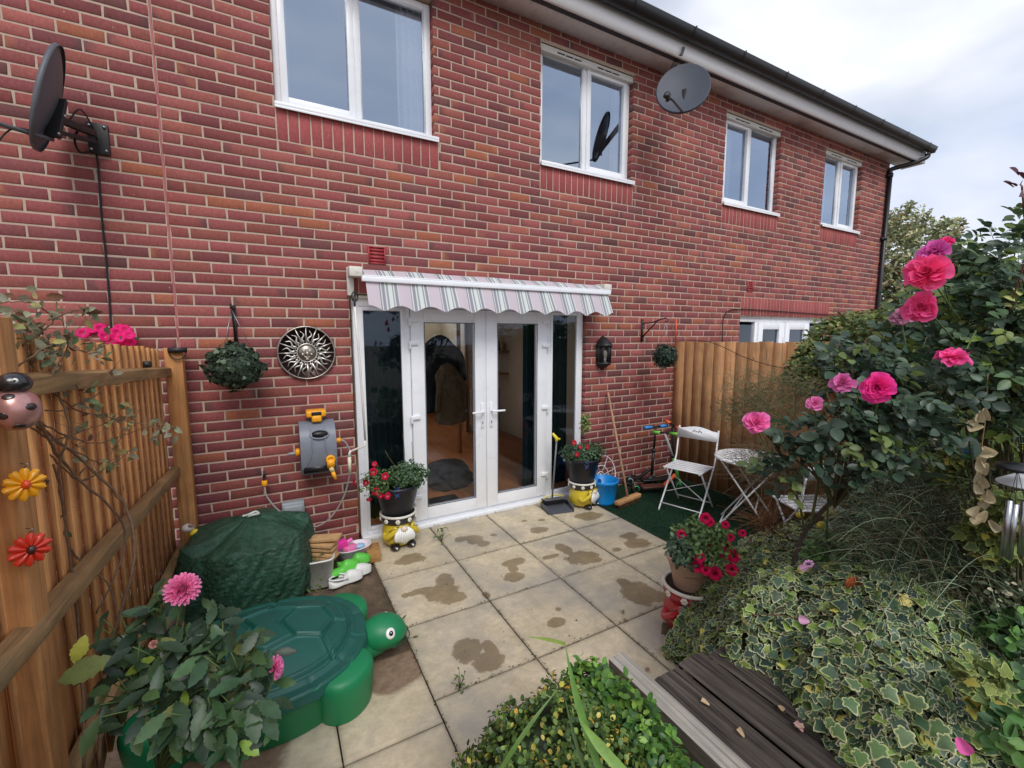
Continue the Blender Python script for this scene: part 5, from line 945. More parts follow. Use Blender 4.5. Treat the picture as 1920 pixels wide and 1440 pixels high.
mb = MB(); mb.lathe([(0,-.035)]+[(.035*cos(min(1.45,k*.12))**.7+.0035*(1 if k%2 else -.4),-.035+.0055*k) for k in range(13)]+[(0,.036)],28,c(236,206,130),T=hk); mb.build('hive', M_v, ho, smooth=True)
for p_,r_ in (((1500,965),.018),((1540,985),.02)): mb = MB(); mb.ball(dp(*p_,2.35),(r_*1.5,r_,r_),c(222,200,60)); mb.build('hive_base', M_v, ho, smooth=True)
sk_ = dp(1530,1075,1.85); so_ = thing('pinwheel_ornament', 'yellow and blue plastic ornament with lilac petals in the ivy', 'ornament', sk_)
mb = MB(); a0,a1 = dp(1495,1095,1.85), dp(1560,1058,1.9); mb.tube([a0,a1],.012,12,c(222,196,60)); mb.build('yellow_tube', M_plas, so_, smooth=True)
mb = MB(); mb.tube([a0*.45+a1*.55-(a1-a0)*.12,a0*.45+a1*.55+(a1-a0)*.12],.022,14,c(30,62,100)); mb.build('blue_collar', M_plas, so_, smooth=True)
mb = MB(); pc = dp(1516,1058,1.82)
for k in range(8): a_ = k*pi/4; mb.ball(pc+R*.017*cos(a_)+U*.012*sin(a_),(.010,.005,.008),c(232,170,220),6,8)
mb.build('lilac_petal', M_plas, so_, smooth=True)
# ---------------- inside the doors ----------------
def blob(name,label,cat,ctr,rad,col,seed,mat_=None,tall=1,n=28):
    r2 = np.random.default_rng(seed); u = np.linspace(.01,pi-.01,n)[:,None]; v_ = (np.arange(n*2)*pi/n)[None]; d = 1+.12*np.sin(3*v_+2*u+seed)+.07*np.sin(7*v_-4*u)+.05*np.sin(13*v_+9*u)*np.sin(u)
    P = np.stack([np.sin(u)*np.cos(v_)*rad[0]*d,np.sin(u)*np.sin(v_)*rad[1]*d,-np.cos(u)*rad[2]*(1+0*v_)],-1); mb = MB(); mb.grid(P,col,cv=True,T=ctr); return tag(mb.build(name, mat_ or vmat(name+'_cloth',.85,0,.3,20,.4,40), smooth=True),label,cat)
def coat(label, top, L_, w_, col, seed):
    nu, nv = 40, 60; P = np.zeros((nu,nv,3)); th_ = np.arange(nv)*2*pi/nv
    for i in range(nu):
        u = i/(nu-1); prof_ = .10+.90*min(1,u/.22)**.6; rx = w_*prof_*(1+.15*u); ry = w_*.45*prof_; f_ = 1+.10*np.sin(th_*7+seed+u*2)*u+.07*np.sin(th_*3+u*5+seed)+.05*np.sin(th_*15+u*9)*u
        P[i,:,0] = top[0]+rx*f_*np.cos(th_)+.03*sin(u*4+seed); P[i,:,1] = top[1]+ry*f_*np.sin(th_); P[i,:,2] = top[2]-L_*u*(1+.03*np.sin(th_*2+seed))
    mb = MB(); mb.grid(P, col, cv=True)
    for s_ in (-1,1): mb.tube(crom([np.array(top)+[s_*w_*.45,-.03,-.16],np.array(top)+[s_*w_*.95,-.06,-.30],np.array(top)+[s_*w_*1.12,-.05,-.62]],5),np.linspace(w_*.26,w_*.20,11),10,tuple(v_*.85 for v_ in col))
    return tag(mb.build('hanging_coat', vmat('coat_cloth',.85,0,.3,20,.4,40), smooth=True), label, 'coat')
q = at(824,628,5.6); coat('dark navy coat hanging just inside the left door leaf',(q[0],5.6,q[2]),1.05,.27,c(28,32,46),3)
q = at(843,680,5.3); coat('khaki hooded jacket hanging in front of the navy coat',(q[0],5.3,q[2]),.78,.17,c(104,86,62),5)
mb = MB(); mb.box(2.28,2.32,5.75,5.80,.05,2.0); mb.box(1.5,2.32,5.75,5.78,1.93,2.0); tag(mb.build('coat_rail', bpy.data.materials['varnished_pine']),'pale wooden coat rail behind the left door leaf','coat rail')
q = gnd(845,900,.05); blob('floor_cushion','round grey furry pouffe on the laminate floor','pouffe',(q[0]-.10,q[1]-.2,.19),(.26,.26,.17),c(70,66,70),8)
mb = MB(); mb.box(.9,1.62,3.95,4.25,.05,.062,c(58,58,62)); tag(mb.build('door_mat', M_stem), 'dark grey mat inside the left door leaf', 'mat')
ra = thing('radiator','cream column radiator on the wall inside the right door leaf','radiator',(3.2,6.2,.1)); xr = at(955,780,6.0)[0]
mb = MB()
for k in range(11): mb.box(2.95+k*.05,2.985+k*.05,6.86,6.92,.2,.80)
mb.build('radiator_panel', pmat('cream_enamel',c(190,176,150),.4), ra, bevel=.008)
sh_ = thing('wall_shelf','wooden shelf holding books inside the right door','shelf',(3.2,6.8,1.4)); mb = MB(); mb.box(3.0,3.49,6.5,6.98,1.45,1.475); mb.box(3.0,3.49,6.5,6.98,1.08,1.105); mb.build('shelf_board', bpy.data.materials['varnished_pine'], sh_)
for k in range(7):
    mb = MB(); hh_ = .16+.06*rng.random(); mb.box(0,.04,0,.16,0,hh_,[c(60,50,60),c(90,60,50),c(50,60,80)][k%3],T=(3.05+k*.048,6.6,1.476)); tag(mb.build('book', M_v),'dark spined book standing on the indoor shelf','book','books on the indoor shelf')
# ---------------- leaf shapes ----------------
def tm(V,Fc,rim=None): V = np.array(V,float); return (V,np.array(Fc),np.zeros(len(V)) if rim is None else np.array(rim,float))
def oval(w_, fold=.12, curl=.12, pts=((.18,.62),(.45,1.),(.75,.72))):
    V = [(0,0,0)]; 
    for t_,ww in pts: z_ = -curl*t_*t_; V += [(-w_*ww/2,t_,z_+fold*w_*ww),(0,t_,z_),(w_*ww/2,t_,z_+fold*w_*ww)]
    V.append((0,1,-curl)); n = len(pts); Fc = [(0,2,1,1),(0,3,2,2)]
    for k in range(n-1): a_ = 1+3*k; Fc += [(a_,a_+1,a_+4,a_+3),(a_+1,a_+2,a_+5,a_+4)]
    a_ = 1+3*(n-1); Fc += [(a_,a_+1,3*n+1,3*n+1),(a_+1,a_+2,3*n+1,3*n+1)]
    return V,Fc
def tri(V,Fc): # quads/degenerate to triangles
    o = []
    for f in Fc:
        g = [];[g.append(i) for i in f if i not in g]
        for k in range(1,len(g)-1): o.append((g[0],g[k],g[k+1]))
    return tm(V,o)
T_rose = tri(*oval(.68,.16,.10,((.12,.5),(.35,.95),(.6,1.),(.82,.66)))); T_small = tri(*oval(.6,.15,.08,((.3,.9),(.7,.85)))); T_long = tri(*oval(.34,.2,.25,((.2,.7),(.5,1.),(.8,.6)))); T_blade = tri(*oval(.10,.3,.35,((.3,1.),(.7,.7))))
# serrated dahlia leaf
L_ = [(.0,.0),(.10,.08),(.17,.20),(.15,.24),(.25,.36),(.22,.41),(.28,.52),(.24,.57),(.25,.68),(.18,.73),(.15,.85),(.09,.90),(0,1)]
sv = []; fc_ = []
for x_,y_ in L_: z_ = -.20*y_*y_; sv += [(-x_,y_,z_+.22*x_-.25*x_*x_),(0,y_,z_),(x_,y_,z_+.22*x_-.25*x_*x_)]
for k in range(len(L_)-1):
    a_ = 3*k
    for q,flip in ((0,0),(1,0)): fc_ += [(a_+q,a_+q+1,a_+q+4),(a_+q,a_+q+4,a_+q+3)]
T_dahl = tm(sv,[f for f in fc_])
# ivy: five lobes, green heart and paler margin
io = [(0,.0),(.12,-.10),(.32,-.10),(.42,.02),(.36,.13),(.54,.30),(.50,.42),(.33,.47),(.26,.62),(.15,.84),(0,1.0),(-.15,.84),(-.26,.62),(-.33,.47),(-.50,.42),(-.54,.30),(-.36,.13),(-.42,.02),(-.32,-.10),(-.12,-.10)]
iv_ = [(x_,y_,-.10*(y_-.3)**2-.16*x_*x_+.02) for x_,y_ in io]; inn = [(x_*.76,.30+(y_-.30)*.78,-.08*(y_-.3)**2-.10*x_*x_+.035) for x_,y_ in io]; cen = [(0,.30,.01)]
n_i = len(io); fI = [(i,(i+1)%n_i,n_i+(i+1)%n_i) for i in range(n_i)]+[(i,n_i+(i+1)%n_i,n_i+i) for i in range(n_i)]+[(n_i+i,n_i+(i+1)%n_i,2*n_i) for i in range(n_i)]
T_ivy = tm(iv_+inn+cen,fI,[1]*n_i+[0]*n_i+[0])
def rcol(base, n, v_=.25, alt=None, pa=.3):
    C_ = np.tile(np.array(base),(n,1))
    if alt is not None:
        for al,p_ in (alt if isinstance(alt,list) else [(alt,pa)]): m_ = rng.random(n)<p_; C_[m_] = np.array(al)
    return C_*rng.uniform(1-v_,1+v_,(n,1))*rng.uniform(.93,1.07,(n,3))
def shell(n, ctr, rad, inner=.55):
    d = nrm(rng.normal(0,1,(n,3))); r_ = rng.uniform(inner**3,1,n)**(1/3); lump = 1+.14*np.sin(d[:,0]*6+ctr[0]*5)*np.cos(d[:,2]*7+ctr[1]*3)+.10*np.sin(d[:,1]*11+d[:,2]*5); return np.asarray(ctr)+d*np.asarray(rad)*(r_*lump)[:,None], d
def add_compound(mb, P, D, Nn, size, base, alt=None, stem=True, cnt=5):
    """rose leaves: five leaflets on a common stalk"""
    n = len(P); D = nrm(D); Nn = nrm(Nn); Sd = nrm(np.cross(D,Nn)); sz = np.asarray(size)*np.ones(n)
    lay = [(1.0,0,0,1.0),(.62,.05,.95,.85),(.62,-.05,-.95,.85),(.28,.04,1.15,.68),(.28,-.04,-1.15,.68)][:cnt]
    C_ = rcol(base,n,.22,alt)
    for t_,s_,an_,sc in lay:
        dirn = D*cos(an_)+Sd*sin(an_)+Nn*rng.normal(0,.15,(n,1)); pos = P+D*(sz*t_*1.25)[:,None]+Sd*(sz*s_)[:,None]
        nn = Nn+rng.normal(0,.28,(n,3)); mb.leaves(T_rose,pos,nn,dirn,sz*sc,C_*rng.uniform(.85,1.15,(n,1)),wid=rng.uniform(.85,1.1,n))
    if stem:
        e = Sd*.0012; V = np.stack([P-e,P+e,P+D*(sz*1.3)[:,None]+e*.5,P+D*(sz*1.3)[:,None]-e*.5],1).reshape(-1,3); mb.add(V,np.arange(4*n).reshape(-1,4),c(88,96,60))
# ---------------- flowers ----------------
def petal_grid(w_, l_, cup, curl, nu=5, nv=6, ruf=0, seed=0):
    u = np.linspace(-1,1,nu)[None]; v_ = np.linspace(0,1,nv)[:,None]; wd = w_*np.sin(np.clip(v_*.80+.16,0,1)*pi*.62)**.9
    X = u*wd; Y = v_*l_*(1-.12*u*u*v_); Z = cup*(u*u)*wd*1.2+curl*v_*v_*l_+ruf*np.sin(u*4+seed)*v_*l_; return np.stack([X+0*v_,Y+0*u,Z],-1)
def rose(mb, ctr, face, r_, col, col2, open_=1.0, seed=1):
    r2 = np.random.default_rng(seed); Fm = frame(face)
    rings = [(3,.12,.42,1.45),(4,.16,.50,1.25),(5,.24,.62,1.0),(6,.34,.78,.72),(7,.40,.95,.40),(7,.42,1.05,.12)]
    for k,(n_,wd,ln_,tilt) in enumerate(rings):
        for j in range(n_):
            a_ = 2*pi*j/n_+k*1.1+r2.normal(0,.12); tl = tilt*open_+r2.normal(0,.16); P = petal_grid(r_*wd*1.25*r2.uniform(.85,1.15),r_*ln_*.9*r2.uniform(.82,1.18),.55*r2.uniform(.6,1.3),-.25*(k>2)+.10+r2.normal(0,.10),7,7,r2.uniform(.03,.14),j*1.7+k)
            Mp = RZ(a_)@RX(tl); Q = P.reshape(-1,3)@Mp.T; Q = Q+(RZ(a_)@np.array([0,r_*.04*k,-.01*k*r_])); t_ = np.linspace(0,1,7)[:,None,None]
            cc_ = (np.array(col)*(1-.35*t_)+np.array(col2)*(.35*t_))*np.ones((7,7,3))*r2.uniform(.88,1.12); mb.grid(Q.reshape(7,7,3),cc_,M=Fm,T=ctr)
def dahlia(mb, ctr, face, r_, col, tip, seed=1):
    r2 = np.random.default_rng(seed); Fm = frame(face)
    for k in range(9):
        n_ = 8+k*2; tl = 1.5-k*.19; ln_ = r_*(.45+.065*k)
        for j in range(n_):
            P = petal_grid(r_*.10,ln_,1.1,.10+.25*(k<4),4,5); a_ = 2*pi*(j+.5*(k%2))/n_+r2.normal(0,.06); Mp = RZ(a_)@RX(tl+r2.normal(0,.10)); t_ = np.linspace(0,1,5)[:,None,None]; base = np.array(col)*(1-t_**2*.8)+np.array(tip)*(t_**2*.8)
            mb.grid((P.reshape(-1,3)@Mp.T).reshape(5,4,3),base*np.ones((5,4,3))*r2.uniform(.85,1.1),M=Fm,T=ctr)
def petunia(mb, ctr, face, r_, col, thr):
    Fm = frame(face); n_ = 30; a_ = np.arange(n_)*2*pi/n_; P = []; C_ = []
    for q,z_ in ((0.05,-.6),(.2,-.35),(.32,-.06),(.6,.06),(.85,.06),(1.0,-.02)):
        lob = 1-.12*(np.abs(np.sin(a_*2.5)))**4*(q>.5); P.append(np.stack([r_*q*lob*np.cos(a_),r_*q*lob*np.sin(a_),np.full(n_,r_*z_)+.05*r_*np.sin(a_*5+q*3)*q],-1)); cc_ = np.array(thr) if q<.3 else np.array(col); C_.append(np.tile(cc_*(.9+.2*rng.random()),(n_,1)))
    mb.grid(np.array(P),np.array(C_),cv=True,M=Fm,T=ctr)
PK = c(244,60,150); PK2 = c(252,120,190)
# ---------------- leaf balls ----------------
for (px_,py_,Yd,rad,lab,n_,tw,big) in ((441,684,3.50,.165,'trailing ivy leaf ball hanging left of the sun plaque',700,1.0,.036),(1241,668,None,.128,'round clipped boxwood ball hanging by the right fence',900,1.0,.022)):
    ct_ = at(px_,py_,Yd) if Yd else np.array([k2[0]-.0,3.39,float(at(1241,668,3.39)[2])]); ct_ = np.array(ct_,float)
    o = thing('leaf_ball', lab, 'leaf ball', ct_); P,d = shell(n_*2,ct_,(rad,rad,rad*(.92 if Yd else 1)),.8); mb = MB(); nn = nrm(d+rng.normal(0,.35,d.shape)); yd = np.cross(nn,rng.normal(0,1,nn.shape))+[0,0,-.6]
    if Yd: mb.leaves(T_ivy,P,nn,yd,rng.uniform(.6,1.1,len(P))*big,rcol(c(48,66,50),len(P),.3,[(c(120,136,112),.12),(c(30,44,36),.3)]),rim=c(90,106,84))
    else: mb.leaves(T_small,P,nn,yd,rng.uniform(.7,1.1,len(P))*big*1.1,rcol(c(48,66,54),len(P),.3,[(c(96,112,98),.2)]))
    mb.ball(ct_,rad*.8,c(20,26,20)); mb.build('foliage', M_leafd, o)  # dark core colours in the shade inside the leaf ball
    mb = MB(); top_ = np.array([kp[0],3.50,kp[2]-.03]) if Yd else np.array([k2[0],3.39,k2[2]-.03])
    for a_ in (0,2.1,4.2): e_ = ct_+[rad*.55*cos(a_),rad*.55*sin(a_),rad*.8]; mb.tube([top_,e_],.0018,5)
    mb.build('chain', M_steel, o)
# ---------------- petunias in pots ----------------
def potplant(label, ctr, rad, base, alt, fl_, colf, thr, nleaf=900, wisps=()):
    o = thing('petunia', label, 'potted plant', ctr); P,d = shell(nleaf,ctr,rad,.35); nn = nrm(d+[0,-.2,.6]+rng.normal(0,.5,d.shape)); mb = MB(); mb.leaves(T_small,P,nn,d+[0,0,.4]+rng.normal(0,.6,d.shape),rng.uniform(.6,1.1,nleaf)*.032,rcol(base,nleaf,.3,alt)); mb.build('foliage', M_leaf, o)
    mb = MB(); 
    for k in range(40): e_ = np.asarray(ctr)+nrm(rng.normal(0,1,3))*np.asarray(rad)*.95; mb.tube(bez(np.asarray(ctr)-[0,0,rad[2]*.7],np.asarray(ctr)+[0,0,rad[2]*.4],e_,6),.0016,5,c(92,110,60))
    for a_,b_,cc_ in wisps: mb.tube(bez(a_,b_,cc_,8),.0018,5,c(110,104,70))
    for f in fl_: mb.tube([ctr,f[0]],.0014,4,c(92,110,60))
    mb.build('stem', M_stem, o)
    for p_,dr,r_ in fl_: mb = MB(); petunia(mb,p_,dr,r_,colf,thr); mb.build('flower', M_pet, o, smooth=True)
A_ = lambda x_,y_,Y_: at(x_,y_,Y_)
PR = c(206,24,62)
fl1 = [(A_(700,885,3.36),(-.5,-1,.2),.034),(A_(722,893,3.30),(.1,-1,.25),.030),(A_(705,922,3.33),(-.3,-1,.0),.034),(A_(727,930,3.30),(.4,-1,.1),.030),(A_(686,905,3.38),(-.8,-.8,.3),.030),(A_(714,930,3.32),(0,-1,-.2),.026),(A_(692,937,3.36),(-.3,-.9,-.5),.022),(A_(664,905,3.42),(-1,-.3,0),.028),(A_(702,870,3.38),(-.3,-1,.5),.022)]
potplant('red petunias and fine foliage spilling left from the left gnome pot',np.array([.93,3.50,.60]),(.17,.14,.105),c(62,92,58),[(c(92,120,78),.35)],[],PR,c(250,180,190),1300,[(np.array([.9,3.5,.6]),np.array([.92,3.5,.72]),A_(755,815,3.45)),(np.array([.95,3.5,.6]),np.array([.98,3.5,.72]),A_(772,828,3.45)),(np.array([.9,3.5,.6]),np.array([.8,3.45,.7]),A_(722,845,3.45))])
potplant('bright red petunia trails hanging over the left side of the pot',A_(706,905,3.38),(.13,.08,.12),c(72,104,58),[(c(100,130,72),.3)],fl1,PR,c(252,196,204),260)
fl2 = [(A_(1077,830,3.33),(0,-1,.2),.028),(A_(1102,838,3.33),(.3,-1,.1),.028),(A_(1082,852,3.31),(0,-1,0),.028),(A_(1088,838,3.36),(0,-1,.5),.020)]
potplant('dense grey green foliage with red petunias on the right gnome pot',np.array([2.72,3.46,.565]),(.25,.17,.085),c(58,88,62),[(c(88,112,80),.3)],fl2,PR,c(250,200,120),1500)
potplant('tall thin leafy sprig rising from the right gnome pot',A_(1098,795,3.45),(.06,.05,.11),c(112,140,70),[(c(150,170,90),.3)],[],PR,PR,130)
fl3 = []
for x_,y_,r_ in ((1327,1020,.034),(1363,1024,.030),(1375,1042,.036),(1360,1040,.028),(1312,1045,.028),(1307,1062,.032),(1322,1068,.028),(1340,1075,.036),(1372,1068,.032),(1278,1002,.026),(1323,972,.030),(1360,984,.022),(1392,1000,.02),(1370,1008,.02),(1330,978,.026)): fl3.append((dp(x_,y_,2.18+.1*rng.random()),nrm(O3-dp(x_,y_,2.2)+rng.normal(0,.35,3)),r_))
potplant('magenta petunias crowding the terracotta pot beside the ivy',dp(1318,1010,2.32),(.17,.15,.10),c(84,112,60),[(c(120,140,80),.3)],fl3,c(216,18,84),c(120,8,50),900)
potplant('grey green trailing foliage on the left of the terracotta pot',dp(1285,1030,2.3),(.10,.08,.085),c(74,98,76),[(c(104,126,100),.3)],[],PR,PR,700)
# ---------------- ivy bank ----------------
iv = thing('variegated_ivy', 'bank of cream edged ivy spreading along the dark deck', 'ivy', (1.9,.9,.3))
def ivh(X,Y):
    e0_ = ivedge(Y); h_ = (.30*np.clip((1.3-Y)*3,0,1)+.07)+.35*(1-np.exp(-np.clip(X-e0_+.02,0,9)/.11)); h_ = h_*np.clip((2.1-Y)/.8,0,1)**.5; return h_+.06*np.sin(X*9+Y*4)+.05*np.sin(Y*11-X*3)+.12*np.clip((.9-Y),0,1)*0
def ivedge(Y): return 1.53+.03*np.sin(Y*9)+.02*np.sin(Y*23)+.28*np.clip((Y-1.0)*4,0,1)
n_ = 18000; Y = rng.uniform(.0,1.80,n_); X = ivedge(Y)-.04+rng.random(n_)**1.3*1.55; Z = ivh(X,Y); dep = rng.random(n_)**2*.10; gx = (ivh(X+.02,Y)-ivh(X-.02,Y))/.04; gy = (ivh(X,Y+.02)-ivh(X,Y-.02))/.04
nn = np.stack([-gx,-gy,np.ones(n_)],1); nn = nrm(nn)+[0,-.1,.35]+rng.normal(0,.50,(n_,3)); P = np.stack([X,Y,Z+.06-dep],1); yd = np.stack([rng.normal(-.5,.7,n_),rng.normal(.1,.7,n_),rng.normal(-.5,.4,n_)],1)
keep = ~((X<2.20)&(Y>1.55)) ; P,nn,yd = P[keep],nn[keep],yd[keep]; Y = Y[keep]; n_ = len(P)
bc_ = rcol(c(78,104,76),n_,.32,[(c(56,80,70),.33),(c(124,150,70),.22),(c(222,210,100),.015)]); rc_ = rcol(c(222,222,164),n_,.12,[(c(176,188,120),.3),(c(234,228,186),.2)])
mb = MB(); mb.leaves(T_ivy,P,nn,yd,rng.uniform(.45,1.2,n_)*np.clip(.049-.007*Y,.035,.06),bc_,rim=rc_); mb.build('leaves', M_leaf, iv)['kind'] = 'stuff'
mb = MB()
for k in range(160):
    y_ = rng.uniform(.05,1.4); x_ = ivedge(y_)+.15+rng.random()*1.2; p0 = np.array([x_,y_,float(ivh(x_,y_))-.05]); p1 = p0+[rng.normal(-.05,.12),rng.normal(0,.14),rng.uniform(.0,.06)]; mb.tube(bez(p0,(p0+p1)/2+[0,0,.05],p1,6),.0018,5,c(96,72,52))
X,Y = np.meshgrid(np.linspace(1.56,3.1,40),np.linspace(0,1.45,40),indexing='ij'); Xg = ivedge(Y)+.05+(X-1.56); mb.grid(np.stack([Xg,Y,ivh(Xg,Y)-.06],-1),c(44,50,32)); mb.build('stems', M_stem, iv)  # stems plus a dark sheet standing in for shade beneath the leaves
# big ivy leaves in front
front = [(1590,1310,1.22,.075),(1612,1290,1.24,.07),(1565,1362,1.2,.07),(1650,1395,1.12,.08),(1730,1330,1.15,.085),(1700,1370,1.12,.08),(1640,1270,1.28,.075),(1660,1290,1.26,.08),(1770,1360,1.08,.085),(1700,1430,1.05,.085),(1550,1355,1.22,.06),(1785,1390,1.05,.075),(1615,1410,1.12,.07)]
mb = MB(); P = np.array([dp(x_,y_,d_-.03) for x_,y_,d_,s_ in front]); n_ = len(P); mb.leaves(T_ivy,P,nrm(O3-P)+rng.normal(0,.25,(n_,3))+[0,0,.4],np.tile(-U,(n_,1))+rng.normal(0,.5,(n_,3)),np.array([f[3] for f in front])*.54,rcol(c(92,118,74),n_,.16),rim=rcol(c(206,210,150),n_,.08)); mb.build('large_leaves', M_leaf, iv)
# ---------------- box hedge ----------------
bh = thing('box_bush', 'rounded yellow flecked box bush at the bottom centre', 'bush', (.72,.85,.3))
mb = MB(); CC = [((.64,.94,.46),(.25,.22,.22)),((.52,.76,.46),(.22,.22,.21)),((.72,.84,.46),(.15,.17,.20))]
for (ct_,rd),n_ in zip(CC,(9500,7500,4500)):
    P,d = shell(n_,ct_,rd,.82); P = P+rng.normal(0,.008,P.shape); mb.leaves(T_small,P,d+rng.normal(0,.55,d.shape),d+[0,0,.5]+rng.normal(0,.7,d.shape),rng.uniform(.7,1.2,n_)*.0185,rcol(c(86,112,56),n_,.3,[(c(122,146,72),.32),(c(206,194,90),.10),(c(60,86,48),.2),(c(216,170,70),.012)]),wid=1.25)
    mb.ball(ct_,np.array(rd)*.84,c(40,50,26))  # dark inner ball paints the shade deep in the bush
mb.build('foliage', M_leaf, bh)
# brighter shrub on its right
ls = thing('spirea_bush', 'bright green leafy shrub spilling against the grooved edging', 'shrub', (1.0,.8,.3))
mb = MB()
for (ct_,rd),n_ in ((((.88,1.05,.53),(.09,.11,.13)),1100),(((.92,.90,.51),(.085,.14,.14)),1300),(((.96,.74,.42),(.09,.14,.12)),900),(((1.02,.88,.34),(.06,.16,.12)),500)):
    P,d = shell(n_,ct_,rd,.4); mb.leaves(T_small,P,d+[0,0,.7]+rng.normal(0,.45,d.shape),d+[0,0,.5]+rng.normal(0,.6,d.shape),rng.uniform(.7,1.2,n_)*.032,rcol(c(86,126,50),n_,.25,[(c(122,160,66),.3),(c(60,98,48),.3)]),wid=.95)
mb.build('foliage', M_leaf, ls); mb = MB()
for k in range(40): p0 = np.array([.87+rng.normal(0,.03),.85+rng.normal(0,.12),.3]); e_ = p0+[rng.normal(0,.04),rng.normal(0,.07),rng.uniform(.15,.26)]; mb.tube(bez(p0,(p0+e_)/2,e_,5),.002,5,c(100,84,54))
mb.build('stem', M_stem, ls)
ir = thing('iris_clump', 'long green sword leaves rising through the box bush', 'iris', (.66,.6,.4))
def blade(a_,b_,c0,w_,col): 
    P = bez(a_,b_,c0,14); t_ = np.linspace(0,1,14); wd = w_*np.minimum(1,(1-t_)*2.2+.02); vd = nrm(P-O3); tn = nrm(np.gradient(P,axis=0)); sd_ = nrm(np.cross(tn,vd)+np.array([.15,.1,0])); mb = MB(); G = np.stack([P-sd_*wd[:,None],P+np.cross(sd_,tn)*.15*wd[:,None],P+sd_*wd[:,None]],1); mb.grid(G,col); G2 = G-np.cross(sd_,tn)*.0012[None] if False else G-np.cross(sd_,tn)[:,None]*.0012; mb.grid(G2,col); mb.build('blade', M_leaf, ir, smooth=True)
blade(dp(1135,1470,.95),dp(1080,1330,1.0),dp(1060,1208,1.08),.0085,c(104,148,64)); blade(dp(1060,1208,1.08),dp(1035,1198,1.1),dp(988,1194,1.12),.004,c(150,176,84))
blade(dp(1200,1480,.9),dp(1120,1400,.92),dp(1085,1345,.98),.011,c(132,170,84)); blade(dp(930,1460,1.0),dp(980,1370,1.02),dp(1048,1290,1.08),.005,c(96,128,60)); blade(dp(1100,1460,1.0),dp(1080,1400,1.02),dp(1055,1290,1.1),.004,c(84,110,56))
# ---------------- dahlia bush ----------------
da = thing('dahlia_bush', 'leafy dark green dahlia with two pink pompom blooms at bottom left', 'dahlia', (-.3,1.3,.3))
root = dp(300,1450,1.35); heads = []
mb = MB(); n_ = 250; cl = [((250,1200),1.28,(.085,.07)),((330,1230),1.25,(.10,.06)),((420,1230),1.25,(.10,.06)),((460,1270),1.22,(.10,.06)),((330,1290),1.18,(.12,.05)),((250,1290),1.2,(.10,.06)),((400,1330),1.15,(.08,.05)),((460,1330),1.15,(.06,.04)),((300,1140),1.3,(.05,.05)),((230,1240),1.3,(.04,.04)),((390,1180),1.28,(.06,.04)),((360,1340),1.16,(.08,.04)),((425,1400),1.1,(.03,.03))]
Pl,Dl,Nl = [],[],[]; sm = MB()
for (pp,d_,rd) in cl:
    ct_ = dp(*pp,d_); k_ = int(360*rd[0]); sm.tube(bez(root,(root+ct_)/2+[0,0,.06],ct_,10),np.linspace(.006,.003,10),7,c(72,90,52))
    for j in range(k_): 
        a_ = rng.uniform(0,2*pi); p_ = ct_+np.array([rng.normal(0,rd[0]*.42),rng.normal(0,rd[0]*.42),rng.normal(0,rd[1]*.65)]); Pl.append(p_); Dl.append(nrm(p_-root+rng.normal(0,.12,3))*[1,1,.3]+rng.normal(0,.5,3)*[1,1,.5]+[0,0,-.25]); Nl.append(np.array([rng.normal(0,.4),-.45+rng.normal(0,.35),.85])); sm.tube([ct_*.6+p_*.4-[0,0,.02],p_],.0016,5,c(84,104,58))
Pl = np.array(Pl); mb.leaves(T_dahl,Pl,np.array(Nl),np.array(Dl),rng.uniform(.7,1.15,len(Pl))*.076,rcol(c(58,84,56),len(Pl),.25,[(c(72,100,62),.3),(c(40,62,44),.3),(c(120,150,60),.04),(c(100,104,56),.03)]),wid=rng.uniform(.65,.9,len(Pl)))
mb.build('foliage', M_leaf, da); 
bl1, bl2, bd1 = dp(342,1105,1.25), dp(515,1252,1.22), dp(288,1208,1.22)
sm.tube(bez(dp(310,1240,1.26),dp(335,1180,1.26),bl1,8),.0028,7,c(70,92,50)); sm.tube(bez(dp(470,1330,1.2),dp(515,1300,1.2),bl2,8),.0025,7,c(70,92,50)); sm.tube([dp(400,1440,1.15),dp(440,1330,1.17)],.003,7,c(90,120,60)); sm.build('stem', M_stem, da, smooth=True)
mb = MB(); dahlia(mb,bl1,nrm(O3-bl1+[.1,0,.5]),.048,c(236,70,150),c(248,168,210),2); mb.build('bloom', M_pet, da, smooth=True)
mb = MB(); dahlia(mb,bl2,nrm(np.array([.9,-.2,.1])),.034,c(232,60,150),c(250,170,214),5); mb.build('bloom', M_pet, da, smooth=True)
mb = MB(); dahlia(mb,bd1,(0,-1,.3),.012,c(220,140,140),c(230,190,180),8); mb.build('bud', M_pet, da, smooth=True)
yl = dp(160,1190,1.2); mb = MB(); mb.leaves(T_dahl,np.array([yl,dp(215,1235,1.2)]),np.array([[.3,-1,.4],[0,-.7,.8]]),np.array([[-.4,0,-1],[-1,0,-.15]]),np.array([.07,.12]),np.array([c(176,176,70),c(112,124,70)])); mb.build('yellow_leaf', M_leaf, da)
mb = MB(); mb.lathe([(.10,0),(.14,.24),(.15,.245),(.15,.26),(.135,.26),(.13,.22)],30,T=(-.25,1.16,.30)); tag(mb.build('plant_pot', M_black, smooth=True),'black plastic pot under the dahlia at bottom left','plant pot')
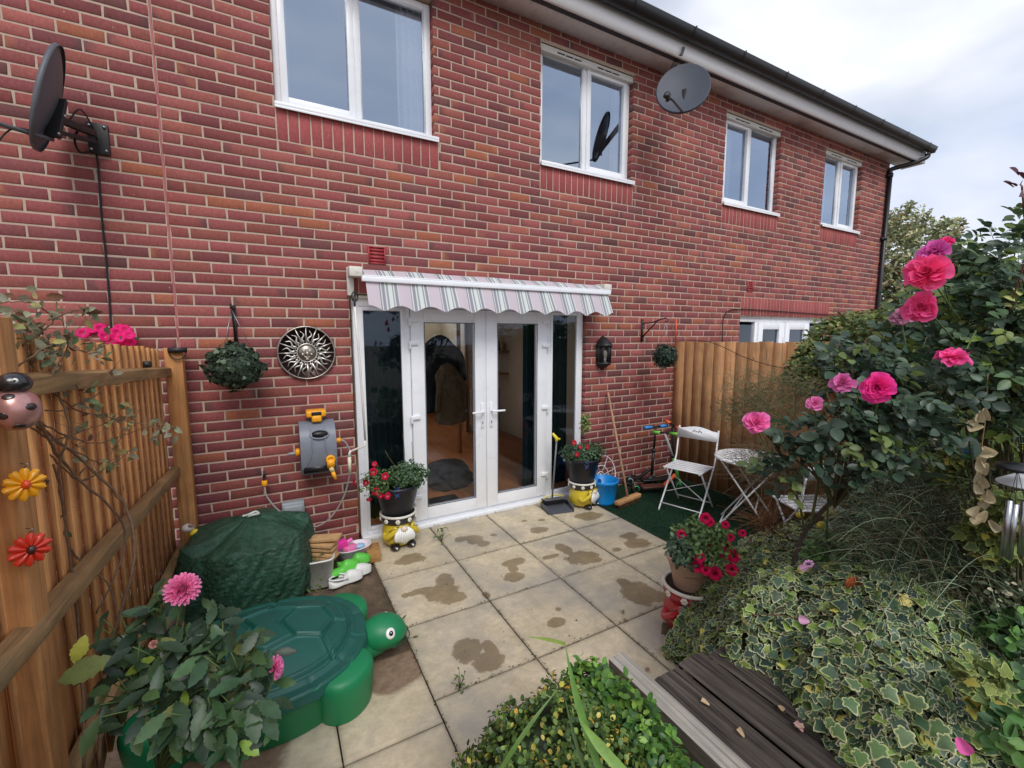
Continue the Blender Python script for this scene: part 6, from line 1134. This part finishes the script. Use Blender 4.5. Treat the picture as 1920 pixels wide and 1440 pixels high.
# ---------------- honeysuckle on the left fence ----------------
ho_ = thing('honeysuckle', 'straggly half bare honeysuckle twining over the left fence', 'climber', (-.58,1.7,.4))
mb = MB(); hp_ = []
def vine(pts, r0, r1, colr=c(112,90,72), leaf=True):
    P = crom([dp(x_,y_,d_) for x_,y_,d_ in pts],8); P = P+rng.normal(0,.0015,P.shape); mb.tube(P,np.linspace(r0,r1,len(P)),6,colr)
    if leaf: hp_.extend(list(P[len(P)//3:]))
vine([(185,1440,1.45),(200,1240,1.5),(250,1060,1.55),(235,950,1.6),(160,870,1.5),(60,790,1.35)],.006,.004,leaf=False)
vine([(160,1440,1.35),(150,1200,1.45),(125,1000,1.45),(110,880,1.4),(130,800,1.4),(90,700,1.4)],.0045,.003,leaf=False)
vine([(70,790,1.3),(130,880,1.45),(215,960,1.6),(235,1010,1.65),(215,1080,1.6),(180,1150,1.55)],.005,.003,leaf=False)
vine([(90,900,1.4),(110,1000,1.5),(160,1060,1.55),(205,1100,1.6),(225,1180,1.6)],.004,.002,leaf=False)
for pts in ([(60,700,1.35),(130,760,1.5),(190,780,1.6),(240,790,1.65),(310,805,1.7)],[(60,760,1.35),(110,770,1.45),(180,740,1.6),(205,700,1.7),(215,690,1.7)],[(75,740,1.3),(130,640,1.4),(90,650,1.4),(60,680,1.35)],[(40,650,1.3),(100,600,1.35),(60,570,1.3),(10,565,1.25)],[(30,690,1.25),(110,640,1.35),(160,660,1.5),(215,640,1.6)],[(80,830,1.4),(150,810,1.5),(210,790,1.65)],[(90,850,1.4),(150,900,1.55),(210,870,1.65),(250,840,1.7)],[(60,780,1.3),(130,820,1.45),(190,830,1.6),(280,800,1.7),(330,800,1.75)],[(90,600,1.3),(150,580,1.4),(170,590,1.45)],[(20,590,1.25),(80,620,1.35),(50,640,1.35)],[(100,870,1.4),(120,960,1.5),(90,1000,1.45),(80,900,1.4)],[(50,800,1.3),(170,860,1.5),(200,860,1.6),(260,770,1.7)]): vine(pts,.0028,.0012)
for k in range(70):
    p0 = hp_[rng.integers(len(hp_))]; p1 = p0+rng.normal(0,.05,3); mb.tube(bez(p0,(p0+p1)/2+rng.normal(0,.02,3),p1,5),[.0012,.001,.0009,.0008,.0006],4,c(136,116,92))
mb.build('stem', M_stem, ho_, smooth=True)
hp_ = np.array(hp_); idx = rng.choice(len(hp_),110); P = hp_[idx]+rng.normal(0,.014,(110,3)); cl2 = []
for (x_,y_,d_,k_,sp) in ((225,778,1.68,14,.02),(300,808,1.72,14,.025),(60,640,1.35,34,.05),(110,660,1.4,26,.045),(30,580,1.28,26,.03),(130,620,1.42,18,.04),(150,740,1.5,10,.03),(20,610,1.25,16,.03)): cl2.append(dp(x_,y_,d_)+rng.normal(0,1,(k_,3))*sp)
P = np.concatenate([P]+cl2); n_ = len(P); mb = MB(); mb.leaves(T_small,P,rng.normal(0,.6,(n_,3))+[.2,-.6,.6],rng.normal(0,1,(n_,3)),rng.uniform(.6,1.15,n_)*.038,rcol(c(126,124,98),n_,.25,[(c(96,112,76),.3),(c(150,152,126),.2),(c(120,86,66),.14),(c(168,160,100),.06)]),wid=.9); mb.build('foliage', M_leafd, ho_)
# pink flowers of a pot behind the fence, in the next garden
pg = thing('pink_hydrangea', 'bright pink flower heads showing above the left fence', 'flowering shrub', (-1.0,3.2,.6)); mb = MB(); sm = MB()
for k in range(70): x_ = rng.uniform(140,246); y_ = rng.uniform(612,640)+6*abs((x_-190)/60)**2; p_ = dp(x_,y_,2.75+.2*rng.random()); petunia(mb,p_,(rng.normal(.2,.4),-1,.3+rng.normal(0,.3)),.034,c(240,40,130),c(250,120,180))
mb.build('flower', M_pet, pg, smooth=True)
P = np.array([dp(rng.uniform(135,250),rng.uniform(632,668),2.85+.2*rng.random()) for _ in range(160)]); sm.leaves(T_small,P,rng.normal(0,.5,(160,3))+[0,-.5,.6],rng.normal(0,1,(160,3)),.04,rcol(c(70,94,60),160,.25)); sm.build('foliage', M_leaf, pg)
mb = MB(); mb.tube([(-1.0,3.2,0),dp(195,650,2.9)],.008,6,c(80,70,50)); mb.build('stem', M_stem, pg)
# ---------------- roses ----------------
def rosebush(label, blobs, rootp, size, base, alt, dens, stemcol=c(70,66,44), extra=None, nm='rose_bush'):
    o = thing(nm, label, 'rose', rootp); mb = MB(); sm = MB(); rootp = np.asarray(rootp,float)
    for x_,y_,d_,rd in blobs:
        ct_ = dp(x_,y_,d_); n_ = int(dens*rd*rd*1000); mid_ = (rootp+ct_)/2+np.array([rng.normal(0,.05),rng.normal(0,.05),.10]); pth = bez(rootp,mid_,ct_,14); sm.tube(pth,np.linspace(.0045,.0022,14),7,stemcol)
        P,d = shell(n_,ct_,(rd,rd,rd*.9),.25); nn = np.stack([rng.normal(-.15,.45,n_),rng.normal(-.40,.4,n_),np.full(n_,.75)],1); D = d*[1,1,.35]+rng.normal(0,.45,(n_,3))+[0,0,-.12]; add_compound(mb,P,D,nn,rng.uniform(.75,1.15,n_)*size,base,alt)
        for j in range(max(3,n_//6)): p_ = P[rng.integers(n_)]; sm.tube(bez(pth[9],ct_,p_,6),.0016,5,stemcol)
    if extra: extra(o,sm)
    mb.build('foliage', M_leaf, o); sm.build('stem', M_stem, o, smooth=True); return o
def blooms(L_):
    def f(o, sm):
        for (x_,y_,d_,r_,face,col,col2,op,seed,frm) in L_:
            p_ = dp(x_,y_,d_); mb = MB(); rose(mb,p_,face,r_,col,col2,op,seed); mb.build('bloom', M_pet, o, smooth=True); q = dp(*frm); Fm = nrm(face); sm.tube(bez(q,p_-Fm*.09,p_-Fm*.01,8),.0022,6,c(84,104,58)); sm.ball(p_-Fm*.008,.008,c(80,110,60),8,10)
            m2 = MB(); n5 = 5; a_ = np.arange(5)*2*pi/5; Fr = frame(face); m2.leaves(T_long,np.tile(p_-Fm*.008,(5,1)),np.tile(Fm,(5,1)),(np.stack([np.cos(a_),np.sin(a_),0*a_],1)@Fr.T)-Fm*.5,.03,rcol(c(84,110,64),5)); m2.build('sepal', M_leaf, o)
    return f
vc = lambda x_,y_,d_,dx=0,dz_=0: nrm(O3-dp(x_,y_,d_)+R*dx+U*dz_)
front_bl = blooms([(1645,727,1.18,.034,vc(1645,727,1.18,-.1,.4),c(238,30,140),c(255,110,190),1.0,3,(1640,780,1.3)),(1418,793,1.40,.034,vc(1418,793,1.4,0,.6),c(244,110,180),c(250,160,212),1.0,4,(1450,860,1.45)),(1580,718,1.30,.028,vc(1580,718,1.3,-.6,1.2),c(224,110,176),c(240,160,208),1.35,5,(1590,780,1.35)),(1528,757,1.35,.020,vc(1528,757,1.35,0,.6),c(240,130,190),c(250,170,212),1.3,6,(1530,800,1.4))])
RB_ = rosebush('rose bush with glossy dark leaves and open pink blooms in front of the table',[(1605,780,1.38,.10),(1540,790,1.40,.07),(1490,830,1.45,.06),(1560,845,1.42,.07),(1660,740,1.42,.09),(1700,780,1.38,.09),(1620,690,1.48,.09),(1690,680,1.45,.10),(1750,720,1.42,.09),(1560,680,1.52,.06),(1660,850,1.38,.06),(1640,900,1.35,.05),(1480,880,1.50,.06),(1450,850,1.5,.04),(1740,790,1.45,.09),(1700,850,1.45,.06),(1660,890,1.3,.04)],dp(1565,950,1.65),.044,c(60,82,62),[(c(82,104,80),.28),(c(46,64,50),.35),(c(110,130,70),.06)],3.5,extra=front_bl)
# the main stems seen against the table
ms_ = RB_; mb = MB()
mb.tube(crom([dp(1480,1090,1.95),dp(1492,1040,1.9),dp(1508,1000,1.85),dp(1535,965,1.75),dp(1575,925,1.65),dp(1630,860,1.5)],6),.0085,8,c(74,66,60)); mb.tube(crom([dp(1508,1000,1.85),dp(1500,950,1.8),dp(1478,890,1.65),dp(1458,840,1.55),dp(1425,800,1.45)],6),.0045,8,c(84,80,58)); mb.tube(crom([dp(1520,985,1.8),dp(1530,930,1.7),dp(1540,860,1.6),dp(1545,800,1.5)],6),.005,8,c(90,92,62)); mb.tube(crom([dp(1550,1010,1.8),dp(1555,900,1.6),dp(1565,800,1.5),dp(1570,740,1.4)],6),.004,8,c(70,84,56)); mb.build('stem', M_stem, ms_, smooth=True)
back_bl = blooms([(1737,511,1.22,.046,vc(1737,511,1.22,-.5,.7),c(246,66,136),c(255,130,176),.85,7,(1800,600,1.4)),(1728,577,1.25,.038,vc(1728,577,1.25,-.9,.5),c(248,76,150),c(255,140,190),.8,8,(1790,640,1.4)),(1752,473,1.28,.033,vc(1752,473,1.28,-.4,1.4),c(224,90,180),c(240,150,214),1.3,9,(1790,600,1.45)),(1788,668,1.3,.037,vc(1788,668,1.3,.5,3.4),c(248,80,160),c(255,130,190),.55,10,(1830,620,1.4)),(1776,453,1.3,.016,vc(1776,453,1.3,.9,1.4),c(244,60,140),c(250,110,170),1.4,11,(1768,480,1.3)),(1690,596,1.6,.03,vc(1690,596,1.6,0,.6),c(196,130,160),c(210,160,180),1.2,12,(1700,650,1.6))])
rosebush('tall climbing rose with coral pink blooms rising at the right',[(1800,520,1.75,.10),(1850,500,1.7,.12),(1900,480,1.6,.11),(1830,570,1.6,.12),(1890,560,1.5,.13),(1790,600,1.65,.11),(1850,640,1.5,.13),(1910,640,1.45,.13),(1790,690,1.55,.11),(1860,710,1.45,.11),(1915,720,1.4,.11),(1760,640,1.75,.11),(1820,740,1.6,.10),(1880,780,1.5,.10),(1750,560,1.9,.10),(1730,620,1.9,.10),(1690,630,2.0,.10),(1800,800,1.8,.10),(1925,800,1.5,.1),(1780,480,1.9,.07),(1920,550,1.5,.12)],(2.15,.35,.45),.043,c(80,104,74),[(c(104,126,92),.3),(c(60,84,64),.25),(c(128,148,70),.12),(c(176,184,116),.04)],3.4,extra=back_bl)
# leafy tip against the sky
tpp = thing('rose_shoot','dark red young rose leaves at the top right edge','rose shoot',(2.2,.5,1.8)); mb = MB(); P = np.array([dp(x_,y_,1.3) for x_,y_ in ((1915,345),(1905,350),(1910,330),(1918,360),(1900,352),(1925,340))]); n_ = len(P); mb.leaves(T_rose,P,np.array([[.2,-1,.5]]*n_)+rng.normal(0,.3,(n_,3)),np.array([[-1,.3,-.3],[-1,.4,.1],[-.7,.3,.5],[-.9,.4,-.6],[-.7,.3,.3],[-.5,.2,.8]]),.042,rcol(c(92,44,52),n_,.2),wid=.75)
P = np.array([dp(rng.uniform(1895,1940),rng.uniform(385,450),1.4+.3*rng.random()) for _ in range(50)]); mb.leaves(T_rose,P,rng.normal(0,.5,(50,3))+[0,-.5,.6],rng.normal(0,1,(50,3)),.034,rcol(c(84,104,66),50,.3)); mb.build('foliage', M_leaf, tpp)
mb = MB(); mb.tube(crom([(2.2,.55,1.6),dp(1925,480,1.4),dp(1922,420,1.35),dp(1916,348,1.3)],6),.0025,6,c(110,60,56)); mb.build('stem', M_stem, tpp)
# ---------------- climber over the right fence ----------------
def mass(name,label,cat,blobs,size,base,alt,tmpl,dens,flat=.4,root=None,wid=1.0,mat_=None,rim=None,inner=.5,kind=None):
    o = thing(name,label,cat,root if root is not None else dp(*blobs[0][:3])*[1,1,0]); mb = MB(); sm = MB(); rt = np.array(root if root is not None else dp(*blobs[0][:3])*[1,1,0],float)
    for x_,y_,d_,rx,rz in blobs:
        ct_ = dp(x_,y_,d_); n_ = int(dens*rx*rz*1000); P,d = shell(n_,ct_,(rx,rx*.8,rz),inner); nn = d*flat+np.array([0,-.4,.7])+rng.normal(0,.45,(n_,3)); mb.leaves(tmpl,P,nn,d+rng.normal(0,.7,(n_,3)),rng.uniform(.7,1.15,n_)*size,rcol(base,n_,.28,alt),rim=rim,wid=wid)
        sm.tube(bez(rt,(rt+ct_)/2+[0,0,.1],ct_,10),np.linspace(.006,.002,10),6,c(92,78,58))
        for j in range(14): p_ = P[rng.integers(n_)]; sm.tube(bez(ct_,(ct_+p_)/2+rng.normal(0,.02,3),p_,5),.0016,4,c(98,86,62))
    mb.build('foliage', mat_ or M_leafd, o); sm.build('stem', M_stem, o, smooth=True); return o
mass('fence_climber','pale green small leaved climber sprawling over the right fence','climber',[(1560,625,4.0,.22,.13),(1600,610,4.0,.25,.12),(1650,615,3.6,.28,.14),(1520,660,3.9,.12,.12),(1500,690,3.8,.12,.10),(1570,680,3.6,.22,.16),(1530,720,3.7,.14,.10),(1700,610,3.2,.28,.16),(1490,705,3.8,.1,.07),(1640,690,3.3,.25,.2),(1760,640,3.0,.3,.25),(1850,640,2.8,.3,.25)],.045,c(112,126,70),[(c(150,158,92),.25),(c(84,104,60),.3),(c(150,110,90),.05)],T_small,26,root=(4.1,1.3,.1))
mass('laurel_hedge','dark mixed hedge filling the border behind the roses','hedge',[(1900,900,2.6,.45,.45),(1760,900,2.9,.4,.35),(1850,760,2.7,.4,.4),(1700,800,3.0,.35,.35),(1920,700,2.4,.4,.4),(1650,960,2.9,.25,.25),(1850,1050,2.2,.4,.3)],.055,c(50,66,42),[(c(76,92,56),.3),(c(36,50,36),.3)],T_small,8,root=(3.4,.3,.1),inner=.5)
mass('silver_shrub','cream edged small leaved shrub in the middle of the border','shrub',[(1700,960,2.3,.16,.12),(1640,920,2.5,.15,.12),(1760,940,2.2,.16,.12),(1820,1000,2.0,.16,.12),(1790,850,1.95,.16,.10),(1840,860,1.9,.14,.12),(1740,860,2.0,.12,.08),(1880,860,1.8,.12,.12),(1800,900,1.9,.10,.08),(1690,900,2.1,.14,.12),(1580,880,2.3,.10,.12),(1880,1130,1.5,.10,.10),(1800,1120,1.7,.14,.10),(1870,1070,1.6,.1,.1)],.024,c(94,104,76),[(c(190,188,160),.30),(c(64,78,56),.35)],T_small,60,root=(2.7,.5,.3),wid=1.1)
mass('yellow_ivy','yellowing ivy leaves trailing at the right of the border','ivy',[(1900,850,1.7,.12,.06),(1870,990,1.5,.10,.12),(1780,880,1.75,.06,.08),(1900,960,1.4,.08,.06),(1840,1270,1.15,.06,.04),(1855,1310,1.12,.05,.03)],.034,c(118,132,66),[(c(190,174,80),.16),(c(88,108,62),.45)],T_ivy,40,root=(2.2,.3,.4),rim=c(168,176,104))
mass('mint_plant','fresh green leafy plant low at the right edge','plant',[(1870,1180,1.5,.11,.07),(1910,1200,1.4,.09,.08),(1900,1290,1.2,.07,.05),(1905,1380,1.0,.05,.04)],.04,c(84,124,62),[(c(110,150,74),.3),(c(60,96,54),.3)],T_small,40,root=(1.9,.3,.4),wid=1.2,mat_=M_leaf)
mass('dark_skimmia','dark glossy plant in the centre of the ivy','shrub',[(1850,960,2.0,.18,.14),(1740,1100,1.9,.14,.09),(1820,1080,1.85,.15,.10),(1700,1040,2.1,.16,.12),(1640,1000,2.3,.16,.12),(1770,1000,2.1,.18,.14),(1690,1180,1.55,.11,.06),(1730,1160,1.6,.10,.06),(1650,1190,1.6,.06,.04),(1600,1120,1.8,.10,.07),(1760,1200,1.5,.07,.05)],.042,c(40,60,48),[(c(62,84,62),.3)],T_long,34,root=(1.9,.55,.4),mat_=M_leaf)
mass('lily_clump','green pointed lily leaves beside the yellow ornament','lily',[(1560,1030,2.1,.05,.06),(1540,1045,2.1,.05,.05)],.07,c(104,136,70),[(c(80,110,64),.3)],T_long,60,root=(2.4,.95,.3),mat_=M_leaf)
# ---------------- wispy broom ----------------
def broomy(label, cts, n_, L0, L1, cols, r_=.0011, down=.15, nm='broom_shrub', cat='shrub', rt=None):
    o = thing(nm,label,cat,cts[0][0]*np.array([1,1,0])); 
    per = n_//len(cts)
    mb = MB()
    for ct_,spread in cts:
        for k in range(per):
            p0 = ct_+rng.normal(0,1,3)*spread; d_ = nrm(np.array([rng.normal(0,1),rng.normal(0,.8),rng.normal(.35,.55)])); L_ = rng.uniform(L0,L1); p1 = p0+d_*L_*.55; p2 = p0+d_*L_+np.array([rng.normal(0,.02),rng.normal(0,.02),-down*L_*rng.random()*2]); cc_ = np.array(cols[rng.integers(len(cols))])*rng.uniform(.7,1.25); mb.tube(bez(p0,p1,p2,6),np.linspace(r_,r_*.5,6),3,cc_,cap=False)
    mb.build('twigs', M_stem, o); return o
GR = [c(104,122,86),c(130,124,96),c(66,84,62),c(160,178,146),c(104,88,68),c(52,62,46),c(74,92,66)]
broomy('large wispy broom shrub with fine grey green twigs',[(dp(1690,1010,1.75),.08),(dp(1640,980,1.9),.08),(dp(1740,1040,1.65),.08),(dp(1720,930,1.8),.07),(dp(1650,1070,1.75),.07),(dp(1780,1090,1.6),.07),(dp(1760,980,1.75),.07),(dp(1690,1110,1.6),.06)],3000,.08,.26,GR,.0012,.35)
broomy('thin dry twiggy shrub overhanging the round white table',[(dp(1440,870,2.3),.05),(dp(1480,900,2.2),.05),(dp(1420,880,2.4),.04)],420,.10,.26,[c(132,108,84),c(104,88,70),c(96,96,72)],.0013)
broomy('feathery olive green broom growing against the right fence',[(dp(1385,770,2.9),.06),(dp(1420,740,2.8),.07),(dp(1460,780,2.6),.08),(dp(1490,740,2.6),.08)],900,.10,.24,[c(120,120,84),c(98,104,72),c(140,128,96)],.0014)
broomy('dead brown grassy stems between the petunias and the table',[(dp(1440,985,2.6),.03)],160,.12,.3,[c(142,98,66),c(120,84,58),c(168,128,88)],.0018,nm='dead_grass',cat='dead plant')
mb = MB()
for k in range(26): a_ = k*.7; p_ = dp(1600+12*cos(a_)*rng.random(),1085+6*sin(a_),1.62); mb.leaves(T_long,p_[None],np.array([[cos(a_),sin(a_),.4]]),np.array([[cos(a_)*.6,sin(a_)*.6,-1]]),.035,np.array([c(176,96,54)])*rng.uniform(.6,1.2))
mb.tube([dp(1601,1080,1.62),dp(1604,1160,1.62)],.003,6,c(150,110,60)); tag(mb.build('withered_flower', M_leafd),'withered orange brown flower head above the ivy','dead flower')
# curled dry cream leaves hanging in a chain
dl = thing('dry_leaf_strand','strand of curled pale dry leaves hanging at the right','dry leaves',dp(1842,800,1.35)); mb = MB()
for k,(x_,y_) in enumerate([(1838,770),(1846,765),(1835,785),(1845,800),(1842,838),(1828,845),(1850,845),(1836,862),(1852,868),(1835,885),(1842,895),(1830,905),(1852,918),(1858,935),(1840,930),(1836,950),(1850,958),(1846,970),(1855,975)]):
    p_ = dp(x_,y_,1.35); P = petal_grid(.012,.036,1.4,.25,5,6); a_ = rng.normal(0,.7); Fm = frame(nrm(O3-p_+rng.normal(0,.4,3)))@RZ(pi+a_); mb.grid((P.reshape(-1,3)@Fm.T).reshape(6,5,3)+p_,tuple(np.array(c(214,200,166))*rng.uniform(.75,1.1)))
mb.build('foliage', M_leafd, dl, smooth=True); mb = MB(); mb.tube(crom([dp(1852,700,1.36),dp(1848,780,1.36),dp(1840,850,1.36),dp(1843,920,1.36),dp(1848,970,1.36)],6),.0018,5,c(120,100,70)); mb.build('stem', M_stem, dl)
# ---------------- trees behind the house ----------------
def tree(label, base, h_, blobs, size, base_c, alt, dens, spikes=0):
    o = thing('tree',label,'tree',base); mb = MB(); sm = MB(); base = np.asarray(base,float)
    for ct_,rd in blobs:
        ct_ = np.asarray(ct_,float); n_ = int(dens*rd[0]*rd[2]); P,d = shell(n_,ct_,rd,.45); mb.leaves(T_long,P,d*.4+[0,-.3,.6]+rng.normal(0,.5,(n_,3)),d+rng.normal(0,.6,(n_,3))+[0,0,.4],rng.uniform(.7,1.2,n_)*size,rcol(base_c,n_,.3,alt),wid=1.5); sm.tube(bez(base+[0,0,h_*.2],(base+ct_)/2+[0,0,.3],ct_,8),np.linspace(.09,.02,8),7,c(84,76,62))
        for k in range(int(spikes*rd[0])):
            e_ = ct_+nrm(rng.normal(0,1,3)*[1,1,.5]+[0,0,.9])*np.asarray(rd)*rng.uniform(1.0,1.25); s0 = ct_+(e_-ct_)*.6; sm.tube([s0,e_],.010,4,c(110,104,76)); m_ = 12; t_ = rng.random((m_,1)); mb.leaves(T_long,s0+(e_-s0)*t_,rng.normal(0,1,(m_,3)),(e_-s0)+rng.normal(0,.5,(m_,3)),size,rcol(base_c,m_,.25,alt),wid=1.4)
    sm.tube([base,base+[0,0,h_*.5]],[.16,.09],9,c(84,76,62)); mb.build('crown', M_leafd, o); sm.build('trunk', M_stem, o, smooth=True)
D0 = 11.5
tr_ = [(dp(x_,y_,D0+.6*rng.standard_normal()),(a_,a_*.8,b_)) for x_,y_,a_,b_ in ((1700,420,.65,.55),(1670,470,.7,.8),(1740,460,.75,.7),(1690,540,.9,.8),(1760,530,.7,.7),(1650,560,.7,.9),(1720,600,1.0,.7),(1800,500,.5,.5),(1810,560,.7,.6),(1640,450,.4,.6),(1780,430,.35,.3))]
tb_ = dp(1710,626,D0); tree('pale olive leaved tree standing beyond the end of the house',(tb_[0],tb_[1],-.03),4.5,tr_,.13,c(150,154,112),[(c(190,186,146),.3),(c(112,124,90),.3),(c(166,146,104),.08)],1500,22)
D1 = 15; tr_ = [(dp(x_,y_,D1),(a_,a_,b_)) for x_,y_,a_,b_ in ((1850,560,1.2,.8),(1930,530,1.3,1.0),(1800,610,1.2,.6),(2020,520,1.6,1.2))]
tb_ = dp(1900,626,D1); tree('darker tree further back behind the climbing rose',(tb_[0],tb_[1],-.03),4,tr_,.16,c(80,92,62),[(c(110,118,80),.3)],900,8)
# ---------------- petals and leaves that fell ----------------
def fallen(label, L_, col, size, name='fallen_leaf', cat='fallen leaf'):
    for (x_,y_,z_) in L_:
        p_ = gnd(x_,y_,z_); P = petal_grid(size*.35,size,.8,.15,5,6); a_ = rng.uniform(0,6.28); mb = MB(); mb.grid((P.reshape(-1,3)@RZ(a_).T).reshape(6,5,3)+p_+[0,0,.004],tuple(np.array(col)*rng.uniform(.8,1.1))); o = mb.build(name, M_leafd, smooth=True); tag(o,label,cat,cat+'s scattered: '+label)
fallen('pale dry leaf lying on the dark deck boards',[(1330,1325,.455),(1460,1325,.455),(1395,1385,.455),(1490,1365,.455)],c(204,176,140),.028)
fallen('faded pink rose petal dropped on the dark deck boards',[(1505,1375,.455),(1595,1420,.455)],c(214,170,170),.032,'fallen_petal','fallen petal')
fallen('tiny brown dry leaf on the paving',[(1170,1152,.003),(1218,1255,.003),(1178,1165,.003),(915,1122,.003)],c(150,124,96),.028)
for (x_,y_,d_) in ((1518,1165,1.5),(1795,1383,1.0),(1453,1080,1.95),(1515,1062,1.8)):
    p_ = dp(x_,y_,d_); P = petal_grid(.014,.032,.8,.15,5,6); Fm = frame(nrm(O3-p_+[0,0,.3]))@RZ(rng.uniform(0,6)); mb = MB(); mb.grid((P.reshape(-1,3)@Fm.T).reshape(6,5,3)+p_,c(238,110,180) if x_>1700 else c(226,176,206)); tag(mb.build('fallen_petal', M_pet, smooth=True),'pink rose petal caught on the ivy leaves','fallen petal','rose petals caught on the ivy')
# weeds
for (x_,y_,n_,s_,lab) in ((590,1100,60,.05,'small nettle like weed growing beside the white tub'),(1028,735+650,1,.01,None),(862,1290,14,.03,'tiny weed tuft growing in a paving joint'),(828,1015,12,.05,'small grass tuft in the paving joint by the gnome'),(745,1200,40,.04,'patch of weeds on the soil beside the turtle head')):
    if lab is None: continue
    p_ = gnd(x_,y_,0); mb = MB(); P = p_+np.abs(rng.normal(0,1,(n_,3)))*[0,0,1]*s_*1.5+rng.normal(0,1,(n_,3))*[s_*.8,s_*.8,0]; mb.leaves(T_long,P,rng.normal(0,.4,(n_,3))+[0,-.3,.8],rng.normal(0,1,(n_,3))+[0,0,.5],s_*.9,rcol(c(92,116,62),n_,.3))
    for q in P: mb.tube([p_,q+[0,0,.002]],.0012,4,c(90,100,60))
    tag(mb.build('weed', M_leafd),lab,'weed')

go_ = thing('garden_ornament','small white and yellow ornament wedged between the left fence and the green cover','ornament',at(355,1000,3.45))
g0_ = at(352,990,3.45); mb = MB(); mb.ball(g0_,(.035,.03,.028),c(214,206,200)); mb.ball(g0_+[.02,-.02,.02],(.016,.012,.012),c(150,120,110)); mb.build('ornament_head', M_v, go_, smooth=True); mb = MB(); mb.ball(g0_+[.035,0,-.045],(.03,.025,.03),c(226,196,50)); mb.build('ornament_body', M_v, go_, smooth=True)
